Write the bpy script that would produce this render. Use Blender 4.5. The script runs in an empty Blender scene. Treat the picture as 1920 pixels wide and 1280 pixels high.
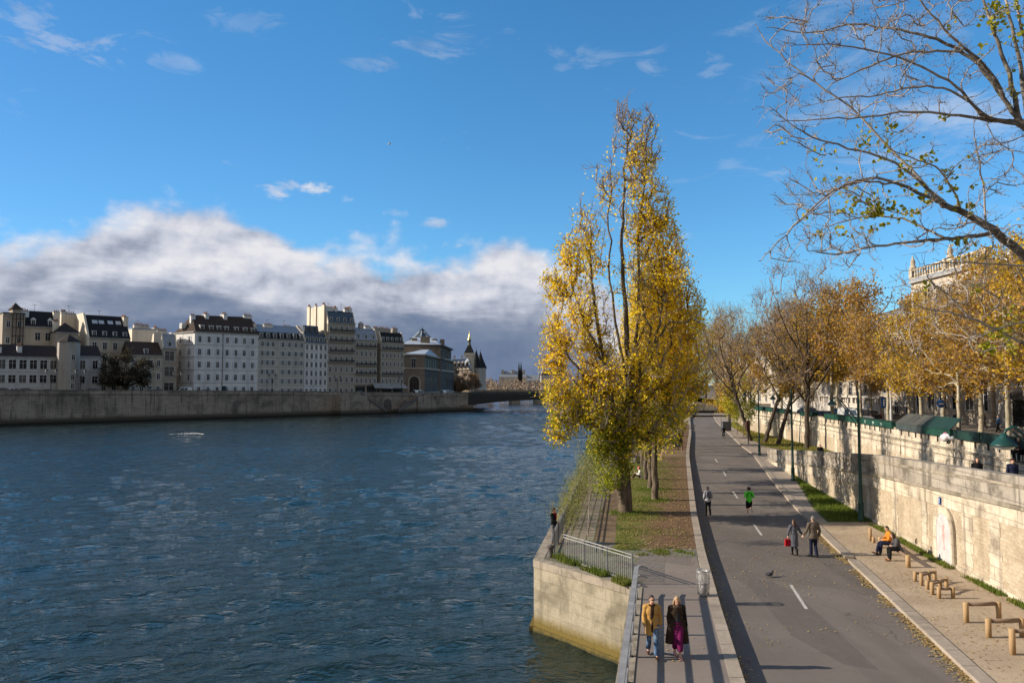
import bpy, math, random
import numpy as np
from mathutils import Vector, Matrix
R = math.radians
rnd = random.Random(7)
S = bpy.context.scene
COL = S.collection
# camera model of the photograph: focal length in photo pixels, horizon row, eye height above the road
F, YH, H = 1400.0, 722.0, 7.9
PIT = math.atan((YH - 640) / F)
CP, SP = math.cos(PIT), math.sin(PIT)
PLAT, WATER = 0.28, -2.7

def ray(px, py):
    a, b = (px - 960) / F, (640 - py) / F
    return Vector((a, CP - SP * b, SP + CP * b))
def G(px, py, z=0.0):
    r = ray(px, py); t = (z - H) / r.z
    return Vector((r.x * t, r.y * t, z))
def A(px, py, d):
    r = ray(px, py); t = d / r.y
    return Vector((r.x * t, d, H + r.z * t))
def Zat(py, d):
    return A(960, py, d).z

# ---------------------------------------------------------------- materials
def node(nt, typ, ins=None, **props):
    n = nt.nodes.new(typ)
    for k, v in props.items():
        setattr(n, k, v)
    for k, v in (ins or {}).items():
        s = n.inputs[k]
        if isinstance(v, bpy.types.NodeSocket):
            nt.links.new(v, s)
        else:
            if isinstance(v, tuple) and len(v) == 3 and s.type == 'RGBA':
                v = (*v, 1)
            s.default_value = v
    return n
def newmat(name):
    m = bpy.data.materials.new(name); m.use_nodes = True
    nt = m.node_tree
    for n in list(nt.nodes):
        if n.type == 'BSDF_PRINCIPLED': b = n
    return m, nt, b
def mixc(nt, fac, a, b, mode='MIX'):
    n = nt.nodes.new('ShaderNodeMix'); n.data_type = 'RGBA'; n.blend_type = mode
    for idx, v in ((0, fac), (6, a), (7, b)):
        s = n.inputs[idx]
        if isinstance(v, bpy.types.NodeSocket): nt.links.new(v, s)
        else:
            if isinstance(v, tuple) and len(v) == 3: v = (*v, 1)
            s.default_value = v
    return n.outputs[2]
def maprange(nt, v, a, b, c=0.0, d=1.0, smooth=True):
    n = node(nt, 'ShaderNodeMapRange', {0: v, 1: a, 2: b, 3: c, 4: d})
    n.interpolation_type = 'SMOOTHSTEP' if smooth else 'LINEAR'
    return n.outputs[0]
def math_(nt, op, a, b=0.0, c=None):
    n = nt.nodes.new('ShaderNodeMath'); n.operation = op
    for i, v in enumerate((a, b, c)):
        if v is None: continue
        if isinstance(v, bpy.types.NodeSocket): nt.links.new(v, n.inputs[i])
        else: n.inputs[i].default_value = v
    return n.outputs[0]
def noise(nt, vec, scale, detail=5, rough=.55, dist=0):
    return node(nt, 'ShaderNodeTexNoise', {'Vector': vec, 'Scale': scale, 'Detail': detail, 'Roughness': rough, 'Distortion': dist}).outputs[0]
def objco(nt, sc=None, kind='Object'):
    c = node(nt, 'ShaderNodeTexCoord').outputs[kind]
    if sc:
        c = node(nt, 'ShaderNodeMapping', {0: c, 3: sc}).outputs[0]
    return c
_MC = {}
def M(name, c, c2=None, scale=2.0, rough=.8, bump=0., bscale=None, spec=.3, metal=0., sc=None, speck=None, speckscale=40, fac=(.35, .65), coat=0.):
    """plain procedural: two colours broken up by noise, fine bump, optional specks"""
    if name in _MC: return _MC[name]
    m, nt, b = newmat(name)
    co = objco(nt, sc)
    if c2 is None: c2 = tuple(x * .72 for x in c)
    n1 = noise(nt, co, scale, 6, .6)
    col = mixc(nt, maprange(nt, n1, *fac), c, c2)
    if speck:
        n2 = noise(nt, co, speckscale, 2, .5)
        col = mixc(nt, maprange(nt, n2, .58, .72), col, speck)
    nt.links.new(col, b.inputs['Base Color'])
    b.inputs['Roughness'].default_value = rough
    b.inputs['Metallic'].default_value = metal
    b.inputs['Specular IOR Level'].default_value = spec
    if coat: b.inputs['Coat Weight'].default_value = coat
    if bump:
        n3 = noise(nt, co, bscale or scale * 6, 5, .6)
        bp = node(nt, 'ShaderNodeBump', {'Strength': .8, 'Distance': bump, 'Height': n3})
        nt.links.new(bp.outputs[0], b.inputs['Normal'])
    _MC[name] = m
    return m
def stone(name, c1, c2, mortar, bw, bh, ms=.012, stain=(.08, .07, .06), stain_amt=.5, sscale=.5, rough=.9, streak=True, bump=.02, grime=None, offset=.5, squash=1.0):
    """coursed stone from the metre-true UVs, with block-to-block colour, stains and run-down streaks"""
    if name in _MC: return _MC[name]
    m, nt, b = newmat(name)
    uv = objco(nt, kind='UV')
    ob = objco(nt)
    wob = node(nt, 'ShaderNodeVectorMath', {0: noise(nt, ob, 1.3, 2), 1: (.0, .0, .0)}, operation='ADD')
    wv = node(nt, 'ShaderNodeTexNoise', {'Vector': ob, 'Scale': 1.7, 'Detail': 3}).outputs['Color']
    wv = node(nt, 'ShaderNodeVectorMath', {0: wv, 'Scale': min(bh * .22, .06)}, operation='SCALE').outputs[0]
    uvw = node(nt, 'ShaderNodeVectorMath', {0: uv, 1: wv}, operation='ADD').outputs[0]
    br = node(nt, 'ShaderNodeTexBrick', {'Vector': uvw, 'Color1': c1, 'Color2': c2, 'Mortar': mortar, 'Scale': 1.0, 'Mortar Size': ms,
                                         'Mortar Smooth': .3, 'Bias': 0., 'Brick Width': bw, 'Row Height': bh}, offset=offset, squash=squash)
    col = br.outputs[0]
    n1 = noise(nt, ob, sscale, 7, .65, .3)
    col = mixc(nt, maprange(nt, n1, .42, .72, 0, stain_amt), col, stain)
    nb = noise(nt, ob, 6., 5, .6)
    col = mixc(nt, maprange(nt, nb, .35, .7, 0, .35), col, tuple(x * .55 for x in c1))
    if streak:
        so = node(nt, 'ShaderNodeMapping', {0: ob, 3: (1.6, 1.6, .12)}).outputs[0]
        n2 = noise(nt, so, 1.0, 5, .6)
        col = mixc(nt, maprange(nt, n2, .5, .72, 0, stain_amt * .9), col, stain)
    if grime:
        z = node(nt, 'ShaderNodeSeparateXYZ', {0: node(nt, 'ShaderNodeNewGeometry').outputs['Position']}).outputs[2]
        zz = math_(nt, 'ADD', z, math_(nt, 'MULTIPLY', nb, .5))
        col = mixc(nt, maprange(nt, zz, grime[0], grime[1], 1, 0), col, grime[2])
        if len(grime) > 3:
            col = mixc(nt, maprange(nt, zz, grime[3], grime[4], 1, 0), col, grime[5])
    nt.links.new(col, b.inputs['Base Color'])
    b.inputs['Roughness'].default_value = rough
    b.inputs['Specular IOR Level'].default_value = .2
    hgt = math_(nt, 'ADD', math_(nt, 'MULTIPLY', br.outputs[1], -1.), math_(nt, 'MULTIPLY', nb, .7))
    bp = node(nt, 'ShaderNodeBump', {'Strength': .9, 'Distance': bump, 'Height': hgt})
    nt.links.new(bp.outputs[0], b.inputs['Normal'])
    _MC[name] = m
    return m
def leafmat(name, cols, trans=.45, rough=.55, clump=.6):
    """leaf colours: random per leaf, drifting from clump to clump"""
    if name in _MC: return _MC[name]
    m, nt, b = newmat(name)
    rp = node(nt, 'ShaderNodeNewGeometry').outputs['Random Per Island']
    n = noise(nt, objco(nt), clump, 3, .5)
    v = math_(nt, 'ADD', math_(nt, 'MULTIPLY', rp, .55), math_(nt, 'MULTIPLY', maprange(nt, n, .3, .7), .45))
    cr = node(nt, 'ShaderNodeValToRGB', {0: v})
    e = cr.color_ramp.elements
    while len(e) < len(cols): e.new(.5)
    for i, c in enumerate(cols):
        e[i].position = i / (len(cols) - 1); e[i].color = (*c, 1)
    nt.links.new(cr.outputs[0], b.inputs['Base Color'])
    b.inputs['Roughness'].default_value = rough
    b.inputs['Specular IOR Level'].default_value = .25
    tr = node(nt, 'ShaderNodeBsdfTranslucent', {'Color': cr.outputs[0]})
    mx = node(nt, 'ShaderNodeMixShader', {0: trans, 1: b.outputs[0], 2: tr.outputs[0]})
    out = [x for x in nt.nodes if x.type == 'OUTPUT_MATERIAL'][0]
    nt.links.new(mx.outputs[0], out.inputs[0])
    _MC[name] = m
    return m
def glass(name, c=(.02, .025, .03), rough=.08):
    return M(name, c, tuple(x * 1.6 for x in c), .6, rough, spec=.45)

# ---------------------------------------------------------------- mesh builder
class MB:
    def __init__(s): s.v, s.f, s.m, s.sm = [], [], [], []
    def add(s, vs, fs, m=0, sm=False):
        k = len(s.v); s.v += [tuple(v) for v in vs]
        for f in fs:
            s.f.append([i + k for i in f]); s.m.append(m); s.sm.append(sm)
        return s
    def box(s, c, d, rz=0., m=0, top=1.0):
        x, y, z = d[0] / 2, d[1] / 2, d[2] / 2
        ca, sa = math.cos(rz), math.sin(rz); vs = []
        for k, t in ((-1, 1.), (1, top)):
            for i, j in ((-1, -1), (1, -1), (1, 1), (-1, 1)):
                a, b = i * x * t, j * y * t
                vs.append((c[0] + a * ca - b * sa, c[1] + a * sa + b * ca, c[2] + k * z))
        return s.add(vs, [(3, 2, 1, 0), (4, 5, 6, 7), (0, 1, 5, 4), (1, 2, 6, 5), (2, 3, 7, 6), (3, 0, 4, 7)], m)
    def bb(s, x0, x1, y0, y1, z0, z1, m=0):
        return s.box(((x0 + x1) / 2, (y0 + y1) / 2, (z0 + z1) / 2), (x1 - x0, y1 - y0, z1 - z0), 0, m)
    def tube(s, pts, r, n=8, m=0, cap=True, sm=True, ell=1.0):
        pts = [Vector(p) for p in pts]
        if not hasattr(r, '__len__'): r = [r] * len(pts)
        vs, fs = [], []
        ref = None
        for i, p in enumerate(pts):
            t = (pts[min(i + 1, len(pts) - 1)] - pts[max(i - 1, 0)])
            t = t.normalized() if t.length > 1e-9 else Vector((0, 0, 1))
            if ref is None:
                ref = Vector((1, 0, 0)) if abs(t.x) < .8 else Vector((0, 1, 0))
            u = (ref - t * ref.dot(t)).normalized(); ref = u; w = t.cross(u)
            for k in range(n):
                a = 2 * math.pi * k / n
                vs.append(p + (u * math.cos(a) + w * math.sin(a) * ell) * r[i])
        for i in range(len(pts) - 1):
            for k in range(n):
                a, b = i * n + k, i * n + (k + 1) % n
                fs.append((a, b, b + n, a + n))
        s.add(vs, fs, m, sm)
        if cap:
            k = len(s.v) - len(vs)
            s.f.append([k + i for i in reversed(range(n))]); s.m.append(m); s.sm.append(False)
            q = k + (len(pts) - 1) * n
            s.f.append([q + i for i in range(n)]); s.m.append(m); s.sm.append(False)
        return s
    def bar(s, a, b, w, h=None, m=0):
        a, b = Vector(a), Vector(b); t = (b - a).normalized(); h = h or w
        u = Vector((0, 0, 1)).cross(t)
        u = Vector((1, 0, 0)) if u.length < 1e-4 else u.normalized()
        v = t.cross(u); vs = []
        for p in (a, b):
            for i, j in ((-1, -1), (1, -1), (1, 1), (-1, 1)): vs.append(p + u * i * w / 2 + v * j * h / 2)
        return s.add(vs, [(3, 2, 1, 0), (4, 5, 6, 7), (0, 1, 5, 4), (1, 2, 6, 5), (2, 3, 7, 6), (3, 0, 4, 7)], m)
    def prism(s, poly, z0, z1, m=0, mt=None, ztop=None):
        n = len(poly); a = 0
        for i in range(n):
            p, q = poly[i], poly[(i + 1) % n]; a += p[0] * q[1] - q[0] * p[1]
        if a < 0: poly = poly[::-1]
        zt = (lambda p: z1) if ztop is None else ztop
        vs = [(p[0], p[1], z0) for p in poly] + [(p[0], p[1], zt(p)) for p in poly]
        s.add(vs, [(i, (i + 1) % n, n + (i + 1) % n, n + i) for i in range(n)], m)
        s.add(vs[n:], [tuple(range(n))], m if mt is None else mt)
        return s.add(vs[:n], [tuple(reversed(range(n)))], m)
    def xprof(s, prof, x0, x1, m=0, cap=True, mcap=None):
        """profile [(y,z)] swept along x"""
        n = len(prof)
        vs = [(x0, y, z) for y, z in prof] + [(x1, y, z) for y, z in prof]
        ar = sum(prof[i][0] * prof[(i + 1) % n][1] - prof[(i + 1) % n][0] * prof[i][1] for i in range(n))
        fs = [(i, (i + 1) % n, n + (i + 1) % n, n + i) for i in range(n)]
        ca, cb = tuple(reversed(range(n))), tuple(range(n, 2 * n))
        if ar < 0: fs = [f[::-1] for f in fs]; ca, cb = ca[::-1], cb[::-1]
        s.add(vs, fs, m)
        if cap: s.add(vs, [ca, cb], m if mcap is None else mcap)
        return s
    def lathe(s, prof, n=16, c=(0, 0, 0), m=0, sm=True):
        vs = [(c[0] + r * math.cos(2 * math.pi * k / n), c[1] + r * math.sin(2 * math.pi * k / n), c[2] + z) for r, z in prof for k in range(n)]
        fs = [(i * n + k, i * n + (k + 1) % n, (i + 1) * n + (k + 1) % n, (i + 1) * n + k) for i in range(len(prof) - 1) for k in range(n)]
        return s.add(vs, fs, m, sm)
    def ell(s, c, r, n=12, m=0, rot=None):
        vs, fs = [], []
        rings = n // 2 + 1
        for i in range(rings):
            a = math.pi * i / (rings - 1)
            for k in range(n):
                b = 2 * math.pi * k / n
                v = Vector((r[0] * math.sin(a) * math.cos(b), r[1] * math.sin(a) * math.sin(b), -r[2] * math.cos(a)))
                if rot: v = rot @ v
                vs.append(Vector(c) + v)
        for i in range(rings - 1):
            for k in range(n):
                fs.append((i * n + k, i * n + (k + 1) % n, (i + 1) * n + (k + 1) % n, (i + 1) * n + k))
        return s.add(vs, fs, m, True)
    def band(s, pts, o0, o1, z0, z1, m=0, cap=True):
        """box section from offset o0 to o1 (left of travel is +) swept along a plan path"""
        n = len(pts)
        z0 = z0 if hasattr(z0, '__len__') else [z0] * n
        z1 = z1 if hasattr(z1, '__len__') else [z1] * n
        vs = []
        for i, p in enumerate(pts):
            a = Vector(pts[max(i - 1, 0)][:2]); b = Vector(pts[min(i + 1, n - 1)][:2])
            t = (b - a).normalized(); nx, ny = -t.y, t.x
            for o, z in ((o0, z0[i]), (o1, z0[i]), (o1, z1[i]), (o0, z1[i])):
                vs.append((p[0] + nx * o, p[1] + ny * o, z))
        fs = []
        for i in range(n - 1):
            for k in range(4):
                a, b = i * 4 + k, i * 4 + (k + 1) % 4
                fs.append((a, b, b + 4, a + 4))
        if o1 < o0: fs = [f[::-1] for f in fs]
        # outward orientation
        fs = [f[::-1] for f in fs]
        s.add(vs, fs, m)
        if cap: s.add(vs, [(0, 1, 2, 3), tuple(4 * (n - 1) + k for k in (3, 2, 1, 0))], m)
        return s
    def build(s, name, mats, parent=None, loc=None, shift=False):
        me = bpy.data.meshes.new(name)
        vs = s.v
        if shift and loc is not None:
            vs = [(v[0] - loc[0], v[1] - loc[1], v[2] - loc[2]) for v in vs]
        me.from_pydata(vs, [], s.f)
        if not isinstance(mats, (list, tuple)): mats = [mats]
        for m in mats: me.materials.append(m)
        me.polygons.foreach_set('material_index', s.m)
        me.polygons.foreach_set('use_smooth', s.sm)
        autouv(me)
        me.update()
        return link(name, me, parent, loc)
def autouv(me):
    nl = len(me.loops)
    if not nl: return
    uvl = me.uv_layers.new(name='UVMap')
    co = np.empty(len(me.vertices) * 3, np.float32); me.vertices.foreach_get('co', co); co = co.reshape(-1, 3)
    li = np.empty(nl, np.int32); me.loops.foreach_get('vertex_index', li)
    no = np.empty(len(me.polygons) * 3, np.float32); me.polygons.foreach_get('normal', no); no = no.reshape(-1, 3)
    lt = np.empty(len(me.polygons), np.int32); me.polygons.foreach_get('loop_total', lt)
    nl_ = np.repeat(no, lt, axis=0); p = co[li]
    flat = np.abs(nl_[:, 2]) > .75
    hx, hy = -nl_[:, 1], nl_[:, 0]
    ln = np.sqrt(hx * hx + hy * hy) + 1e-9
    u = np.where(flat, p[:, 0], (p[:, 0] * hx + p[:, 1] * hy) / ln)
    v = np.where(flat, p[:, 1], p[:, 2])
    uvl.data.foreach_set('uv', np.stack([u, v], 1).astype(np.float32).ravel())
def link(name, me, parent=None, loc=None):
    o = bpy.data.objects.new(name, me); COL.objects.link(o)
    if parent: o.parent = parent
    if loc is not None: o.location = loc
    return o
def tag(o, label, cat, group=None):
    o['label'] = label; o['category'] = cat
    if group: o['group'] = group
    return o
def thing(name, label, cat, loc=(0, 0, 0), rz=0., group=None):
    o = bpy.data.objects.new(name, None); COL.objects.link(o)
    o.empty_display_size = .3
    o.location = loc; o.rotation_euler = (0, 0, rz)
    return tag(o, label, cat, group)
def struct(o, kind='structure'):
    o['kind'] = kind
    return o
CH = {}
def kids(o):
    return [c for c in COL.objects if c.parent == o]
def dup(root, loc, rz=None, label=None, group=None, scale=None, swap=None):
    """a copy of a thing with copies of its parts and sub-parts"""
    def cp(o, par):
        c = o.copy(); COL.objects.link(c); c.parent = par
        if swap and c.type == 'MESH':
            for i, ms in enumerate(c.material_slots):
                if ms.material and ms.material.name in swap:
                    ms.link = 'OBJECT'; ms.material = swap[ms.material.name]
        for ch in CHILD[o]: cp(ch, c)
        return c
    CHILD = {}
    for o in COL.objects: CHILD.setdefault(o, [])
    for o in COL.objects:
        if o.parent: CHILD[o.parent].append(o)
    c = cp(root, None)
    c.location = loc
    if rz is not None: c.rotation_euler = (0, 0, rz)
    if scale: c.scale = (scale,) * 3 if not hasattr(scale, '__len__') else scale
    if label: c['label'] = label
    if group: c['group'] = group
    return c
def npmesh(name, verts, faces_n, mat, parent=None, loc=None, smooth=False, uv=False):
    """verts (n,k,3) -> n polygons of k own vertices each"""
    n, k, _ = verts.shape
    me = bpy.data.meshes.new(name)
    me.vertices.add(n * k); me.vertices.foreach_set('co', verts.astype(np.float32).ravel())
    me.loops.add(n * k); me.loops.foreach_set('vertex_index', np.arange(n * k, dtype=np.int32))
    me.polygons.add(n); me.polygons.foreach_set('loop_start', np.arange(n, dtype=np.int32) * k)
    me.polygons.foreach_set('loop_total', np.full(n, k, np.int32))
    me.materials.append(mat)
    me.update(calc_edges=True)
    return link(name, me, parent, loc)
# ================================================================ camera, sun, sky
EV = 0.55
SUN_EL = R(24.5)
def setup_light():
    cam = bpy.data.cameras.new('camera'); co = bpy.data.objects.new('camera', cam); COL.objects.link(co)
    co.location = (0, 0, H); co.rotation_euler = (R(90) + PIT, 0, 0)
    cam.sensor_width = 36; cam.lens = F / 1920 * 36; cam.clip_end = 12000; cam.clip_start = .5
    S.camera = co
    l = bpy.data.lights.new('sun', 'SUN'); l.energy = 5.0; l.angle = R(.55); l.color = (1., .88, .72)
    lo = bpy.data.objects.new('sun', l); COL.objects.link(lo)
    d = Vector((math.cos(SUN_EL), -.01, -math.sin(SUN_EL)))
    lo.rotation_euler = d.to_track_quat('-Z', 'Y').to_euler()
    lo.location = (-60, 0, 60)
    vs = S.view_settings
    vs.view_transform = 'Standard'; vs.look = 'None'; vs.gamma = 1; vs.exposure = EV; vs.use_curve_mapping = False
    # ---- sky
    w = bpy.data.worlds.new('World'); S.world = w; w.use_nodes = True
    nt = w.node_tree
    bg = [n for n in nt.nodes if n.type == 'BACKGROUND'][0]
    STR = .1
    bg.inputs[1].default_value = STR
    K = 1 / (STR * 2 ** EV)
    sky = nt.nodes.new('ShaderNodeTexSky'); sky.sky_type = 'NISHITA'; sky.sun_disc = False
    sky.sun_elevation = SUN_EL; sky.sun_rotation = R(270); sky.altitude = 60; sky.air_density = 1.0; sky.dust_density = .35; sky.ozone_density = 2.2
    co = node(nt, 'ShaderNodeTexCoord').outputs['Generated']
    sp = node(nt, 'ShaderNodeSeparateXYZ', {0: co})
    az = math_(nt, 'ARCTAN2', sp.outputs[0], sp.outputs[1])
    el = math_(nt, 'ARCSINE', sp.outputs[2])
    def ae(px, py):
        a = (px - 960) / F; b = (YH - py) / F
        return math.atan(a), math.atan(b / math.sqrt(1 + a * a))
    def tri(sc, sx=1., sy=2., off=0.):
        c = node(nt, 'ShaderNodeCombineXYZ', {0: math_(nt, 'MULTIPLY', az, sx), 1: math_(nt, 'MULTIPLY', el, sy), 2: off}).outputs[0]
        return c
    p = tri(1, 1., 1.55)
    n_big = noise(nt, p, 6.5, 8, .52, .1)
    p2 = node(nt, 'ShaderNodeVectorMath', {0: p, 1: (.012, -.034, 0)}, operation='ADD').outputs[0]
    n_off = noise(nt, p2, 6.5, 8, .52, .1)
    pf = tri(1, 1., 1.25, 4.)
    n_f = noise(nt, pf, 21., 5, .5, .2)
    n_fo = noise(nt, node(nt, 'ShaderNodeVectorMath', {0: pf, 1: (.006, -.014, 0)}, operation='ADD').outputs[0], 21., 5, .5, .2)
    n_str = noise(nt, tri(1, 1., 5., 3.), 6., 6, .6, .3)
    # top edge of the cloud bank over azimuth
    fc = nt.nodes.new('ShaderNodeFloatCurve')
    A0, A1, E1 = -1.2, 1.2, .3
    nt.links.new(maprange(nt, az, A0, A1, 0, 1, False), fc.inputs[1])
    cv = fc.mapping.curves[0]
    top = [(-400, 400), (0, 405), (120, 405), (200, 385), (300, 378), (400, 398), (520, 440), (600, 455), (680, 440), (760, 450), (860, 462), (960, 452), (1040, 462), (1110, 480), (1160, 540), (1200, 640), (1300, 735), (2600, 760)]
    pts = [((ae(x, y)[0] - A0) / (A1 - A0), ae(x, y)[1] / E1) for x, y in top]
    cv.points[0].location = (0, pts[0][1]); cv.points[1].location = (1, pts[-1][1])
    for x, y in pts: cv.points.new(x, y)
    fc.mapping.update()
    et = math_(nt, 'MULTIPLY', fc.outputs[0], E1)
    below = math_(nt, 'SUBTRACT', et, el)                      # radians below the top edge
    wob = math_(nt, 'ADD', math_(nt, 'MULTIPLY', math_(nt, 'SUBTRACT', n_big, .5), .21), math_(nt, 'MULTIPLY', math_(nt, 'SUBTRACT', n_f, .5), .06))
    t = math_(nt, 'ADD', below, wob)
    dens = maprange(nt, t, -.008, .032)
    # small separate puffs and wisps
    def puff(px, py, rx, ry, amt, nz, lo=.62, hi=1.25):
        a, e = ae(px, py)
        dx = math_(nt, 'DIVIDE', math_(nt, 'SUBTRACT', az, a), rx / F)
        dy = math_(nt, 'DIVIDE', math_(nt, 'SUBTRACT', el, e), ry / F)
        r2 = math_(nt, 'ADD', math_(nt, 'MULTIPLY', dx, dx), math_(nt, 'MULTIPLY', dy, dy))
        g = math_(nt, 'POWER', 2.718, math_(nt, 'MULTIPLY', r2, -1.))
        if nz is n_ws: amt *= .62
        v = math_(nt, 'ADD', g, math_(nt, 'MULTIPLY', math_(nt, 'SUBTRACT', nz, .5), 2.6 if nz is not n_ws else 4.2))
        return maprange(nt, v, lo, hi, 0, amt)
    n_sm = noise(nt, tri(1, 1., 1.8, 7.), 22., 6, .6, .3)
    n_ws = noise(nt, node(nt, 'ShaderNodeMapping', {0: tri(1, 1., 3.), 2: (0, 0, R(-25))}).outputs[0], 9., 7, .65, .8)
    for a in ((525, 345, 52, 24, .8, n_sm), (585, 352, 50, 20, .85, n_sm), (640, 370, 44, 13, .7, n_sm), (820, 415, 42, 14, .55, n_sm), (860, 462, 40, 18, .7, n_sm), (1285, 445, 36, 16, .4, n_sm),
              (745, 395, 40, 10, .25, n_sm), (60, 60, 170, 32, .55, n_ws), (20, 35, 70, 40, .45, n_ws), (170, 72, 60, 18, .5, n_ws), (310, 105, 60, 18, .3, n_ws), (440, 20, 80, 30, .2, n_ws), (690, 108, 110, 22, .38, n_ws), (830, 35, 120, 60, .36, n_ws),
              (1090, 95, 120, 30, .22, n_ws), (1228, 112, 46, 24, .38, n_ws), (1355, 112, 60, 26, .28, n_ws), (1370, 300, 40, 14, .25, n_ws), (1640, 120, 230, 130, .34, n_ws, .5, 1.6), (1760, 220, 260, 110, .6, n_ws, .5, 1.5), (1560, 30, 160, 60, .3, n_ws, .5, 1.5)):
        dens = math_(nt, 'MAXIMUM', dens, puff(*a))
    back = maprange(nt, math_(nt, 'ADD', math_(nt, 'MULTIPLY', sp.outputs[1], -1.), math_(nt, 'MULTIPLY', math_(nt, 'SUBTRACT', n_str, .5), 1.)), -.25, .35, 0, .85)  # pale cloud veil added behind the camera to whiten light on the facades
    # cloud shading: sunlit billows on top, slate underside
    bill = math_(nt, 'MULTIPLY', math_(nt, 'SUBTRACT', n_big, n_off), 1.5)
    bill = math_(nt, 'ADD', bill, math_(nt, 'MULTIPLY', math_(nt, 'SUBTRACT', n_f, n_fo), .9))
    dep = math_(nt, 'ADD', below, math_(nt, 'MULTIPLY', math_(nt, 'SUBTRACT', n_str, .5), .10))
    pr = node(nt, 'ShaderNodeValToRGB', {0: math_(nt, 'MULTIPLY', dep, 4.)})
    e = pr.color_ramp.elements
    lv = [(0., .80), (.09, .92), (.17, .74), (.23, .64), (.30, .72), (.36, .52), (.43, .24), (.54, .07), (.80, .06), (1., .18)]
    while len(e) < len(lv): e.new(.5)
    for i, (q, c) in enumerate(lv): e[i].position = q; e[i].color = (c, c, c, 1)
    lit = math_(nt, 'ADD', pr.outputs[0], math_(nt, 'MULTIPLY', bill, maprange(nt, dep, .07, .14, 1., .28)))
    cr = node(nt, 'ShaderNodeValToRGB', {0: lit})
    e = cr.color_ramp.elements
    stops = [(0., (.135, .190, .31)), (.22, (.22, .27, .38)), (.45, (.36, .40, .50)), (.7, (.57, .60, .70)), (1., (.80, .80, .84))]
    while len(e) < len(stops): e.new(.5)
    for i, (q, c) in enumerate(stops): e[i].position = q; e[i].color = (*c, 1)
    ccol = mixc(nt, 1., cr.outputs[0], (K, K, K), 'MULTIPLY')
    # the clear sky: deeper away from the horizon, as in the photograph
    tint = node(nt, 'ShaderNodeValToRGB', {0: maprange(nt, el, 0., .55, 0, 1, False)})
    e = tint.color_ramp.elements
    e[0].color = (*TINT0, 1); e[1].color = (*TINT1, 1)
    scol = mixc(nt, 1., sky.outputs[0], tint.outputs[0], 'MULTIPLY')
    scol = mixc(nt, maprange(nt, az, -.75, -.15, 1, 0), scol, mixc(nt, 1., scol, (.82, .80, .84), 'MULTIPLY'))
    fin = mixc(nt, dens, scol, ccol)
    fin = mixc(nt, back, fin, (.44 * K, .43 * K, .42 * K))
    nt.links.new(fin, bg.inputs[0])
TINT0, TINT1 = (.56, .94, 1.20), (.40, 1.0, 1.30)
setup_light()

# ================================================================ plan of the place (x right, y into the picture)
def interp(tab, d): return float(np.interp(d, [t[0] for t in tab], [t[1] for t in tab]))
KLT = [(2, 2.3), (10, 4.1), (18.7, 5.75), (26.3, 7.15), (35, 8.85), (45.7, 11.1), (60, 14.3), (80, 18.8), (88, 20.7), (120, 28.6), (175, 41.5), (230, 57)]
RKT = [(2, 8.7), (10, 10.3), (19.8, 12.2), (29, 14.05), (38.4, 15.95), (50, 18.5), (60, 20.9), (75, 24.7), (86.4, 27.6), (97, 29.6), (125.7, 36.0), (163, 44.3), (230, 61)]
W1T = [(4, 15.4), (10, 16.1), (26.6, 18.2), (33.6, 19.1), (42, 20.5), (60, 23.4), (77.5, 26.4)]
W1Z = [(4, 5.5), (10, 5.25), (26.6, 4.66), (42, 4.02), (60, 2.7), (77.5, 1.3)]
W2T = [(4, 25.4), (20, 27.2), (42.6, 30.2), (50.7, 31.6), (75, 35.9), (92, 38.6), (105, 39.4), (131, 41.2), (165, 49), (230, 66)]
W2Z = [(4, 5.2), (20, 4.6), (50.7, 4.2), (92, 4.0), (230, 3.8)]
KL = lambda d: interp(KLT, d)
RK = lambda d: interp(RKT, d)
W1 = lambda d: interp(W1T, d)
W2 = lambda d: interp(W2T, d)
FL = lambda d: .95 + .152 * (d - 33.1)              # water edge of the lawn quay
NL = lambda d: 4.5 - .2 * (28.7 - d)                 # water edge of the near walk
def drange(a, b, st):
    n = max(1, int(round((b - a) / st)))
    return [a + (b - a) * i / n for i in range(n + 1)]
def sheet(name, left, right, ds, z, mat, kind='structure'):
    """ground sheet between two plan curves"""
    mb = MB(); zf = z if callable(z) else (lambda d: z)
    vs = []
    for d in ds: vs += [(left(d), d, zf(d)), (right(d), d, zf(d))]
    mb.add(vs, [(2 * i, 2 * i + 1, 2 * i + 3, 2 * i + 2) for i in range(len(ds) - 1)])
    o = mb.build(name, mat); o['kind'] = kind
    return o
def patch(name, pts, z, mat, kind='structure'):
    mb = MB(); mb.add([(p[0], p[1], z) for p in pts], [tuple(range(len(pts)))])
    o = mb.build(name, mat)
    if o.data.polygons[0].normal.z < 0: o.data.flip_normals()
    o['kind'] = kind
    return o

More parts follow.
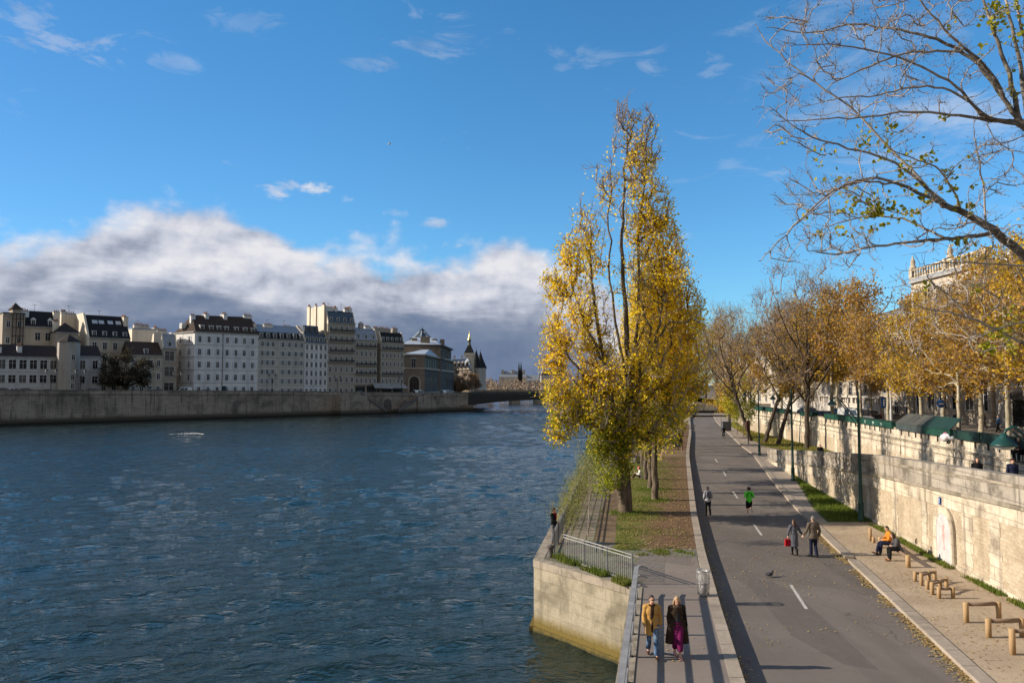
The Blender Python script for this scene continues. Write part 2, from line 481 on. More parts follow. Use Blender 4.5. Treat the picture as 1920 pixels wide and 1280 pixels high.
# ---- materials of the ground
def m_water():
    m, nt, b = newmat('river_water')
    b.inputs['Base Color'].default_value = (.011, .024, .021, 1)
    b.inputs['Roughness'].default_value = .03
    b.inputs['IOR'].default_value = 1.33
    b.inputs['Specular IOR Level'].default_value = .5
    co = objco(nt)
    r1 = node(nt, 'ShaderNodeMapping', {0: co, 2: (0, 0, R(12)), 3: (.55, 1.0, 1)}).outputs[0]
    r2 = node(nt, 'ShaderNodeMapping', {0: co, 2: (0, 0, R(-20)), 3: (.7, 1.0, 1)}).outputs[0]
    n0 = noise(nt, co, .035, 3, .5)                                   # gust patches
    n1 = noise(nt, r1, .42, 3, .5, .6)
    n2 = noise(nt, r2, 1.15, 4, .55, .5)
    n3 = noise(nt, r1, 3.6, 4, .6, .4)
    ridge = math_(nt, 'ABSOLUTE', math_(nt, 'SUBTRACT', n2, .5))
    h = math_(nt, 'MULTIPLY', n1, .25)
    h = math_(nt, 'ADD', h, math_(nt, 'MULTIPLY', ridge, -.30))
    h = math_(nt, 'ADD', h, math_(nt, 'MULTIPLY', n3, .10))
    h = math_(nt, 'MULTIPLY', h, maprange(nt, n0, .3, .7, .8, 1.1))
    bp = node(nt, 'ShaderNodeBump', {'Strength': 1., 'Distance': 1., 'Height': h})
    nt.links.new(bp.outputs[0], b.inputs['Normal'])
    return m
def m_asphalt(name, c, c2, patchy=.5):
    m, nt, b = newmat(name)
    co = objco(nt)
    st = node(nt, 'ShaderNodeMapping', {0: co, 2: (0, 0, R(12)), 3: (.9, .08, 1)}).outputs[0]
    vp = node(nt, 'ShaderNodeTexVoronoi', {'Vector': node(nt, 'ShaderNodeMapping', {0: co, 2: (0, 0, R(12)), 3: (.30, .11, 1)}).outputs[0], 'Scale': 1.0, 'Randomness': .9}, distance='CHEBYCHEV')
    col = mixc(nt, maprange(nt, noise(nt, co, .22, 6, .65), .35, .68), c, c2)
    col = mixc(nt, maprange(nt, noise(nt, st, 1.0, 4, .6), .45, .7, 0, .45), col, tuple(x * .68 for x in c))
    col = mixc(nt, maprange(nt, node(nt, 'ShaderNodeSeparateXYZ', {0: vp.outputs['Color']}).outputs[0], .5, .95, 0, .5), col, tuple(x * .62 for x in c))
    col = mixc(nt, maprange(nt, noise(nt, co, 1.1, 7, .75), .5, .75, 0, .4), col, tuple(min(1, x * 1.45) for x in c))
    col = mixc(nt, maprange(nt, noise(nt, co, 60., 2, .6), .5, .75, 0, .55), col, tuple(min(1, x * 2.0) for x in c))
    col = mixc(nt, maprange(nt, noise(nt, co, 35., 2, .6), .55, .75, 0, .5), col, tuple(x * .45 for x in c))
    # hairline cracks
    vo = node(nt, 'ShaderNodeTexVoronoi', {'Vector': node(nt, 'ShaderNodeVectorMath', {0: co, 1: node(nt, 'ShaderNodeVectorMath', {0: node(nt, 'ShaderNodeTexNoise', {'Vector': co, 'Scale': .9, 'Detail': 4}).outputs['Color'], 'Scale': 1.6}, operation='SCALE').outputs[0]}, operation='ADD').outputs[0], 'Scale': .16}, feature='DISTANCE_TO_EDGE')
    cm = math_(nt, 'MULTIPLY', maprange(nt, vo.outputs[0], .0, .006, 1, 0), maprange(nt, noise(nt, co, .3, 2), .5, .6, 0, .7))
    col = mixc(nt, cm, col, tuple(x * .3 for x in c))
    nt.links.new(col, b.inputs['Base Color'])
    b.inputs['Roughness'].default_value = .85; b.inputs['Specular IOR Level'].default_value = .3
    bp = node(nt, 'ShaderNodeBump', {'Strength': .6, 'Distance': .006, 'Height': noise(nt, co, 45., 3, .7)})
    nt.links.new(bp.outputs[0], b.inputs['Normal'])
    return m
def m_setts(name, rot, bw, bh, c1, c2, mortar, ms=.018, moss=None):
    m, nt, b = newmat(name)
    co = objco(nt)
    mp = node(nt, 'ShaderNodeMapping', {0: co, 2: (0, 0, rot)}).outputs[0]
    wv = node(nt, 'ShaderNodeVectorMath', {0: node(nt, 'ShaderNodeTexNoise', {'Vector': co, 'Scale': 1.4, 'Detail': 3}).outputs['Color'], 'Scale': .07}, operation='SCALE').outputs[0]
    mp = node(nt, 'ShaderNodeVectorMath', {0: mp, 1: wv}, operation='ADD').outputs[0]
    br = node(nt, 'ShaderNodeTexBrick', {'Vector': mp, 'Color1': c1, 'Color2': c2, 'Mortar': mortar, 'Scale': 1., 'Mortar Size': ms, 'Mortar Smooth': .25, 'Brick Width': bw, 'Row Height': bh})
    col = mixc(nt, maprange(nt, noise(nt, co, 1.2, 6, .65), .4, .7, 0, .5), br.outputs[0], tuple(x * .6 for x in c1))
    if moss:
        mk = math_(nt, 'MULTIPLY', br.outputs[1], maprange(nt, noise(nt, co, .8, 4), .4, .55))
        col = mixc(nt, mk, col, moss)
    col = mixc(nt, maprange(nt, noise(nt, co, .5, 5, .7), .45, .7, 0, .6), col, (.15, .115, .075))
    nt.links.new(col, b.inputs['Base Color']); b.inputs['Roughness'].default_value = .85
    hh = math_(nt, 'ADD', math_(nt, 'MULTIPLY', br.outputs[1], -1.), math_(nt, 'MULTIPLY', noise(nt, co, 18., 3), .4))
    nt.links.new(node(nt, 'ShaderNodeBump', {'Strength': 1., 'Distance': .025, 'Height': hh}).outputs[0], b.inputs['Normal'])
    return m
def m_lawn():
    m, nt, b = newmat('leafy_lawn')
    co = objco(nt)
    x = node(nt, 'ShaderNodeSeparateXYZ', {0: co})
    # right-hand strip is trodden bare; left and front keep their grass
    edge = math_(nt, 'SUBTRACT', x.outputs[0], math_(nt, 'MULTIPLY', x.outputs[1], .225))
    n = noise(nt, co, .45, 6, .65)
    bare = maprange(nt, math_(nt, 'ADD', math_(nt, 'MULTIPLY', edge, .35), math_(nt, 'MULTIPLY', n, 1.7)), -.25, .55)
    soil = mixc(nt, maprange(nt, noise(nt, co, 2.2, 6, .7), .35, .65), (.17, .105, .065), (.10, .062, .04))
    soil = mixc(nt, maprange(nt, noise(nt, co, 16., 3, .7), .5, .7, 0, .8), soil, (.24, .15, .075))
    gr = mixc(nt, maprange(nt, noise(nt, co, 1.6, 6, .7), .35, .65), (.10, .13, .028), (.17, .15, .045))
    col = mixc(nt, bare, gr, soil)
    nt.links.new(col, b.inputs['Base Color']); b.inputs['Roughness'].default_value = .95; b.inputs['Specular IOR Level'].default_value = .1
    nt.links.new(node(nt, 'ShaderNodeBump', {'Strength': 1., 'Distance': .05, 'Height': noise(nt, co, 7., 6, .7)}).outputs[0], b.inputs['Normal'])
    return m
MT = {}
MT['water'] = m_water()
MT['road'] = m_asphalt('road_asphalt', (.126, .107, .093), (.158, .137, .120))
MT['walk'] = m_asphalt('walk_asphalt', (.180, .150, .130), (.215, .182, .158))
MT['sand'] = M('sandy_ground', (.42, .335, .24), (.33, .255, .18), .35, .95, .012, 24, .1, speck=(.2, .14, .09), speckscale=9)
MT['setts'] = m_setts('long_setts', R(-81.4), .42, .40, (.33, .265, .195), (.25, .20, .15), (.075, .06, .035), .045, (.10, .11, .03))
MT['setts2'] = m_setts('cross_setts', R(-14), .30, .2, (.21, .18, .15), (.165, .14, .12), (.05, .05, .025), .03, (.07, .11, .02))
MT['setts3'] = m_setts('square_paving', R(-14), .5, .26, (.185, .16, .14), (.16, .14, .125), (.06, .05, .045), .012)
MT['lawn'] = m_lawn()
MT['dirt'] = M('trodden_dirt', (.21, .15, .095), (.15, .105, .07), .8, .95, .02, 20, .1, speck=(.28, .2, .1), speckscale=14)
MT['grassb'] = M('grass_base', (.075, .10, .022), (.12, .12, .04), 1.1, .95, .03, 12, .1)
MT['kerb'] = stone('kerb_stone', (.38, .32, .26), (.31, .26, .21), (.10, .08, .065), 60., 1.25, .018, stain=(.16, .13, .10), stain_amt=.65, streak=False, bump=.006)
MT['pave'] = M('stone_paving', (.33, .28, .235), (.27, .23, .19), .5, .9, .008, 14, .15, speck=(.18, .14, .1), speckscale=10)
MT['quay'] = stone('quay_ashlar', (.39, .34, .255), (.33, .29, .215), (.27, .235, .17), 1.3, .46, .005, stain=(.15, .13, .09), stain_amt=.95, sscale=.9, bump=.012,
                   grime=(-2.15, -1.55, (.15, .11, .03), -2.5, -2.2, (.05, .046, .022)))
MT['farquay'] = stone('old_quay_stone', (.40, .345, .285), (.30, .255, .21), (.13, .11, .09), 1.3, .42, .03, stain=(.06, .052, .046), stain_amt=.85, sscale=.14, bump=.05,
                      grime=(-1.6, -.2, (.075, .065, .05), -2.4, -1.5, (.02, .02, .016)))
MT['island'] = M('island_street', (.10, .095, .09), None, .1)
MT['street'] = M('street_ground', (.17, .145, .12), (.12, .10, .085), .5, 1.5)
MT['far'] = M('far_ground', (.12, .10, .08), (.09, .075, .06), .02, .95)

# ---- water and land
def build_water():
    def axis(*segs):
        out = []
        for a, b, st in segs: out += list(np.arange(a, b - 1e-6, st))
        return np.array(out + [segs[-1][1]])
    xs = axis((-1500, -400, 550), (-400, -200, 25), (-200, -110, 1.0), (-110, -45, .45), (-45, 9, .26), (9, 20, 1), (20, 100, 8), (100, 700, 300))
    ys = axis((-120, 10, 65), (10, 60, .19), (60, 130, .38), (130, 350, .95), (350, 440, 6), (440, 1400, 240))
    sx = np.gradient(xs); sy = np.gradient(ys); X, Y = np.meshgrid(xs, ys); SP = np.maximum(*np.meshgrid(sx, sy))
    r = np.random.default_rng(17); Z = np.zeros_like(X); n = 46
    gust = sum(np.sin(X * r.normal(0, .045) + Y * r.normal(0, .06) + r.uniform(0, 6.28)) for _ in range(7)) / 7 ** .5
    gust = np.clip(1 + .20 * gust, .6, 1.35)
    for i in range(n):
        lam = .55 * (5.6 / .55) ** ((i + r.random()) / n); th = r.normal(R(-82), R(34)); k = 2 * np.pi / lam
        ph = k * (X * np.cos(th) + Y * np.sin(th)) + r.uniform(0, 6.28) + .8 * np.sin(X * .11 + i) * np.cos(Y * .09 + 2 * i)
        a = .108 * (2 / n) ** .5 / k * (1.15 if .9 < lam < 3.2 else .85)
        f = np.clip((lam / SP - 2.6) / 2.0, 0, 1)
        s_ = np.sin(ph); Z += a * f * (s_ - .35 * np.cos(2 * ph) * .5)
    Z = Z * gust + WATER
    ny, nx = X.shape; V = np.stack([X, Y, Z], 2).reshape(-1, 3).astype(np.float32)
    i0 = (np.arange(ny - 1)[:, None] * nx + np.arange(nx - 1)[None, :]).ravel(); Q = np.stack([i0, i0 + 1, i0 + nx + 1, i0 + nx], 1).astype(np.int32); nf = len(Q)
    me = bpy.data.meshes.new('water'); me.vertices.add(len(V)); me.vertices.foreach_set('co', V.ravel()); me.loops.add(nf * 4); me.loops.foreach_set('vertex_index', Q.ravel())
    me.polygons.add(nf); me.polygons.foreach_set('loop_start', np.arange(nf, dtype=np.int32) * 4); me.polygons.foreach_set('loop_total', np.full(nf, 4, np.int32)); me.polygons.foreach_set('use_smooth', np.ones(nf, bool))
    me.materials.append(MT['water']); me.update(calc_edges=True); struct(link('water', me))
def build_setting():
    build_water()
    mb = MB(); mb.add([(-9000, 640, -1.6), (9000, 640, -1.6), (9000, 11000, 4), (-9000, 11000, 4)], [(0, 1, 2, 3)])
    struct(mb.build('ground', MT['far']))
    ds = [2, 6, 10, 14, 18.7, 22.5, 26.3, 28.7]
    # the quay block: solid masonry down into the water
    left = [(NL(d), d) for d in (2, 28.7)] + [(FL(33.1), 33.1), (FL(88), 88), (FL(130) + 3, 130), (FL(175) + 10, 175), (FL(230) + 24, 230), (44, 330), (62, 620)]
    dr = drange(2, 230, 6)
    right = [(KL(d), d) for d in dr] + [(75, 330), (110, 620)]
    mb = MB(); poly = left + right[::-1]
    mb.prism(poly, -5, PLAT - .004)
    q = mb.build('quay_platform', [MT['quay']]); struct(q)
    # right bank land under road and sand
    mb = MB()
    poly = [(KL(d), d) for d in dr] + [(75, 330), (110, 620), (110, 700), (900, 700), (900, 2)]
    mb.prism(poly, -5, -.012)
    struct(mb.build('bank_ground', [MT['dirt']]))
    sheet('road', lambda d: KL(d) + .002, RK, drange(2, 230, 4), 0., MT['road'])
    # near walk on the quay
    sheet('walk', lambda d: NL(d) + .42, lambda d: KL(d) - .30, ds, PLAT + .004, MT['walk'])
    p = lambda x, y: G(x, y, PLAT)
    patch('square_paving', [p(1193, 1090), p(1245, 1090), p(1246, 1040), p(1197, 1040)], PLAT + .012, MT['setts3'])
    mid = [(NL(28.7) + .42, 28.7)] + [(KL(d) - .38, d) for d in (28.7, 31, 33.6)] + [(p(1246, 1036).x, 33.75), (p(1200, 1040).x, 33.2)]
    patch('walk_end', mid, PLAT + .008, MT['walk'])
    patch('paved_tip', [(FL(33.1) + .5, 33.3), (4.62, 29.1), (4.92, 28.72), (p(1200, 1040).x, 33.2), (p(1102, 1010).x, p(1102, 1010).y), (FL(37) + .45, 37)], PLAT + .004, MT['setts2'])
    patch('cross_setts', [p(1200, 1042), p(1311, 1045), p(1309, 1028), p(1195, 1024), p(1102, 1012), p(1100, 1022)], PLAT + .014, MT['setts2'])
    # long setts along the water, dirt strip, lawn
    sheet('setts_strip', lambda d: FL(d) + .4, lambda d: FL(d) + .4 + (2.1 if d < 60 else 2.6), [36.2, 45, 60, 80, 110], PLAT + .010, MT['setts'])
    sheet('dirt_strip', lambda d: FL(d) + 2.45, lambda d: FL(d) + 4.2, [36.0, 45, 60, 80, 110], PLAT + .006, MT['dirt'])
    sheet('lawn', lambda d: FL(d) + 3.5, lambda d: KL(d) - .30, [35.4] + drange(38, 150, 6), PLAT + .018, MT['lawn'])
    sheet('cross_path', lambda d: FL(d) + 3.6, lambda d: KL(d) - .38, [80.5, 84, 87.5], PLAT + .024, MT['dirt'])
    # right: sand, verge, paving
    sheet('sand', lambda d: RK(d) + .44, W1, [2, 10, 19.8, 29, 38.4, 44.5], .10, MT['sand'])
    sheet('verge_paving', lambda d: RK(d) + .44, lambda d: W1(d) + .3, [44.5, 50, 60, 75, 77.5], .10, MT['pave'])
    sheet('verge_grass', lambda d: RK(d) + .5 + np.interp(d, [43, 48, 56, 64, 69], [.5, .55, 1.1, 1.5, 2.0]), W1, [43.2, 48, 56, 64, 69], .115, MT['grassb'])
    sheet('far_paving', lambda d: RK(d) + .44, lambda d: W2(d), [77.5, 86, 97, 126, 163, 230], .10, MT['pave'])
    sheet('tree_grass', lambda d: RK(d) + np.interp(d, [88, 96, 110, 130, 160], [5., 2.8, 2.3, 2.2, 1.5]), lambda d: W2(d) - .2, [88, 96, 110, 130, 160], .115, MT['grassb'])
    # ramp behind the lower wall and the street above
    rz = lambda d: interp([(2, 4.3), (10, 3.9), (26.6, 3.1), (42, 2.5), (60, 1.4), (77.5, .25), (86, .09)], d)
    sheet('ramp', lambda d: W1(d) + .3 if d < 77 else W1(77.5) + .3 + (d - 77.5) * .3, W2, [2, 10, 26.6, 34, 42, 51, 60, 70, 77.5, 86], rz, MT['pave'])
    sz = lambda d: interp(W2Z, d) - .95
    mb = MB(); dd = [2, 20, 42.6, 50.7, 75, 92, 105, 131, 165, 230]
    vs = []
    for d in dd: vs += [(W2(d) + .3, d, sz(d)), (W2(d) + 140, d + 0, sz(d))]
    vs += [(80, 330, 2.8), (300, 330, 2.8), (112, 640, 2.6), (500, 640, 2.6)]
    mb.add(vs, [(2 * i, 2 * i + 1, 2 * i + 3, 2 * i + 2) for i in range(len(vs) // 2 - 1)])
    struct(mb.build('street', MT['street']))
    # island street and land behind the far quay wall
    mb = MB()
    vs = [(-184, 150, 5.9), (-136, 198, 5.75), (-56.5, 247 + 30, 4.9), (-22.8, 309, 3.75), (-14, 330, 3.7), (-10, 420, 3.6), (-17, 560, 3.6), (-70, 800, 3.6),
          (-900, 800, 3.6), (-900, 150, 5.9)]
    vs[2] = (-79.4, 253.5, 4.8)
    mb.add(vs, [(0, 1, 9), (1, 2, 8, 9), (2, 3, 4, 8), (4, 5, 6, 7, 8)])
    o = mb.build('island_ground', MT['island']); struct(o)
    if o.data.polygons[0].normal.z < 0: o.data.flip_normals()
    # painted lane dashes
    mk = M('road_paint', (.58, .56, .52), (.26, .24, .22), 11., .8)
    for k, (x0, y0, x1, y1) in enumerate(((1512, 1141, 1483, 1096), (1428, 1003, 1413, 982), (1383, 934, 1374, 921), (1361, 892, 1356, 883), (1345, 866, 1341, 860))):
        a, b = G(x0, y0), G(x1, y1)
        t = (b - a).normalized(); n = Vector((t.y, -t.x, 0)) * .06
        m2 = MB(); m2.add([a - n + Vector((0, 0, .005)), a + n + Vector((0, 0, .005)), b + n + Vector((0, 0, .005)), b - n + Vector((0, 0, .005))], [(0, 1, 2, 3)])
        struct(m2.build('lane_dash', mk))
    a, b = G(1372, 892, .005), G(1290, 889, .005)
build_setting()

# ---- masonry: every wall is a thing
MT['coping'] = stone('pale_coping', (.37, .315, .25), (.30, .26, .205), (.13, .11, .085), 1.2, .6, .012, stain=(.11, .095, .065), stain_amt=.9, sscale=1.1, bump=.01)
MT['ramp_stone'] = stone('grey_parapet_stone', (.40, .355, .295), (.33, .29, .24), (.16, .13, .10), 1.9, .62, .014, stain=(.10, .085, .07), stain_amt=1.0, sscale=.9, bump=.012)
MT['rubble'] = stone('warm_rubble', (.52, .43, .31), (.40, .315, .215), (.50, .43, .33), .34, .15, .022, stain=(.24, .185, .125), stain_amt=.6, sscale=.8, bump=.03)
MT['lime'] = stone('pale_limestone', (.64, .56, .44), (.56, .485, .37), (.27, .21, .15), 1.25, .5, .012, stain=(.17, .135, .10), stain_amt=.95, sscale=.7, bump=.012)

def wall_thing(name, label, cat, path, parts):
    o0 = path[0]
    loc = (o0[0], o0[1], 0)
    t = thing(name, label, cat, loc); t['kind'] = 'thing'
    for pname, mat, bands in parts:
        mb = MB()
        for (pts, a, b, z0, z1) in bands: mb.band(pts, a, b, z0, z1)
        mb.build(pname, mat, t, None, False)
        me = t.children[-1].data if False else COL.objects[-1].data
        me.transform(Matrix.Translation((-loc[0], -loc[1], 0)))
    return t
def build_walls():
    # kerbs
    dd = drange(2, 200, 3)
    pk = [(KL(d), d) for d in dd]
    mb = MB(); mb.band(pk, .0, .31, PLAT - .2, PLAT + .02); mb.band(pk, -.06, .0, -.1, PLAT + .026)
    struct(mb.build('quay_kerb', MT['kerb']))
    g0 = [d for d in dd if d < 33.5] + [34.0]; g1 = [34.6] + [d for d in dd if d > 35]
    mb = MB()
    for g in (g0, g1): mb.band([(RK(d), d) for d in g], .0, -.42, -.1, .135)
    struct(mb.build('kerb', MT['kerb']))
    # coping along the water
    pn = [(NL(d), d) for d in (2, 10, 20, 28.75)]
    pf = [(4.5, 28.7), (.95, 33.1)]
    pl = [(FL(d), d) for d in (33.1, 50, 70, 90, 110)]
    mb = MB(); mb.band(pn, -.42, .03, PLAT - .25, PLAT + .03)
    mb.band(pf, -.45, .03, PLAT - .28, PLAT + .022); mb.band(pl, -.42, .04, PLAT - .25, PLAT + .012)
    struct(mb.build('quay_edge', MT['coping']))
    # foot ledge under the promontory, mossy
    mb = MB(); mb.band([(4.52, 28.66), (.93, 33.05)], -.22, .05, -4, -2.52); mb.band([(.9, 33), (2.9, 46)], .16, -.05, -4, -2.5)
    struct(mb.build('quay_foot', MT['quay']))
    # lower right wall = parapet wall of the ramp
    ds = drange(4, 77.5, 3.5)
    path = [(W1(d), d) for d in ds]
    zt = [interp(W1Z, d) for d in ds]
    zl = [max(.0, z - 1.05) for z in zt]
    parts = [('wall_face', MT['rubble'], [(path, 0., -.5, -.3, zl)]),
             ('parapet', MT['ramp_stone'], [(path, .06, -.42, [z - 1.05 for z in zt], zt)]),
             ('string_course', MT['coping'], [(path, .13, .0, [z - 1.19 for z in zt], [z - 1.045 for z in zt])]),
             ('ashlar_band', MT['lime'], [(path, .04, -.1, [max(-.1, z - 1.85) for z in zt], [max(-.05, z - 1.19) for z in zt]),
                                          (path, .05, -.1, -.3, [.28] * len(path))]),
             ('upper_moulding', MT['coping'], [(path, .10, -.1, [z - .42 for z in zt], [z - .30 for z in zt])])]
    t = wall_thing('ramp_wall', 'long sunlit stone retaining wall with grey parapet rising beside the sandy strip', 'wall', path, parts)
    # paler quoin piers on the wall face
    for d0 in (10.5, 15.3, 20.4, 24.6, 29.0, 31.2, 35.6, 39.6, 44.0, 49.0, 54.0, 59.0):
        mb = MB(); zz = .1; k = 0
        zmax = interp(W1Z, d0) - 1.85
        while zz < zmax:
            h = min(rnd.uniform(.3, .5), zmax - zz); w = rnd.uniform(.26, .5)
            a, b = d0 - w, d0 + w
            mb.band([(W1(a), a), (W1(b), b)], .012 + .006 * (k % 2), -.05, zz, zz + h)
            zz += h; k += 1
        o = mb.build('pier', MT['lime'], t)
        o.data.transform(Matrix.Translation((-t.location.x, -t.location.y, 0)))
    # pier end of parapet
    # upper wall
    ds = [4, 12, 20, 30, 42.6, 50.7, 60, 75, 84, 92, 105, 118, 131, 148, 165]
    path = [(W2(d), d) for d in ds]; zt = [interp(W2Z, d) for d in ds]
    parts = [('wall_face', MT['lime'], [(path, 0., -.6, -.3, [z - 1.0 for z in zt])]),
             ('parapet', MT['lime'], [(path, -.02, -.5, [z - 1.0 for z in zt], [z - .12 for z in zt])]),
             ('coping', MT['coping'], [(path, .03, -.55, [z - .12 for z in zt], zt)]),
             ('string_course', MT['coping'], [(path, .10, .0, [z - 1.06 for z in zt], [z - .9 for z in zt]),
                                              (path, .06, .0, [z - 1.55 for z in zt], [z - 1.47 for z in zt])]),
             ('rubble_field', MT['rubble'], [(path, .03, .0, -.3, [max(.3, z - 2.3) for z in zt])])]
    t = wall_thing('street_wall', 'high pale limestone quay wall carrying the green book boxes', 'wall', path, parts)
    for d0 in (34, 40, 46, 53, 60, 67, 74, 81, 88, 95, 102, 109, 116, 123):
        mb = MB(); mb.band([(W2(d0 - .55), d0 - .55), (W2(d0 + .55), d0 + .55)], .06, -.02, .1, interp(W2Z, d0) - 1.56)
        o = mb.build('pier', MT['lime'], t); o.data.transform(Matrix.Translation((-t.location.x, -t.location.y, 0)))
    # far wall across the bend with its dark underpass
    t = thing('underpass_bridge', 'pale stone road bridge with dark slab opening at the far end of the road', 'bridge', (54, 188, 0))
    mb = MB(); mb.bb(-14, 16, 0, .7, 1.55, 3.3); mb.build('parapet', MT['lime'], t)
    mb = MB(); mb.bb(-14, 16, -.3, 9, .95, 1.55); mb.build('deck', M('dark_steel', (.03, .03, .032), None, 1.), t)
    mb = MB(); mb.bb(-16, -8.6, .2, 9, -.2, .95); mb.bb(4.5, 16, .2, 9, -.2, .95); mb.build('abutment', MT['lime'], t)
    # far left quay wall
    P = [(-200, 134, 7.15), (-136, 198, 6.75), (-100, 233, 6.35), (-79.4, 253.5, 6.0), (-56.5, 276, 5.5), (-38, 294, 5.1), (-22.8, 309, 4.75), (-17, 314.6, 4.65)]
    path = [(x, y) for x, y, z in P]; zt = [z for *_, z in P]
    parts = [('wall_face', MT['farquay'], [(path, -.35, 3., -4, [z - 1.25 for z in zt]), (path, -.9, 0, -4, -1.3)]),
             ('parapet', MT['farquay'], [(path, -.3, .3, [z - 1.0 for z in zt], [z - .18 for z in zt])]),
             ('coping', M('dark_coping', (.14, .13, .125), None, .3), [(path, -.38, .38, [z - .18 for z in zt], zt)]),
             ('cornice', MT['farquay'], [(path, -.6, .3, [z - 1.25 for z in zt], [z - 1.0 for z in zt])])]
    t = wall_thing('river_wall', 'tall stained grey stone embankment wall along the far bank of the river', 'wall', path, parts)
    # rounded pier, stairs and the arched niche near the bridge
    dirv = Vector((.714, .70, 0)).normalized(); nr = Vector((dirv.y, -dirv.x, 0))
    base = t.location
    def wp(px, off=0):
        s = (px - 960) / F; d = (-136 - 198 * 1.0216 * 1.0) ; d = (-136 - 1.0216 * 198) / (s - 1.0216) * 1.0
        return Vector((s * d, d, 0)) + nr * off
    def tostair(o): o.data.transform(Matrix.Translation((-base.x, -base.y, 0)))
    for (pa, pb, za, zb) in ((668, 716, 4.6, -2.2), (786, 738, 4.0, -2.2)):
        a, b = wp(pa), wp(pb); n = 24; pts = []
        mb = MB()
        for k in range(n):
            p0 = a + (b - a) * (k / n); p1 = a + (b - a) * ((k + 1) / n); zz = za + (zb - za) * (k + .5) / n
            q = [p0 + nr * .3, p1 + nr * .3, p1 + nr * 3.2, p0 + nr * 3.2]
            mb.prism([(v.x, v.y) for v in q], -4, zz)
        o = mb.build('stair', MT['farquay'], t); tostair(o)
        mb = MB()
        mb.band([(v.x, v.y) for v in (a + nr * 3.3, b + nr * 3.3)], .25, -.25, [za, zb], [za + 1.0, zb + 1.0])
        o = mb.build('stair_parapet', M('dark_coping', (.14, .13, .125)), t); tostair(o)  # dark colour paints in the shadowed band along the stairs
    for px, w in ((655, 11), (791, 9)):
        c = wp(px); mb = MB()
        q = [c - dirv * w / 2 + nr * .2, c + dirv * w / 2 + nr * .2, c + dirv * w / 2 + nr * 3.7, c - dirv * w / 2 + nr * 3.7]
        mb.prism([(v.x, v.y) for v in q], -4, 4.3 if px < 700 else 3.8); o = mb.build('stair_pier', MT['farquay'], t); tostair(o)
    c = wp(726, .45); mb = MB(); ang = math.atan2(dirv.y, dirv.x)
    prof = [(-1.9, -4), (1.9, -4), (1.9, .8)] + [(1.9 * math.cos(k * math.pi / 10), .8 + 1.9 * math.sin(k * math.pi / 10)) for k in range(1, 11)]
    vs = [c + dirv * x + Vector((0, 0, z)) + nr * 0 for x, z in prof]
    vs2 = [c + dirv * x * 1.25 + Vector((0, 0, z * 1.0 + (.45 if z > .5 else 0))) - nr * .04 for x, z in prof]
    mb.add(vs2, [tuple(range(len(vs2)))], 0); mb.add(vs, [tuple(range(len(vs)))], 1)
    o = mb.build('niche', [MT['coping'], M('dark_niche', (.09, .08, .07), None, .5)], t); tostair(o)
build_walls()
# ================================================================ far bank: houses, towers, bridge
QT = Vector((.7143, .6999)).normalized(); QN = Vector((-QT.y, QT.x))
def fp(px, back):
    """point on the line `back` metres behind the far quay wall, on the photo column px"""
    s = (px - 960) / F
    p0 = Vector((-136, 198)) + QN * back
    # p0 + QT*k = (s*d, d)
    k = (s * p0.y - p0.x) / (QT.x - s * QT.y)
    return p0 + QT * k
def zst(d): return float(np.interp(d, [150, 198, 230, 254, 309, 340], [5.9, 5.75, 5.3, 4.9, 3.75, 3.7]))
ROOFM = {
    'slate': M('dark_slate', (.026, .027, .031), (.018, .019, .022), 1.5, .85, .02, 5, .1, sc=(1, 1, 3)),
    'zinc': M('zinc_roof', (.26, .29, .34), (.19, .22, .27), .8, .5, spec=.4, sc=(3, 1, 1)),
    'tile': M('brown_tile', (.058, .040, .032), (.042, .030, .025), 1.2, .9, .02, 6, .2, sc=(1, 1, 3)),
    'dtile': M('dark_tile', (.042, .032, .03), (.028, .024, .024), 1.2, .85, .02, 6, .2, sc=(1, 1, 3)),
    'bzinc': M('blue_zinc', (.06, .085, .12), (.04, .06, .09), .9, .5, spec=.4),
    'pzinc': M('pale_zinc', (.42, .46, .50), (.33, .37, .42), .5, .5, spec=.4),
}
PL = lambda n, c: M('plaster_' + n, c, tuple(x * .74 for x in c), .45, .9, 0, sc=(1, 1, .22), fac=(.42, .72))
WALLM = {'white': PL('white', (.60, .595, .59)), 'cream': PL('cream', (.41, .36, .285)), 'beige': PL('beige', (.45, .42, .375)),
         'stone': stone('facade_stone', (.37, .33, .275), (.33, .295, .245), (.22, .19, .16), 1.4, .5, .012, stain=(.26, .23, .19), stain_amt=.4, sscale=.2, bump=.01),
         'shadewhite': PL('shadewhite', (.46, .455, .45)), 'grey': PL('grey', (.42, .40, .37)), 'party': PL('party', (.66, .58, .47)), 'dim': PL('dim', (.34, .29, .235)),  # first entry: white plaster with the left end's shade put into its colour
         'brown': stone('brown_stone', (.25, .20, .155), (.20, .16, .125), (.13, .105, .085), 1.2, .5, .02, stain=(.12, .09, .07), stain_amt=.6, sscale=.2, bump=.02),
         'sooty': stone('dark_stone', (.115, .10, .092), (.09, .08, .075), (.05, .045, .04), 1.2, .5, .02, stain=(.045, .04, .04), stain_amt=.7, sscale=.2, bump=.02)}  # darkest masonry tone, mainly for the palace river fronts
TRIM = M('facade_trim', (.36, .345, .33), None, 1.)
WHITEP = M('window_paint', (.60, .60, .60), None, 1.)
GLS = M('dark_window', (.012, .014, .018), None, .6, .2, spec=.18); GLS2 = M('curtained_window', (.085, .08, .072), None, .6, .3, spec=.2)
IRON = M('wrought_iron', (.022, .022, .025), None, 1., .6)
POT = M('chimney_pot', (.27, .13, .085), (.17, .09, .065), 2.)
SHUT = M('shutter_paint', (.52, .53, .57), (.46, .47, .52), 1.)
SHUTG = M('grey_shutter', (.34, .36, .38), None, 1.)
_WM = {}
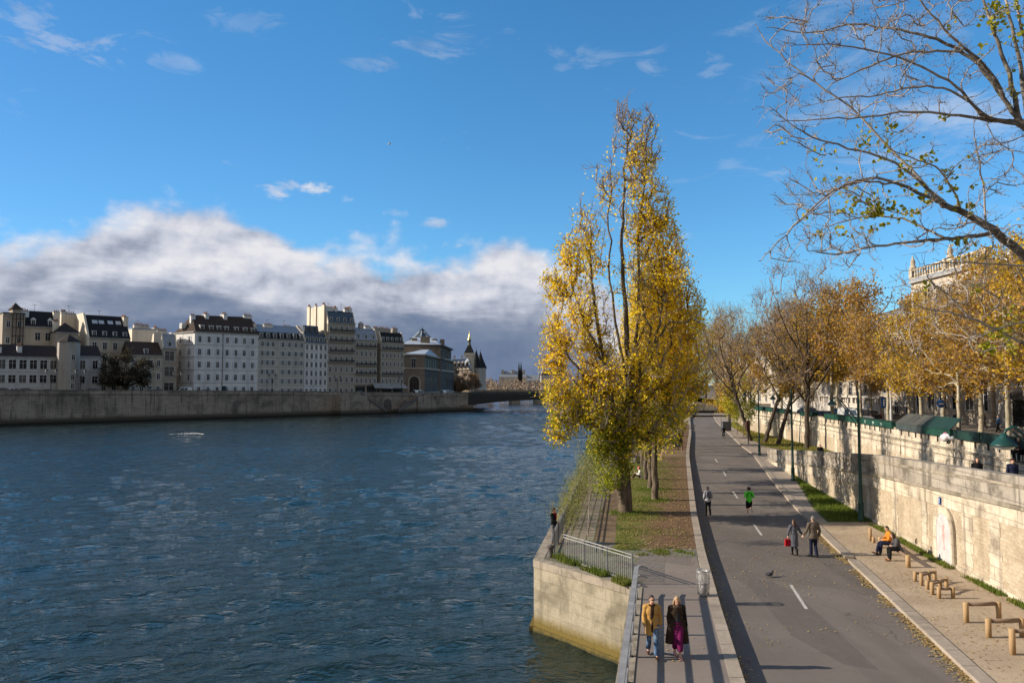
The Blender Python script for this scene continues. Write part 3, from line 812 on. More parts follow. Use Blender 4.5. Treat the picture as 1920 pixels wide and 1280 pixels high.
def win_mesh(w, h, style=0):
    k = (round(w, 2), round(h, 2), style)
    if k in _WM: return _WM[k]
    mb = MB()
    g = 1 if style != 2 else 2
    mb.add([(-w / 2, -.02, 0), (w / 2, -.02, 0), (w / 2, -.02, h), (-w / 2, -.02, h)], [(0, 1, 2, 3)], g)
    f = .075
    mb.bb(-w / 2 - .05, -w / 2 + f, -.07, 0, -.02, h + .05); mb.bb(w / 2 - f, w / 2 + .05, -.07, 0, -.02, h + .05)
    mb.bb(-w / 2 + f, w / 2 - f, -.07, 0, h - f, h + .05)
    mb.bb(-.035, .035, -.06, -.022, 0, h - f)
    if h > 1.2: mb.bb(-w / 2 + f, -.035, -.055, -.022, h * .62, h * .62 + .05); mb.bb(.035, w / 2 - f, -.055, -.022, h * .62, h * .62 + .05)
    mb.bb(-w / 2 - .14, w / 2 + .14, -.16, 0, -.12, -.02)
    if style in (1, 3): mb.bb(-w / 2 - .12, w / 2 + .12, -.12, 0, h + .05, h + .2)
    o = mb.build('window', [WHITEP if style != 5 else WALLM['sooty'], GLS, GLS2]); me = o.data
    bpy.data.objects.remove(o)
    _WM[k] = me
    return me
def add_window(parent, loc, w, h, style=0, rz=0., shutters=None, name='window'):
    o = link(name, win_mesh(w, h, style), parent, loc); o.rotation_euler = (0, 0, rz)
    if shutters:
        k = ('sh', round(w, 2), round(h, 2), shutters.name)
        if k not in _WM:
            mb = MB(); mb.bb(-w / 4 - .03, w / 4, -.09, -.035, 0, h)
            for q in range(4): mb.bb(-w / 4 + .02, w / 4 - .05, -.105, -.09, h * (.1 + q * .22), h * (.1 + q * .22) + h * .12)
            s = mb.build('shutter', shutters); _WM[k] = s.data; bpy.data.objects.remove(s)
        for sx in (-1, 1):
            link('shutter', _WM[k], o, (sx * (w * .78 + .02), 0, 0))
    return o
_CHM = {}
def chimney(parent, loc, w, d, h, rz=0, m='party', pots=4):
    mb = MB(); mb.bb(-w / 2, w / 2, -d / 2, d / 2, 0, h); mb.bb(-w / 2 - .1, w / 2 + .1, -d / 2 - .1, d / 2 + .1, h, h + .18, 2)
    for i in range(pots):
        t = (i + .5) / pots - .5
        x, y = (t * w * .85, 0) if w > d else (0, t * d * .85)
        hh = .55 + .35 * rnd.random()
        mb.lathe([(.0, 0), (.17, 0), (.13, hh), (.0, hh)], 6, (x, y, h + .18), 1)
    o = mb.build('chimney', [WALLM[m], POT, TRIM], parent, loc); o.rotation_euler = (0, 0, rz)
    return o
def antenna(parent, loc, h=3.2):
    mb = MB(); mb.tube([(0, 0, 0), (0, 0, h)], .05, 4); mb.tube([(-.7, 0, h - .2), (.7, 0, h - .2)], .035, 4)
    for k in (-.5, -.1, .3, .6): mb.tube([(k, -.35, h - .2), (k, .35, h - .2)], .025, 3)
    mb.build('antenna', IRON, parent, loc)

def house(name, label, p0, p1, ye, cols, fls, back=15, depth=11, wall='white', roof=('mansard', 3., 1.6, 'slate', 'zinc'), win=(1.1, None), group=None, style=0,
          shut=None, dormers=0, stacks=(), balc=(), cats='building', gfl=None, base=0., x_in=.0, yb=None, party='party', courses=True, skip=(), cols_at=None, gf_tall=1.0, dstyle='box', ant=0, ab=None, zz_=None):
    a, b = (Vector(ab[0]), Vector(ab[1])) if ab else (fp(p0, back), fp(p1, back))
    L = (b - a).length; ang = math.atan2(b.y - a.y, b.x - a.x)
    dm = a.y
    z0 = (zst(a.y) - .4 if yb is None else Zat(yb, a.y)) + base
    Hh = Zat(ye, a.y) - z0 if zz_ is None else zz_[1]
    if zz_: z0 = zz_[0]
    t = thing(name, label, cats, (a.x, a.y, z0), ang, group)
    mb = MB(); mb.bb(0, L, 0, depth, 0, Hh); mb.build('wall', WALLM[wall], t)
    fh = Hh / (fls + (gf_tall - 1))
    zs = [0 if k == 0 else fh * (gf_tall + k - 1) for k in range(fls)]
    if courses:
        tm_ = TRIM if wall != 'stone' else WALLM['stone']
        for k in range(1, fls):
            mb = MB(); mb.bb(0.03, L - .03, -.10, 0, -.12, .02); mb.build('string_course', tm_, t, (0, 0, zs[k]))
        mb = MB(); mb.bb(-.02, L + .02, -.38, 0, Hh - .30, Hh + .02); mb.build('cornice', tm_, t)
    w, h = win; 
    cu = cols_at or [(i + .5) / cols for i in range(cols)]
    for k in range(fls):
        if k == 0 and gfl == 'shop':
            mb = MB()
            n = max(2, int(L / 4))
            for i in range(n):
                x0, x1 = L * (i + .08) / n, L * (i + .92) / n
                mb.bb(x0, x1, -.12, 0, .4, fh * gf_tall * .78, 0); mb.bb(x0 - .05, x1 + .05, -.35, 0, fh * gf_tall * .78, fh * gf_tall * .95, 1)
            mb.build('shopfront', [GLS, M('shop_fascia', (.05, .05, .06), (.12, .1, .08), .2)], t); continue
        if k == 0 and gfl == 'none': continue
        hh = h or fh * .6
        for i, u in enumerate(cu):
            if (k, i) in skip: continue
            st = style
            if rnd.random() < .25: st = 2
            add_window(t, (u * L, 0, zs[k] + (fh * .2 if k else fh * gf_tall * .28)), w, hh if k else hh * .85, st, 0., shut)
    for k in balc:
        zz = zs[k] + fh * .16
        mb = MB(); mb.bb(.3, L - .3, -.85, -.02, zz - .2, zz, 1); mb.bb(.3, L - .3, -.85, -.8, zz + .85, zz + .95)
        n = int(L / .22)
        for i in range(n): mb.bb(.32 + (L - .66) * i / n, .32 + (L - .66) * i / n + .05, -.84, -.81, zz, zz + .85)
        mb.bb(.3, L - .3, -.83, -.815, zz + .1, zz + .5)
        mb.build('balcony', [IRON, WALLM['stone']], t)
    kind = roof[0]
    if kind == 'mansard':
        _, hl, hu, m1, m2 = roof
        s = min(1.5, depth * .2)
        prof = [(-.15, Hh), (s, Hh + hl), (depth / 2, Hh + hl + hu), (depth - s, Hh + hl), (depth + .15, Hh)]
        mb = MB(); mb.xprof([(-.15, Hh + .02), (s, Hh + hl), (depth - s, Hh + hl), (depth + .15, Hh + .02)], .02, L - .02, 0)
        mb.xprof([(s - .12, Hh + hl), (depth / 2, Hh + hl + hu), (depth - s + .12, Hh + hl)], .02, L - .02, 1)
        mb.build('roof', [ROOFM[m1], ROOFM[m2]], t)
        mb = MB()
        pw = [(-.05, Hh - .5), (-.05, Hh + .3), (s, Hh + hl + .35), (depth / 2, Hh + hl + hu + .35), (depth - s, Hh + hl + .35), (depth + .05, Hh + .3), (depth + .05, Hh - .5)]
        mb.xprof(pw, -.03, .35); mb.build('gable_wall', WALLM[party], t)
        mb = MB(); mb.xprof(pw, L - .35, L + .03); mb.build('gable_wall', WALLM[party], t)
        zr = Hh + hl + hu * .6
    elif kind == 'gable':
        _, hl, m1 = roof; dd = min(depth * .5, hl * 1.3)
        prof = [(-.3, Hh - .05), (dd, Hh + hl), (depth - dd, Hh + hl), (depth + .3, Hh - .05)]
        mb = MB(); mb.xprof(prof, -.02, L + .02); mb.build('roof', ROOFM[m1], t); zr = Hh + hl * .8; s = dd * .6
        hu = 0
    elif kind == 'flat':
        mb = MB(); mb.bb(-.05, L + .05, -.1, depth, Hh, Hh + .5); mb.build('roof', ROOFM[roof[1]], t); zr = Hh + .5; s = 1; hl = hu = 0
    elif kind == 'hip':
        _, hl, m1, ends = roof
        i0 = hl * .95 if 'l' in ends else 0; i1 = hl * .95 if 'r' in ends else 0
        vs = [(-.4, -.4, Hh), (L + .4, -.4, Hh), (L + .4, depth + .4, Hh), (-.4, depth + .4, Hh), (i0, depth * .5, Hh + hl), (L - i1, depth * .5, Hh + hl)]
        mb = MB(); mb.add(vs, [(0, 1, 5, 4), (1, 2, 5), (2, 3, 4, 5), (3, 0, 4), (3, 2, 1, 0)]); mb.build('roof', ROOFM[m1], t); zr = Hh + hl * .75; s = depth * .35; hu = 0
    else:
        zr = Hh; s = 1; hl = hu = 0
    for i in range(dormers):
        u = (i + .5) / dormers if dormers > 1 else .5
        mb = MB()
        y1 = .12 if kind == 'mansard' else .35
        zz = Hh + .35
        dh = min(1.75, hl * .72)
        mb.bb(-.62, .62, y1, y1 + 1.8, zz, zz + dh, 0)
        mb.add([(-.42, y1 - .03, zz + .12), (.42, y1 - .03, zz + .12), (.42, y1 - .03, zz + dh - .15), (-.42, y1 - .03, zz + dh - .15)], [(0, 1, 2, 3)], 1)
        mb.bb(-.03, .03, y1 - .05, y1 - .03, zz + .12, zz + dh - .15, 0)
        if dstyle == 'box': mb.bb(-.72, .72, y1 - .12, y1 + 1.9, zz + dh, zz + dh + .12, 2)
        else:
            vs = [(-.8, y1 - .15, zz + dh), (.8, y1 - .15, zz + dh), (0, y1 - .15, zz + dh + .75), (-.8, y1 + 2, zz + dh), (.8, y1 + 2, zz + dh), (0, y1 + 2, zz + dh + .75)]
            mb.add(vs, [(0, 1, 2), (1, 4, 5, 2), (4, 3, 5), (3, 0, 2, 5), (0, 3, 4, 1)], 2)
        mb.build('dormer', [WHITEP, GLS, WHITEP if dstyle != 'box' else ROOFM['zinc']], t, (u * L, 0, 0))
    for st in stacks:
        u, w_, d_, up = st[:4]; m_ = st[4] if len(st) > 4 else 'party'
        yy = st[5] if len(st) > 5 else depth * .5
        chimney(t, (u * L, yy, Hh), w_, d_, (zr - Hh) + up, 0, m_, max(2, int(max(w_, d_) / .5)))
    for i in range(ant): antenna(t, (L * (.3 + .4 * i + .1 * rnd.random()), depth * .5, zr))
    return t, L, Hh, fh
def XY0(px, d): return ((px - 960) / F * d, d)
GB = 'houses along the far quay'
# --- old low houses at the left end
house('low_house', 'low white house with two rows of large windows beside stair turret', -70, 110, 666, 9, 2, 15, 9, 'shadewhite', ('gable', 3.6, 'dtile'), (1.9, 2.6), GB, 1, gf_tall=1.0, stacks=((.58, 1.2, .9, .1, 'white', 1.8), (.36, 1.4, .9, -.2, 'white', 1.5)), base=2.2)
mb = MB()
t, L, Hh, fh = house('low_house', 'narrow white low house between stone stair turret and dark tree', 143, 190, 667, 2, 2, 15, 9, 'shadewhite', ('gable', 3.4, 'dtile'), (1.5, 2.5), GB, 1, base=2.2)
for (p0, p1, lab) in ((-70, 110, 'grey rendered plinth storey under the white low house with two rows'), (143, 190, 'grey rendered plinth storey under the narrow white low house')):
    a, b = fp(p0, 14.9), fp(p1, 14.9)
    par = [o for o in COL.objects if o.name.startswith('low_house') and o.type == 'EMPTY'][0 if p0 < 0 else 1]
    L = (b - a).length
    mb = MB(); mb.bb(0, L, -.12, 9, -2.6, 0); mb.build('plinth', WALLM['grey'], par)
    mb = MB()
    for k in range(int(L / 4.5)): mb.bb(1.5 + k * 4.5, 3.2 + k * 4.5, -.18, -.12, -1.9, -.75)
    if p0 < 0: pass
    mb.build('cellar_window', GLS, par)
# stair turret
a = fp(128, 13.6); z0 = zst(a.y) - .4
t = thing('stair_turret', 'pale stone stair turret with pointed dark cap between the low white houses', 'tower', (a.x, a.y, z0), math.atan2(QT.y, QT.x), GB)
zt = Zat(641, a.y) - z0
pg = [(3.0 * math.cos(R(22.5 + 45 * k)), 3.0 * math.sin(R(22.5 + 45 * k))) for k in range(8)]
mb = MB(); mb.prism(pg, 0, zt); mb.build('wall', PL('turret', (.36, .33, .295)), t)
mb = MB(); vs = [(x * 1.12, y * 1.12, zt) for x, y in pg] + [(0, 0, zt + 2.3)]
mb.add(vs, [(i, (i + 1) % 8, 8) for i in range(8)] + [tuple(reversed(range(8)))]); mb.build('roof', ROOFM['dtile'], t)
for z_, w_ in ((2.0, .9), (4.6, 1.0), (10.4, 1.0)): add_window(t, (0.6, -2.78, z_), w_, 1.6)
mb = MB()
for z_ in (3.6, 9.2): mb.prism([(x * 1.015, y * 1.015) for x, y in pg], z_, z_ + .2)
mb.build('string_course', TRIM, t)
# --- taller houses behind
house('old_house', 'tall cream old house with pedimented dormers behind the low white house', 44, 108, 611, 2, 4, 34, 9, 'cream', ('gable', 5.2, 'slate'), (1.5, 2.4), GB, 0, dormers=2, dstyle='gable', stacks=((.02, 2.6, 1.2, .6, 'white', 3), (.98, 1.8, 1.5, .9, 'party', 3)), ant=1, cols_at=[.38, .68])
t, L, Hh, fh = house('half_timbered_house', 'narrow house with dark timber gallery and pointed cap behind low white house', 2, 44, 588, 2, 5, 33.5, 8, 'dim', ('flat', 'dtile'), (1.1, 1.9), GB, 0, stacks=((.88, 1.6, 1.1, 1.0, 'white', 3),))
mb = MB()
for x in (L * .42, L * .58, L * .76, L * .9): mb.bb(x - .1, x + .1, -.85, -.65, 4, Hh + .2)
for z_ in np.arange(5, Hh, 2.6): mb.bb(L * .38, L * .94, -.9, -.6, z_, z_ + .2)
mb.build('timber_gallery', M('dark_timber', (.04, .03, .025), None, 1.), t)
mb = MB(); x0, x1 = L * .34, L * .86
mb.bb(x0 + .4, x1 - .4, -.4, 4.5, Hh + .4, Hh + 1.6, 1)
mb.add([(x0, -1, Hh + 1.6), (x1, -1, Hh + 1.6), (x1, 5, Hh + 1.6), (x0, 5, Hh + 1.6), ((x0 + x1) / 2, 2, Hh + 3.8)], [(0, 1, 4), (1, 2, 4), (2, 3, 4), (3, 0, 4), (3, 2, 1, 0)])
mb.build('cap_roof', [ROOFM['tile'], WALLM['dim']], t)
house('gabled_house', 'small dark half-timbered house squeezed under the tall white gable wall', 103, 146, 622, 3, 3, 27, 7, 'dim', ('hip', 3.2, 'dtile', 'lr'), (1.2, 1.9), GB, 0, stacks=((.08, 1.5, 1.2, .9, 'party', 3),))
# big pale party wall with the roof house to its right
t, L, Hh, fh = house('dormer_house', 'pale house with tall dark roof, four white dormers and skylights', 166, 243, 632, 4, 4, 26, 12, 'cream', ('gable', 7.6, 'slate'), (1.3, 2.2), GB, 1, dormers=4, stacks=((.96, 1.4, 5.5, 1.2, 'party', 6), (.78, 2.4, 1.2, .4, 'party', 6.2)), ant=1)
mb = MB()
for u in (.14, .30, .52, .72): mb.add([(u * L, 3.6, Hh + 4.73), (u * L + 1.6, 3.6, Hh + 4.73), (u * L + 1.6, 4.5, Hh + 5.9), (u * L, 4.5, Hh + 5.9)], [(0, 1, 2, 3)])
mb.build('skylight', M('skylight_glass', (.5, .53, .58), None, 1., .2, spec=.6), t)
mb = MB(); mb.xprof([(-.2, 0), (-.2, Hh), (.6, Hh + 1.2), (5.6, Hh + 8.1), (16, Hh + 8.1), (16, 0)], -.6, .0); mb.build('gable_wall', WALLM['party'], t)
a = fp(112, 40); z0 = zst(a.y)
t = thing('gable_house', 'windowless white gable wall house catching the sun above old rooftops', 'building', (a.x, a.y, z0), math.atan2(QT.y, QT.x), GB)
Lw = (fp(163, 40) - a).length; zt = Zat(588, a.y) - z0
mb = MB(); mb.bb(0, Lw, 0, 7, 0, zt); mb.build('wall', WALLM['party'], t)
chimney(t, (Lw * .12, 2, zt), 1.5, 1.1, .8); chimney(t, (Lw * .4, 3, zt - .5), 3, 1.1, .9); antenna(t, (Lw * .35, 3, zt))
mb = MB(); mb.bb(-.1, Lw + .1, -.1, 7.1, zt, zt + .12); mb.build('roof', ROOFM['zinc'], t)
# behind the tree
house('plain_house', 'plain cream blank-walled house standing back above dark red roof', 246, 299, 617, 2, 4, 42, 10, 'party', ('flat', 'zinc'), (1., 1.6), GB, skip=[(k, i) for k in range(4) for i in range(2)], courses=False, stacks=((.3, 3., 1.2, 1.2, 'party', 3), (.55, 2.5, 1.2, 1.0, 'party', 3), (.95, 1.6, 3, .5, 'party', 4)), ant=1)
house('brown_roofed_house', 'low white house with steep brown roof behind the dark tree', 243, 305, 665, 4, 3, 18, 10, 'cream', ('gable', 4.6, 'tile'), (1.1, 1.9), GB, 1, dormers=1)
house('narrow_house', 'narrow stone house with wide dark ribbon windows beside white corner block', 304, 331, 652, 1, 3, 19, 11, 'stone', ('mansard', 4.6, .6, 'zinc', 'zinc'), (3.2, 3.2), GB, 0, dormers=1, stacks=((.3, 3, 1.2, 1., 'party', 5),))
# --- white corner block
a = fp(366, 15); b = fp(483, 15)
t, L, Hh, fh = house('white_corner_house', 'large white five-storey corner block with brown hipped roof and grey shutters', 364, 483, 621, 9, 5, 15, 13, 'white', ('none', 6.6), (1.05, 1.9), GB, 0, shut=SHUT, dormers=0,
      cols_at=[.075, .215, .355, .50, .64, .775, .91], stacks=((.05, 1.5, 1.3, 5.6, 'white', 5.2), (.27, 1.3, 3.2, 6.4, 'white', 6.5), (.56, 1.3, 3.2, 6.8, 'white', 6.5), (.95, 3.0, 1.3, 6.9, 'white', 6.5)), ant=1)
# its side facade turning away to the left
wl = Vector(XY0(328, fp(366, 15).y + 7)) - fp(364, 15); wl = Vector((wl.dot(QT), wl.dot(QN)))
wb = wl + Vector((3.0, 11.0)); ws = wl.length; wa = math.atan2(-wl.y, -wl.x)
mb = MB(); mb.prism([(0.02, .02), (wl.x, wl.y), (wb.x, wb.y), (.02, 13)], 0, Hh); mb.build('side_wall', WALLM['white'], t)
mb = MB()
for z0_, z1_, o_ in [(fh * k - .12, fh * k + .02, .1) for k in range(1, 5)] + [(Hh - .3, Hh + .02, .38)]: mb.band([(wl.x, wl.y), (-.1, .02)], 0, -o_, z0_, z1_)
mb.build('side_cornice', TRIM, t)
for k in range(5):
    for f_ in (.27, .73):
        p_ = wl * (1 - f_)
        add_window(t, (p_.x, p_.y, fh * k + fh * (.2 if k else .28)), 1.05, 1.9 if k else 1.6, 0, wa, SHUT)
mb = MB(); ov = .45
vs = [(wl.x - ov, wl.y - ov, Hh), (0, -ov, Hh), (L + .1, -ov, Hh), (L + .1, 13.4, Hh), (wb.x, wb.y + ov, Hh), (1.5, 6.4, Hh + 6.0), (L + .1, 6.5, Hh + 6.6)]
mb.add(vs, [(0, 1, 5), (1, 2, 6, 5), (2, 3, 6), (3, 4, 5, 6), (4, 0, 5), (4, 3, 2, 1, 0)]); mb.build('roof', ROOFM['tile'], t)
mb = MB(); mb.bb(-.8, .8, -1.2, 1.2, 0, 1.9); o = mb.build('side_dormer', WHITEP, t, (wl.x * .45, wl.y * .45 + 2.0, Hh + 1.2)); o.rotation_euler = (0, 0, wa)
for u in (.12, .26, .38, .5, .66, .8, .93):
    mb = MB(); mb.bb(-.7, .7, .6, 3.2, Hh + .5, Hh + 2.2, 0); mb.add([(-.5, .57, Hh + .7), (.5, .57, Hh + .7), (.5, .57, Hh + 2.0), (-.5, .57, Hh + 2.0)], [(0, 1, 2, 3)], 1)
    mb.bb(-.8, .8, .5, 3.3, Hh + 2.2, Hh + 2.34, 0); mb.build('dormer', [WHITEP, GLS2], t, (u * L, 0, 0))
mb = MB(); mb.tube([(L * .43, -.12, .3), (L * .43, -.12, Hh - .3)], .09, 5); mb.build('drainpipe', IRON, t)
mb = MB(); mb.bb(-.7, .7, -.14, 0, .1, 3.0, 0); mb.bb(-.85, .85, -.18, 0, 3.0, 3.3, 1); mb.build('door', [M('blue_door', (.012, .04, .06), None, 1.), WHITEP], t, (L * .46, 0, 0))
# --- the long terrace towards the bridge
t, L, Hh, fh = house('shuttered_house', 'beige six-storey house with grey shutters between white corner block and blue mansard house', 483, 571, 634, 7, 6, 15, 12, 'beige', ('mansard', 2.5, 3.0, 'slate', 'zinc'), (1.0, 1.7), GB, 0, shut=SHUTG, dormers=7,
      cols_at=[.09, .20, .31, .52, .66, .80, .93], stacks=((.33, 3.4, 1.2, 1.0, 'party', 5), (.0, 1.0, 5, .8, 'party', 5), (.8, 3.5, 1.2, .7, 'party', 7)), gf_tall=1.1, ant=2)
house('blue_mansard_house', 'slim white six-storey house with two-tier blue zinc mansard roof', 571, 614, 642, 5, 6, 15, 12, 'white', ('mansard', 3.6, .8, 'bzinc', 'bzinc'), (.95, 1.9), GB, 3, dormers=5, gf_tall=1.1, stacks=())
t = [o for o in COL.objects if o.name == 'blue_mansard_house'][0]
L = (fp(614, 15) - fp(571, 15)).length; a = fp(571, 15); Hh = Zat(642, a.y) - (zst(a.y) - .4)
mb = MB(); mb.xprof([(1.3, Hh + 3.6), (2.1, Hh + 6.6), (9, Hh + 6.6), (9.6, Hh + 3.6)], .3, L * .68); mb.build('attic', ROOFM['bzinc'], t)
for u in (.1, .33, .56): 
    mb = MB(); mb.bb(-.55, .55, 1.2, 2.6, Hh + 4.0, Hh + 6.0, 0); mb.add([(-.4, 1.18, Hh + 4.1), (.4, 1.18, Hh + 4.1), (.4, 1.18, Hh + 5.8), (-.4, 1.18, Hh + 5.8)], [(0, 1, 2, 3)], 1); mb.build('dormer', [ROOFM['bzinc'], GLS2], t, (u * L, 0, 0))
t, L, Hh, fh = house('tall_balcony_house', 'tallest stone house with dark balconies and high sunlit party wall', 614, 665, 604, 5, 7, 15, 13, 'stone', ('mansard', 4.3, 1.2, 'bzinc', 'slate'), (1.05, 2.0), GB, 3, dormers=4, balc=(3, 4, 5, 6), gf_tall=1.15,
      stacks=((.2, 3.2, 1.2, .8, 'white', 3.6), (.42, 1.2, 3., .9, 'white', 4), (.9, 3.0, 1.2, .9, 'white', 4), (.98, 1.0, 4.5, 1.2, 'white', 5)), ant=2, party='party')
mb = MB(); mb.bb(-.45, -.03, 1.6, 15, 0, Hh + 6.3); mb.build('party_wall', WALLM['party'], t)
for yy in (2.6, 8.4, 13.6): chimney(t, (-.5, yy, Hh - 3.5), .7, 2.0 if yy != 8.4 else 1.3, 10.3, 0, 'party', 4)
house('grey_mansard_house', 'stone house with pale zinc mansard roof left of the cafe corner', 665, 707, 636, 5, 6, 15, 12, 'stone', ('mansard', 4.2, 1.0, 'zinc', 'zinc'), (1.0, 1.9), GB, 3, dormers=3, balc=(2, 3, 5), gfl='shop', gf_tall=1.25,
      stacks=((.14, 1.6, 1.2, 1.6, 'dim', 4), (.5, 1.8, 1.2, 1.8, 'dim', 4), (.85, 2.6, 1.2, .8, 'white', 5)))
t, L, Hh, fh = house('cafe_corner_house', 'stone corner house with black mansard above the cafe awning', 714, 757, 641, 6, 6, 15, 16, 'stone', ('mansard', 4.0, .8, 'slate', 'slate'), (.95, 1.9), GB, 3, dormers=5, balc=(2, 5), gfl='shop', gf_tall=1.3,
      stacks=((.05, 2.6, 1.4, 1.4, 'dim', 5), (.3, 2.8, 1.4, 1.4, 'dim', 5), (.55, 2.8, 1.4, 1.2, 'dim', 5), (.88, 2.4, 1.4, 1.6, 'dim', 5)))
mb = MB(); mb.add([(-5.5, -4, 3.3), (3, -4.4, 3.0), (3, -.3, 5.3), (-4, -.3, 5.3)], [(0, 1, 2, 3)]); mb.add([(3.2, -3.4, 3.2), (L, -3.4, 3.2), (L, -.3, 4.9), (3.2, -.3, 4.9)], [(0, 1, 2, 3)]); 
mb.build('awning', M('awning_cloth', (.34, .33, .31), (.2, .2, .2), .9), t)
# --- large dark hospital palace: brown end pavilion, darker river front
def poly_house(name, label, pts, z0, zt, wall, cat='building', loc=None):
    loc = loc or (pts[0][0], pts[0][1], z0)
    t = thing(name, label, cat, loc, 0, GB)
    mb = MB(); mb.prism([(x - loc[0], y - loc[1]) for x, y in pts], 0, zt - z0); mb.build('wall', wall, t)
    return t, loc
def edge_windows(t, loc, a, b, zs, n, w, h, style=0, f0=.0, f1=1.0):
    a = Vector(a[:2]); b = Vector(b[:2]); d = (b - a); ang = math.atan2(d.y, d.x)
    for z in zs:
        for i in range(n):
            p = a + d * (f0 + (f1 - f0) * (i + .5) / n)
            add_window(t, (p.x - loc[0], p.y - loc[1], z - loc[2]), w, h, style, ang)
def edge_band(mb, loc, a, b, z0, z1, out):
    a = Vector(a[:2]) - Vector(loc[:2]); b = Vector(b[:2]) - Vector(loc[:2])
    mb.band([(a.x, a.y), (b.x, b.y)], 0, -out, z0 - loc[2], z1 - loc[2])
def hip_roof(mb, loc, pts, z, h, inset, ov=.5, m=0):
    c = [Vector((x, y)) for x, y in pts]; cen = sum(c, Vector((0, 0))) / len(c)
    lo = [(p - cen) * (1 + ov / (p - cen).length) + cen for p in c]; hi = [cen + (p - cen) * inset for p in c]
    n = len(c)
    vs = [(p.x - loc[0], p.y - loc[1], z - loc[2]) for p in lo] + [(p.x - loc[0], p.y - loc[1], z + h - loc[2]) for p in hi]
    mb.add(vs, [(i, (i + 1) % n, n + (i + 1) % n, n + i) for i in range(n)] + [tuple(range(n, 2 * n)), tuple(reversed(range(n)))], m)
def XY(px, d): return ((px - 960) / F * d, d)
# front pavilion
A1, B1, C1, D1 = XY(757, 327), XY(796, 331), XY(851, 420), XY(815, 440)
z0 = 3.4; ze = Zat(664, 330)
t, loc = poly_house('hospital_palace', 'dark stone palace with brown arched end pavilion and white zinc roof', [A1, B1, C1, D1], z0, ze, WALLM['sooty'])
mb = MB(); edge_band(mb, loc, (A1[0] - .2, A1[1]), B1, z0, ze, .3); mb.build('end_facade', WALLM['brown'], t)
mb = MB()
for zz, hh, oo in ((ze - .6, .7, .8), (Zat(692, 330), .8, .6), (z0, 1.5, .45)): edge_band(mb, loc, A1, B1, zz, zz + hh, oo); edge_band(mb, loc, B1, C1, zz, zz + hh, oo)
mb.build('cornice', WALLM['stone'], t)
a, b = Vector(A1), Vector(B1); dv = (b - a); ang = math.atan2(dv.y, dv.x); 
mb = MB(); pr = [(-2.2, 0), (2.2, 0), (2.2, 4.6)] + [(2.2 * math.cos(k * math.pi / 8), 4.6 + 2.2 * math.sin(k * math.pi / 8)) for k in range(1, 9)]
mb.add([(x * 1.35, -.36, z * 1.06) for x, z in pr], [tuple(range(len(pr)))], 1); mb.add([(x, -.42, z) for x, z in pr], [tuple(range(len(pr)))], 0)
o = mb.build('arched_door', [GLS, WALLM['stone']], t, ((a + dv * .5).x - loc[0], (a + dv * .5).y - loc[1], 1.6)); o.rotation_euler = (0, 0, ang)
o = link('window', win_mesh(2.2, 4.0, 3), t, ((a + dv * .45).x - loc[0] + .2, (a + dv * .45).y - loc[1] - .33, Zat(689, 330) - z0)); o.rotation_euler = (0, 0, ang)
edge_windows(t, loc, B1, C1, [Zat(724, 326), Zat(688, 326)], 14, 1.8, 4.2, 5)
mb = MB(); hip_roof(mb, loc, [A1, B1, C1, D1], ze, 3.6, .35, 1.0); mb.build('roof', [ROOFM['pzinc']], t)
# upper block behind
A2, B2, C2, D2 = XY(752, 366), XY(826, 370), XY(846, 415), XY(770, 440)
ze2 = Zat(645, 362)
t, loc = poly_house('hospital_block', 'higher stone hospital block with white zinc roof behind the brown pavilion', [A2, B2, C2, D2], z0, ze2, WALLM['sooty'])
mb = MB(); edge_band(mb, loc, A2, B2, z0, ze2, .2); mb.build('end_facade', WALLM['brown'], t)
mb = MB()
for zz, hh, oo in ((ze2 - .6, .8, 1.1), (Zat(672, 362), .6, .5)): edge_band(mb, loc, A2, B2, zz, zz + hh, oo); edge_band(mb, loc, B2, C2, zz, zz + hh, oo)
mb.build('cornice', WALLM['sooty'], t)
edge_windows(t, loc, B2, C2, [Zat(669, 362), Zat(655, 362)], 7, 1.8, 2.6, 5)
edge_windows(t, loc, A2, B2, [Zat(664, 370)], 5, 1.2, 2.4, 0, .45, 1)
mb = MB(); hip_roof(mb, loc, [A2, B2, C2, D2], ze2, 4.6, .45, 1.2); mb.build('roof', [ROOFM['pzinc']], t)
cx = (A2[0] + B2[0]) / 2 - loc[0]
for px, d_, w_ in ((797, 372, 4.5), (814, 380, 2.6), (829, 384, 2.2), (777, 376, 2.6)):
    x, y = XY(px, d_); chimney(t, (x - loc[0], y - loc[1], ze2 - loc[2] + .5), w_, 1.6, 3.6 if w_ > 4 else 3.0, 0, 'brown', 0)
# commercial court dome
x, y = XY(791, 470); zb = Zat(632, 470)
t = thing('domed_court', 'grey zinc square dome with lantern rising behind the hospital palace', 'building', (x, y, 3.4))
mb = MB(); mb.prism([(-7, -7), (7, -7), (7, 7), (-7, 7)], 0, zb - 4.4); mb.build('wall', WALLM['stone'], t)
mb = MB(); q = lambda r, z: [(r, 0), ][0]
prof = [(r * .62, z * .55) for r, z in [(9.5, 0), (9.3, 1.0), (7.8, 2.6), (5.6, 4.6), (3.6, 7.4), (2.6, 8.4), (2.6, 9.6), (3.0, 9.8), (1.2, 11.2), (.35, 12.4), (.12, 14.2), (0, 15)]]
mb.lathe([(r, z) for r, z in prof], 8, (0, 0, zb - 4.4), 0, False)
for k in range(8):
    a = 2 * math.pi * k / 8
    mb.tube([((r + .15) * math.cos(a), (r + .15) * math.sin(a), zb - 4.4 + z) for r, z in prof[:6]], .3, 5, 1)
mb.build('dome', [ROOFM['bzinc'], ROOFM['pzinc']], t)
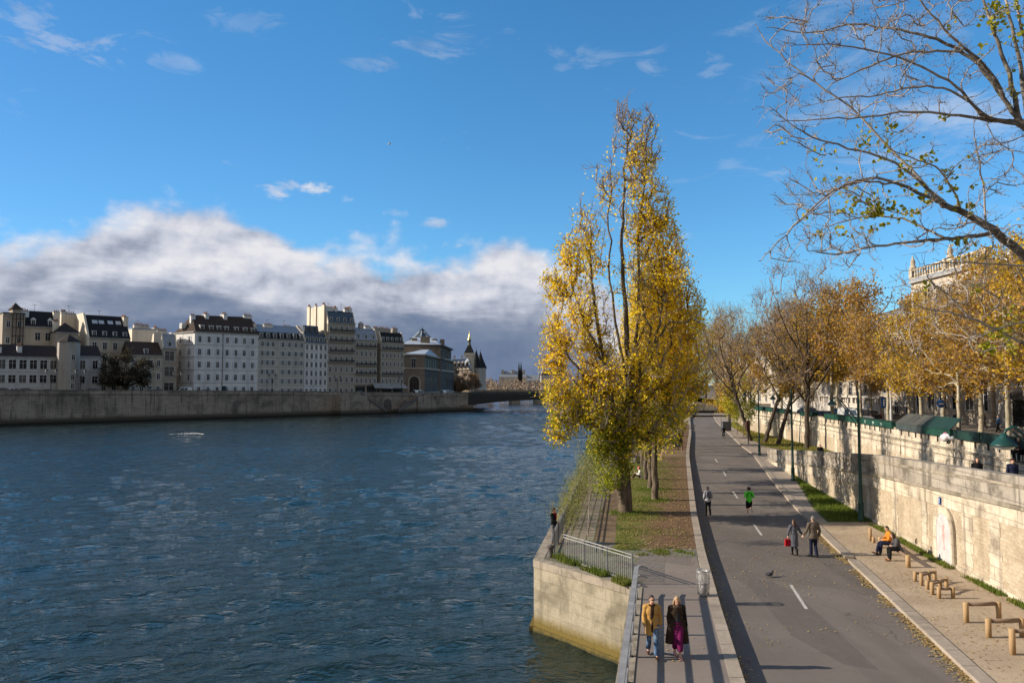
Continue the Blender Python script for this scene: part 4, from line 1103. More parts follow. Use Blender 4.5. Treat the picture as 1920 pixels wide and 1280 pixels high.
# --- law court corner, clock tower, round towers
A3, B3, C3, D3 = XY(842, 470), XY(882, 455), XY(884, 500), XY(846, 520)
ze3 = Zat(690, 460)
t, loc = poly_house('court_pavilion', 'ornate stone pavilion with slate mansard left of the gilded clock tower', [A3, B3, C3, D3], 3.4, ze3, WALLM['brown'])
mb = MB(); edge_band(mb, loc, A3, B3, ze3 - 1, ze3 + .4, 1.0); edge_band(mb, loc, A3, B3, Zat(703, 460), Zat(701, 460), .6); mb.build('cornice', WALLM['stone'], t)
edge_windows(t, loc, A3, B3, [Zat(715, 462), Zat(700, 462)], 4, 1.6, 3.4, 3)
mb = MB(); hip_roof(mb, loc, [A3, B3, C3, D3], ze3, Zat(672, 460) - ze3, .78, .3); mb.build('roof', [ROOFM['zinc']], t)
for k in range(5):
    x, y = XY(846 + 7.5 * k, 464 - 2.6 * k)
    mb = MB(); mb.bb(-.9, .9, -.2, 2.4, 0, 2.6, 0); mb.bb(-.5, .5, -.24, -.2, .4, 2.2, 1); mb.lathe([(1.1, 2.6), (.8, 3.4), (0, 3.7)], 8, (0, .6, 0), 0); mb.build('dormer', [WALLM['stone'], GLS], t, (x - loc[0], y - loc[1], ze3 - loc[2] + .6))
for px in (852, 866, 876):
    x, y = XY(px, 480); chimney(t, (x - loc[0], y - loc[1], Zat(674, 470) - loc[2]), 1.6, 1.2, 2.2, 0, 'white', 3)
x, y = XY(880, 500); zb = Zat(665, 500)
t = thing('clock_tower', 'square pale stone clock tower with gilded lantern and slate cap', 'tower', (x, y, 3.4))
mb = MB(); w = 3.0; zt = Zat(666, 500) - 3.4
mb.bb(-w, w, -w, w, 0, zt); mb.bb(-w - .5, w + .5, -w - .5, w + .5, zt, zt + 1.5); mb.build('shaft', PL('tower', (.55, .48, .36)), t)
add_window(t, (0, -w, zt - 8), 1.4, 4.2, 3); add_window(t, (0, -w, zt - 16), 1.4, 4.2, 3)
mb = MB(); vs = [(-w - .3, -w - .3, zt + 1.5), (w + .3, -w - .3, zt + 1.5), (w + .3, w + .3, zt + 1.5), (-w - .3, w + .3, zt + 1.5)] + [(i * 1.1, j * 1.1, zt + 6.5) for i, j in ((-1, -1), (1, -1), (1, 1), (-1, 1))]
mb.add(vs, [(i, (i + 1) % 4, 4 + (i + 1) % 4, 4 + i) for i in range(4)] + [(4, 5, 6, 7)]); mb.build('cap_roof', ROOFM['slate'], t)
mb = MB(); mb.lathe([(1.2, 0), (1.2, .6), (.8, .8), (.8, 3.0), (1.3, 3.2), (1.1, 4.0)], 8, (0, 0, zt + 6.5), 0); mb.build('belfry', M('bronze_green', (.10, .10, .06), None, 1.), t)
mb = MB(); mb.lathe([(1.25, 0), (.8, 2.0), (.5, 3.2), (.1, 5.2), (0, 5.8)], 8, (0, 0, zt + 10.4), 0); mb.build('gilded_spire', M('gilding', (.75, .60, .25), None, 1., .35, metal=.6), t)
for px, d_, yb_, ya, yt, lab in ((893, 508, 690, 690, 655, 'left of the pair of round towers with cone roofs by the clock tower'), (901, 530, 692, 690, 658, 'right of the pair of round towers with cone roofs, standing free against sky')):
    x, y = XY(px, d_); r = 3.9
    t = thing('round_tower', lab, 'tower', (x, y, 3.4), 0, 'round towers by the clock tower')
    zc = Zat(ya, d_) - 3.4; zt = Zat(yt, d_) - 3.4
    mb = MB(); mb.lathe([(r + .3, 0), (r, 1), (r, zc - 1.2), (r + .5, zc - .6), (r + .5, zc), (0, zc)], 20); mb.build('wall', PL('round', (.46, .435, .40)), t)
    mb = MB(); mb.lathe([(r + .7, zc), (r * .45, zc + (zt - zc) * .55), (.12, zt - .3), (.05, zt + 1.6), (0, zt + 1.7)], 18); mb.build('cone_roof', ROOFM['slate'], t)
    for q in (4, 9, 13): add_window(t, (0, -r - .02, q), .8, 1.8)

# --- bridge with iron girders, and stone bridge beyond
t = thing('iron_bridge', 'dark iron girder bridge spanning the river with pale stone abutment at its left end', 'bridge', (-22, 316, 0))
path = [(-22, 312), (66, 330)]
X0, Y0 = path[0]; Lb = math.hypot(88, 18); angb = math.atan2(18, 88)
sub = lambda mb, nm, m: setattr(mb.build(nm, m, t, (0, -4, 0)), 'rotation_euler', (0, 0, angb))
DK = M('bridge_iron', (.022, .026, .026), (.03, .032, .03), .4, .6)
zd = lambda u: 4.35 + .9 * math.sin(math.pi * min(max(u, 0), 1)) * .3
mb = MB(); mb.bb(-2, Lb, 0, 18, 3.0, 4.2); sub(mb, 'deck', DK)
mb = MB()
n = 30
def arch(u): return -1.6 + 3.5 * (1 - (2 * u - 1) ** 2) ** .6
for yy in (.05, 3.5, 7, 10.5, 14):
    for k in range(n):
        u0, u1 = k / n, (k + 1) / n
        za, zb_ = min(3.0, arch(u0)), min(3.0, arch(u1)); xa, xb = 2 + u0 * (Lb - 4), 2 + u1 * (Lb - 4)
        mb.add([(xa, yy, za), (xb, yy, zb_), (xb, yy, 3.02), (xa, yy, 3.02), (xa, yy + .4, za), (xb, yy + .4, zb_), (xb, yy + .4, 3.02), (xa, yy + .4, 3.02)], [(0, 1, 2, 3), (7, 6, 5, 4), (4, 5, 1, 0), (3, 2, 6, 7)])
sub(mb, 'girder', DK)
mb = MB(); mb.bb(-2, Lb, .02, .12, 4.95, 5.1); mb.bb(-2, Lb, .02, .12, 4.25, 4.33)
for k in range(int(Lb / 1.2)): mb.bb(-2 + k * 1.2, -2 + k * 1.2 + .16, 0, .14, 4.2, 5.1, 0)
for k in range(int(Lb / .3)): mb.bb(-2 + k * .3, -2 + k * .3 + .06, .04, .1, 4.3, 5.0, 0)
mb.bb(-2, Lb, .05, .09, 4.33, 4.75)
sub(mb, 'railing', M('bridge_rail', (.035, .045, .045), None, 1.))
mb = MB(); mb.bb(-8, 5.5, -2.5, 20, -4, -.3); mb.bb(-8, 1.0, -1.2, 20, -.3, 3.0); sub(mb, 'abutment', MT['farquay'])
t = thing('stone_bridge', 'lower stone bridge with piers seen under the iron bridge', 'bridge', (-10, 430, 0))
mb = MB(); mb.bb(-12, 95, 0, 14, 2.4, 4.2); mb.build('deck', MT['farquay'], t)
for xx in (8.2, 22.5, 44):
    mb = MB(); mb.prism([(xx, 0), (xx + 1.7, -2), (xx + 5.0, -2), (xx + 6.4, 0), (xx + 6.4, 14), (xx, 14)], -4, 2.4); mb.build('pier', WALLM['stone'], t)
mb = MB(); mb.bb(-12, 95, 0, .4, 4.2, 5.2); mb.build('parapet', MT['coping'], t)
# ================================================================ right bank: houses behind the trees
GR = 'stone buildings behind the street trees'
def rh(name, label, dfar, dnear, zt, cols, fls, x=57., **k):
    z0 = 2.9
    return house(name, label, 0, 0, 0, cols, fls, 0, k.pop('depth', 14), k.pop('wall', 'hall'), ab=((x, dfar), (x, dnear)), zz_=(z0, zt - z0), group=GR, **k)
WALLM['hall'] = stone('hall_stone', (.56, .49, .40), (.50, .44, .355), (.20, .16, .13), 1.6, .62, .03, stain=(.30, .25, .20), stain_amt=.5, sscale=.15, bump=.03)
t, L, Hh, fh = rh('town_hall_wing', 'pale stone palace wing with rusticated base and crowning balustrade behind the orange trees', 106, 89, 22.6, 6, 3, roof=('flat', 'zinc'), win=(1.7, 3.6), style=3, gf_tall=1.1)
mb = MB()
for k in range(26): mb.lathe([(.12, 0), (.2, .35), (.1, .8), (.16, 1.0)], 6, (.4 + k * (L - .8) / 25, .1, Hh + .5))
mb.bb(-.2, L + .2, -.1, .35, Hh + 1.5, Hh + 1.75); mb.bb(-.2, L + .2, -.15, .4, Hh + .35, Hh + .5)
for u in (.2, L / 2, L - .2): mb.bb(u - .4, u + .4, -.2, .5, Hh + .5, Hh + 1.9)
mb.build('balustrade', MT['lime'], t)
for u in (.3, L * .55):
    mb = MB(); mb.lathe([(.45, 0), (.45, .3), (.28, .4), (.36, .8), (.24, 1.3), (.10, 1.4), (.16, 1.6), (0, 1.8)], 8); mb.build('statue', MT['lime'], t, (u, .2, Hh + 1.9))
rh('side_house', 'lower stone house with dark brick chimney slab left of the palace wing', 122, 106.3, 15.6, 5, 4, roof=('mansard', 3.2, 1.4, 'zinc', 'zinc'), dormers=3, stacks=((.45, 5.5, 1.4, 1.5, 'sooty', 5), (.9, 2.0, 1.4, 1.0, 'party', 5)), win=(1.2, 2.1), style=1)
rh('corner_block', 'stone corner block with dark glazed shop floor at the right edge behind trees', 85.5, 60, 17.2, 7, 4, roof=('mansard', 3.8, 1.6, 'zinc', 'zinc'), dormers=6, dstyle='gable', win=(1.3, 2.3), style=3, gfl='shop', gf_tall=1.3, stacks=((.2, 3, 1.3, 1.2, 'party', 5), (.6, 3, 1.3, 1.2, 'party', 5)))
t, L, Hh, fh = rh('street_block', 'long stone street block mostly hidden by bare and orange trees', 165, 124, 14.5, 11, 4, roof=('mansard', 4, 1.5, 'slate', 'zinc'), dormers=7, win=(1.2, 2.1), style=1, stacks=((.3, 3, 1.3, 1.4, 'party', 5), (.7, 3, 1.3, 1.4, 'party', 5)))
rh('far_block', 'farther stone block beyond the bare trees above the road bend', 235, 168, 15, 14, 4, x=66, roof=('mansard', 4, 1.5, 'zinc', 'zinc'), dormers=8, win=(1.3, 2.2))
# turret on the roofs
x, y = 59.5, 87.5
t = thing('roof_turret', 'slender stone roof turret with columns and small dome', 'turret', (x, y, 2.9), 0, GR)
mb = MB(); mb.lathe([(2.6, 0), (2.4, 15.5), (2.8, 15.7), (2.8, 16.1), (1.6, 16.3), (1.6, 16.7)], 16)
for k in range(8): mb.lathe([(.17, 16.7), (.17, 18.7)], 6, (1.25 * math.cos(k * .785), 1.25 * math.sin(k * .785), 0))
mb.lathe([(.7, 16.7), (.7, 18.7)], 8)
mb.build('drum', WALLM['grey'], t)
mb = MB(); mb.lathe([(1.7, 18.7), (1.7, 19.0), (1.35, 19.3), (1.15, 20.2), (.55, 21.0), (.2, 21.3), (.12, 22.4), (0, 22.6)], 16); mb.build('dome', PL('turretdome', (.42, .38, .34)), t)
# white balustrade terrace
t = thing('terrace_balustrade', 'white stone balustrade wall behind parked cars', 'balustrade', (53, 150, 2.9), R(-90))
mb = MB(); mb.bb(0, 42, 0, .6, 0, 2.0); mb.bb(-.1, 42.1, -.12, .72, 3.1, 3.4); mb.bb(0, 42, -.08, .68, 2.0, 2.2)
for k in range(60): mb.lathe([(.12, 0), (.2, .35), (.1, .7), (.15, .9)], 6, (.4 + k * .7, .3, 2.2))
for k in range(11): mb.bb(k * 4.1, k * 4.1 + .7, -.05, .65, 2.0, 3.1)
mb.build('balustrade', PL('white_wall', (.50, .46, .41)), t)

# ================================================================ bookseller boxes on the quay wall
def dW2(px):
    s = (px - 960) / F
    lo, hi = 10, 200
    for _ in range(50):
        m = (lo + hi) / 2
        if W2(m) / m > s: lo = m
        else: hi = m
    return lo
GREEN = M('box_green', (.010, .062, .042), (.008, .045, .034), 1.0, .6, spec=.25)
GREEND = M('box_green_dark', (.012, .042, .035), (.010, .034, .03), 1.0, .6, spec=.25)
GREYB = M('box_grey', (.055, .075, .075), (.045, .06, .06), 1.0, .5)
LIDM = M('box_lid_grey', (.075, .075, .065), (.05, .055, .05), .8, .6)
DKW = M('dark_bracket', (.03, .02, .03), None, 1.)
def book_box(px0, px1, label, mats, roof=False, group=None, letters=False):
    d0, d1 = dW2(px0), dW2(px1)                       # d0 far, d1 near
    a = Vector((W2(d0), d0, interp(W2Z, d0))); b = Vector((W2(d1), d1, interp(W2Z, d1)))
    L = (b - a).length; ang = math.atan2(b.y - a.y, b.x - a.x)
    t = thing('book_box', label, 'book box', a, ang, group)
    sl = (b.z - a.z) / L
    sh = lambda mb: [mb.v.__setitem__(i, (v[0], v[1], v[2] + v[0] * sl)) for i, v in enumerate(mb.v)]
    mb = MB(); mb.bb(.03, L - .03, -.22, .60, -.12, .42); sh(mb); mb.build('body', mats[0], t)
    if roof:
        mb = MB(); mb.add([(-.02, -.26, .43), (L + .02, -.26, .43), (L * .9 + .3, .75, 1.25), (.25, .75, 1.25), (-.02, -.26, .47), (L + .02, -.26, .47), (L * .9 + .3, .75, 1.29), (.25, .75, 1.29)],
               [(3, 2, 1, 0), (4, 5, 6, 7), (0, 1, 5, 4), (1, 2, 6, 5), (2, 3, 7, 6), (3, 0, 4, 7)]); sh(mb); mb.build('lid', mats[1], t)
        mb = MB(); mb.bb(.1, .16, .50, .56, .42, 1.1); mb.bb(L - .2, L - .14, .50, .56, .42, 1.1); sh(mb); mb.build('prop', DKW, t)
    else:
        mb = MB(); mb.bb(0, L, -.25, .63, .42, .47); sh(mb); mb.build('lid', mats[1], t)
    n = max(2, int(L / 1.45))
    for k in range(n):
        u = L * (k + .5) / n
        mb = MB(); mb.bb(-.032, .032, -.12, -.035, -.60, -.12); mb.build('bracket', DKW, t, (u, 0, u * sl))
    if letters:
        mb = MB()
        def st(p, q): mb.bar((p[0], -.232, p[1]), (q[0], -.232, q[1]), .012, .05)
        for ox in (L * .12, L * .66):
            st((ox, .32), (ox + .28, -.02)); st((ox + .28, -.02), (ox + .56, .32)); st((ox + .14, .32), (ox + .34, .08))
        ox = L * .4
        st((ox, .3), (ox + .06, -.04)); st((ox, .3), (ox + .6, .2)); st((ox + .6, .2), (ox + .1, .14)); st((ox + .1, .2), (ox + .45, .12))
        mb.build('graffiti', M('white_spray', (.5, .62, .56), None, 1.), t)
    return t
GBX = 'green book boxes along the quay wall'
for a, b, lab, ms, rf, le in ((1590, 1631, 'low closed green book box left of the one with white V graffiti', (GREEN, GREEN), 0, 0), (1616, 1673, 'low closed green book box with white V shaped graffiti', (GREEN, GREEND), 0, 1),
        (1681, 1709, 'dark grey-green roofed book box, leftmost of the raised lids', (GREYB, LIDM), 1, 0), (1709, 1730, 'grey roofed book box with brown lid between green ones', (GREYB, LIDM), 1, 0), (1730, 1783, 'bright green roofed book box, last of the raised lids before the white bag', (GREEN, GREEND), 1, 0),
        (1789, 1838, 'dark green flat book box right after the white bag', (GREEND, GREEND), 0, 0), (1839, 1905, 'long dark green flat book box in front of the seated keeper', (GREEND, GREEND), 0, 0), (1907, 1960, 'dark green flat book box cut by the right picture edge', (GREEND, GREEND), 0, 0)):
    if a == 1590: b = 1615
    book_box(a, b, lab, ms, rf, GBX, le)
for a, b in ((1545, 1566), (1567, 1589), (1500, 1524), (1415, 1432), (1435, 1452), (1455, 1475)):
    book_box(a, b, 'small distant closed green book box between the tree trunks', (GREEN, GREEND), False, GBX)
d = dW2(1776); c = Vector((W2(d), d, interp(W2Z, d)))
mb = MB(); mb.ell((0, 0, .16), (.35, .55, .24), 10); mb.ell((.05, -.5, .05), (.3, .35, .2), 8); mb.ell((-.15, .2, .02), (.3, .4, .3), 8)
t = thing('plastic_bag', 'bulging white plastic bag hung on the quay wall beside the book boxes', 'bag', c + Vector((-.15, 0, -.2)))
mb.build('bag', M('white_plastic', (.85, .83, .85), None, 1., .4), t); mb = MB(); mb.ell((0, .15, .36), (.22, .3, .09), 8); mb.build('pink_wrap', M('pink_plastic', (.75, .2, .25), None, 1., .4), t)

# ================================================================ lamps
LG = M('lamp_green', (.010, .058, .048), (.007, .04, .036), 1.2, .45, spec=.4)
def arm_lamp(base, label, h=7.4, reach=1.35, seg=12):
    t = thing('street_lamp', label, 'street lamp', base, 0, 'green street lamps along the road')
    mb = MB(); mb.lathe([(.19, 0), (.19, .12), (.15, .18), (.14, .95), (.16, 1.0), (.11, 1.1), (.085, 3.0), (.07, h - .6), (.09, h - .55), (.06, h - .4), (.05, h), (0, h + .12)], 12); mb.build('pole', LG, t)
    for off, nm in ((0, 'arm'), (-.34, 'brace')):
        mb = MB(); pts = []
        for k in range(seg + 1):
            u = k / seg
            x = -reach * (1 - (1 - u) ** 1.6); z = h - 1.75 + off + (1.45 - off * .6) * math.sin(u * math.pi * .56)
            pts.append((x, 0, z))
        if off == 0: pts += [(-reach - .1, 0, pts[-1][2] - .04), (-reach - .17, 0, pts[-1][2] - .16)]; tip = pts[-1]
        else: pts = pts[:seg - 1]
        mb.tube(pts, .035 if off == 0 else .028, 6); mb.build(nm, LG, t)
    for u in (.25, .5, .7):
        x = -reach * (1 - (1 - u) ** 1.6); zz = h - 1.75 + 1.45 * math.sin(u * math.pi * .56)
    hd = MB(); hd.lathe([(.0, .14), (.07, .13), (.09, .05), (.15, .0), (.25, -.10), (.275, -.14), (.26, -.15), (.0, -.13)], 18)
    o = hd.build('lamp_head', LG, t, (tip[0], 0, tip[2] - .1))
    g = MB(); g.lathe([(.22, -.15), (.19, -.20), (.09, -.23), (0, -.235)], 14); g.build('diffuser', M('lamp_glass', (.55, .58, .55), None, 1., .2, spec=.5), o)
    return t
arm_lamp(G(1615, 976, .11), 'tall green street lamp at the end of the grass verge, nearest whole one')
arm_lamp(G(1487, 901, .11), 'green street lamp on the grass verge, second in the row')
arm_lamp(G(1424, 853, .11), 'green street lamp at the low end of the ramp wall')
t = arm_lamp(Vector((12.6, 17.0, .11)), 'green street lamp head on curling arms reaching in at the right picture edge', 7.15, 1.30)
# tall grey mast, signs
GREY = M('galvanised', (.36, .36, .36), (.28, .28, .285), 3., .45, spec=.5)
def street_pt(px, d): 
    x = (px - 960) / F * d
    return Vector((x, d, interp(W2Z, d) - .95))
t = thing('lamp_mast', 'tall plain grey lighting mast rising between the orange trees', 'mast', street_pt(1668, 78))
mb = MB(); mb.lathe([(.17, 0), (.15, 2.2), (.10, 2.3), (.07, 8.4), (0, 8.5)], 10); mb.build('pole', GREY, t)
mb = MB(); mb.tube([(0, 0, 8.3), (-.5, 0, 8.7), (-1.3, 0, 8.8)], .05, 6); mb.build('arm', GREY, t); mb = MB(); mb.ell((-1.55, 0, 8.77), (.4, .16, .1), 8); mb.build('lamp_head', GREY, t)
BLUE = M('sign_blue', (.02, .10, .36), None, 1., .4)
SWH = M('sign_white', (.8, .8, .8), None, 1., .4)
t = thing('parking_sign', 'blue square parking sign with white P on a thin post', 'sign', street_pt(1657, 80))
mb = MB(); mb.tube([(0, 0, 0), (0, 0, 3.6)], .04, 6); mb.build('post', GREY, t)
mb = MB(); mb.bb(-.42, .42, -.06, -.04, 2.4, 3.5); mb.build('panel', BLUE, t)
mb = MB(); mb.bb(-.18, -.06, -.075, -.06, 2.6, 3.3); mb.bb(-.06, .18, -.075, -.06, 3.2, 3.3); mb.bb(-.06, .18, -.075, -.06, 2.9, 3.0); mb.bb(.12, .22, -.075, -.06, 3.0, 3.2); mb.build('letter', SWH, t)
t = thing('road_sign', 'round blue road sign by the palace wing', 'sign', street_pt(1761, 76))
mb = MB(); mb.tube([(0, 0, 0), (0, 0, 3.2)], .04, 6); mb.build('post', GREY, t)
mb = MB(); mb.lathe([(0, -.02), (.42, -.02), (.42, .02), (0, .02)], 18); o = mb.build('panel', BLUE, t, (0, -.07, 2.9)); o.rotation_euler = (R(90), 0, 0)
mb = MB(); mb.bb(-.25, .25, -.1, -.092, 2.82, 2.97); mb.build('arrow_bar', SWH, t)

# ================================================================ cars
TYRE = M('tyre_rubber', (.02, .02, .02), None, 1., .8); RIM = M('wheel_rim', (.4, .4, .42), None, 1., .35, metal=.7)
CGL = glass('car_glass', (.02, .025, .03), .06); HLT = M('headlight_lens', (.7, .7, .7), None, 1., .15, spec=.6); TLT = M('tail_lens', (.35, .02, .02), None, 1., .3)
_CAR = {}
def car(loc, rz, label, col, van=False, group='parked cars', cat='car'):
    t = thing('parked_van' if van else 'parked_car', label, 'van' if van else cat, loc, rz, group)
    k = 'van' if van else 'car'
    paint = M('car_paint_%02d%02d%02d' % tuple(int(c * 99) for c in col), col, tuple(c * .9 for c in col), .5, .25, spec=.5, coat=.6)
    if k not in _CAR:
        mb = MB()
        if van: pr = [(-2.4, .32), (2.35, .32), (2.45, .55), (2.42, .95), (1.75, 1.15), (1.15, 1.95), (.9, 2.05), (-2.25, 2.1), (-2.42, 1.9)]
        else: pr = [(-2.1, .30), (2.05, .30), (2.15, .5), (2.1, .74), (1.1, .92), (.45, 1.38), (-.1, 1.47), (-1.1, 1.45), (-1.75, 1.02), (-2.1, .95), (-2.18, .6)]
        W = .86; top = 2.1 if van else 1.47; belt = 1.1 if van else .9
        def wd(z): return W - max(0, (z - belt)) / (top - belt) * .17
        n = len(pr)
        vs = [(x, -wd(z), z) for x, z in pr] + [(x, wd(z), z) for x, z in pr]
        mb.add(vs, [(i, i + n, (i + 1) % n + n, (i + 1) % n) for i in range(n)] + [tuple(range(n)), tuple(range(2 * n - 1, n - 1, -1))])
        body = mb.build('body', paint)
        bm_ = body.modifiers.new('b', 'BEVEL'); bm_.width = .07; bm_.segments = 2; bm_.limit_method = 'ANGLE'
        g = MB()
        if van:
            sidew = [[(.05, 1.2), (1.55, 1.2), (1.08, 1.85), (.05, 1.85)], [(-1.0, 1.2), (-.1, 1.2), (-.1, 1.85), (-1.0, 1.85)]]; fr = ((1.70, 1.22), (1.20, 1.9)); re = ((-2.44, 1.2), (-2.40, 1.85))
        else:
            sidew = [[(-.3, .95), (.95, .95), (.42, 1.33), (-.3, 1.38)], [(-1.6, 1.0), (-.4, .95), (-.4, 1.38), (-1.1, 1.36)]]; fr = ((1.05, .96), (.5, 1.35)); re = ((-1.72, 1.06), (-1.2, 1.40))
        for q in sidew:
            for sgn in (-1, 1):
                v = [(x, sgn * (wd(z) + .012), z) for x, z in q]; g.add(v if sgn < 0 else v[::-1], [(0, 1, 2, 3)])
        for (x0, z0), (x1, z1), dx in ((fr[0], fr[1], .03), (re[0], re[1], -.03)):
            v = [(x0 + dx, -wd(z0) + .1, z0 + .01), (x0 + dx, wd(z0) - .1, z0 + .01), (x1 + dx, wd(z1) - .1, z1 + .01), (x1 + dx, -wd(z1) + .1, z1 + .01)]
            g.add(v if dx > 0 else v[::-1], [(0, 1, 2, 3)])
        gl = g.build('windows', CGL)
        w = MB(); w.lathe([(0, -.1), (.2, -.11), (.2, -.09), (.29, -.1), (.32, -.06), (.32, .08), (.2, .1), (0, .1)], 16); w.m = [1 if i < 32 else 0 for i in range(len(w.m))]
        wh = w.build('wheel', [TYRE, RIM])
        l = MB(); l.box((0, 0, 0), (.1, .34, .14)); hl = l.build('headlight', HLT); l = MB(); l.box((0, 0, 0), (.08, .26, .2)); tl = l.build('tail_light', TLT)
        _CAR[k] = (body.data, gl.data, wh.data, hl.data, tl.data, body)
        for o in (gl, wh, hl, tl): bpy.data.objects.remove(o)
        dg = bpy.context.evaluated_depsgraph_get(); me = bpy.data.meshes.new_from_object(body.evaluated_get(dg)); bpy.data.objects.remove(body)
        _CAR[k] = (me, ) + _CAR[k][1:5]
    me, gl, wh, hl, tl = _CAR[k]
    b = link('body', me, t); b.material_slots[0].link = 'OBJECT'; b.material_slots[0].material = paint
    link('windows', gl, t)
    for x in ((-1.45, 1.5) if van else (-1.28, 1.32)):
        for sy in (-1, 1):
            o = link('wheel', wh, t, (x, sy * .78, .32)); o.rotation_euler = (R(90) if sy > 0 else R(-90), 0, 0)
    for sy in (-1, 1):
        link('headlight', hl, t, (2.40 if van else 2.08, sy * .6, .78 if van else .62)); link('tail_light', tl, t, (-2.41 if van else -2.13, sy * .68, .9 if van else .75))
    return t
def scar(px, d, rz, lab, col, van=False): car(street_pt(px, d), rz, lab, col, van)
scar(1548, 100, R(-78), 'dark red car parked on the street above the quay wall', (.07, .012, .016))
scar(1601, 92, R(-78), 'pale silver van facing the river among the street trees', (.42, .43, .44), True)
scar(1578, 112, R(-80), 'black car behind the dark red car on the street', (.015, .016, .02))
scar(1622, 104, R(100), 'dark grey car under the orange trees beside the grey mast', (.05, .05, .055))
scar(1515, 118, R(-80), 'navy car half hidden by tree trunks on the street', (.02, .025, .05))
# far bank cars along the quay
qa = math.atan2(QT.y, QT.x)
for px, col, van, lab in ((10, (.02, .02, .025), 0, 'black car at the left end of the far quay'), (30, (.5, .5, .52), 0, 'silver car below the low house windows on the far quay'), (52, (.06, .06, .07), 0, 'dark grey car on the far quay by the first lamp'), (178, (.05, .06, .08), 0, 'slate car parked left of the dark tree'), (283, (.3, .38, .42), 0, 'pale blue car parked right of the dark tree'), (300, (.05, .10, .13), 0, 'teal car beside the pale blue car on the far quay'),
                     (345, (.55, .55, .52), 1, 'white van before the white corner block'), (385, (.05, .05, .06), 0, 'black car before the white corner block'), (560, (.2, .22, .25), 0, 'grey car before the shuttered house'), (590, (.5, .5, .5), 0, 'light car before the blue mansard house'), (676, (.16, .22, .3), 0, 'blue-grey car below the tall balcony house'), (786, (.65, .65, .65), 1, 'white van by the brown palace pavilion'), (838, (.7, .7, .7), 1, 'white van near the bridge end')):
    p = fp(px, 4.5 if px < 700 else 6); car((p.x, p.y, zst(p.y) + .02), qa + (math.pi if px % 2 else 0), lab, col, bool(van), 'cars on the far quay')

# ================================================================ lanterns on the far quay
def lantern(px, label):
    p = fp(px, 2.2); t = thing('lantern_post', label, 'lamp post', (p.x, p.y, zst(p.y)), qa, 'double lanterns on the far quay')
    mb = MB(); mb.lathe([(.28, 0), (.22, .9), (.11, 1.1), (.09, 5.0), (.16, 5.2), (.06, 5.5), (0, 6.0)], 8); mb.build('post', IRON, t)
    mb = MB(); mb.tube([(-1.15, 0, 5.6), (-1.0, 0, 5.3), (0, 0, 5.1), (1.0, 0, 5.3), (1.15, 0, 5.6)], .06, 5); mb.build('arm', IRON, t)
    for s_ in (-1, 1):
        mb = MB(); mb.lathe([(.06, 0), (.22, .1), (.36, .75)], 6, (0, 0, 0), 1); mb.lathe([(.42, .75), (.3, 1.0), (.08, 1.25), (0, 1.45)], 6, (0, 0, 0), 0); mb.build('lantern', [IRON, M('lantern_glass', (.4, .42, .42), None, 1., .2)], t, (s_ * 1.15, 0, 5.6))
for px, lab in ((97, 'double lantern post before the low white house'), (152, 'double lantern post beside the stair turret'), (334, 'double lantern post at the left corner of white corner block'), (511, 'double lantern post before the shuttered house'), (633, 'double lantern post before tall balcony house'), (753, 'double lantern post before the brown palace pavilion')): lantern(px, lab)

# ================================================================ street furniture on the quay and the sand
def obj_on(name, label, cat, p, rz=0, group=None): return thing(name, label, cat, p, rz, group)
# long railing of the near walk
RAIL = M('railing_grey', (.28, .28, .285), (.21, .21, .215), 2., .7, spec=.2)
y0 = 2.6; rp = lambda d, o=.26: Vector((NL(d) + o, d, 0))
t = obj_on('quay_railing', 'long grey three-rail railing along the near quay walk', 'railing', rp(y0) + Vector((0, 0, PLAT)))
base = t.location.copy()
dirn = (rp(27.2) - rp(y0)).normalized()
for z, w, h in ((1.08, .16, .06), (.74, .09, .05), (.40, .09, .05)):
    mb = MB(); a = rp(y0) - base; b = rp(27.3) - base; a.z = b.z = z
    mb.bar(a, b, w, h); c = b + dirn * .35 + Vector((.10, 0, -.02)); mb.bar(b - dirn * .02, c, w, h); mb.bar(c - dirn * .02, c + dirn * .12 + Vector((.25, 0, -.10)), w, h); mb.build('rail', RAIL, t)
d = 27.1
while d > y0:
    p = rp(d) - base; mb = MB(); mb.bb(-.035, .035, -.06, .06, 0, 1.05); mb.bb(-.09, .09, -.09, .09, 0.006, .03); mb.build('post', RAIL, t, (p.x, p.y, 0)); d -= 1.88
FEN0 = M('fence_galvanised', (.34, .34, .335), (.27, .27, .27), 3., .5, spec=.4)
def bar_fence(label, pts, h=1.12, sp=.125, panel=2.2, name='bar_fence', mt=None):
    FEN = mt or FEN0
    o = Vector((pts[0][0], pts[0][1], PLAT)); t = obj_on(name, label, 'fence', o)
    for i in range(len(pts) - 1):
        a = Vector((pts[i][0], pts[i][1], 0)) - Vector((o.x, o.y, 0)); b = Vector((pts[i + 1][0], pts[i + 1][1], 0)) - Vector((o.x, o.y, 0))
        L = (b - a).length; n = max(1, round(L / panel))
        for k in range(n):
            p, q = a + (b - a) * (k / n), a + (b - a) * ((k + 1) / n)
            mb = MB()
            for z in (.10, h - .12, h): mb.bar(p + Vector((0, 0, z)), q + Vector((0, 0, z)), .045, .03)
            m = int((q - p).length / sp)
            for j in range(1, m): mb.tube([p + (q - p) * (j / m) + Vector((0, 0, .1)), p + (q - p) * (j / m) + Vector((0, 0, h - .12))], .011, 4, cap=False)
            mb.build('bar_panel', FEN, t)
            mb = MB(); mb.bb(p.x - .03, p.x + .03, p.y - .03, p.y + .03, 0, h + .04); mb.build('post', FEN, t)
    return t
bar_fence('pale galvanised bar fence across the tip of the quay', [(4.62, 29.15), (2.25, 33.1)], panel=1.55)
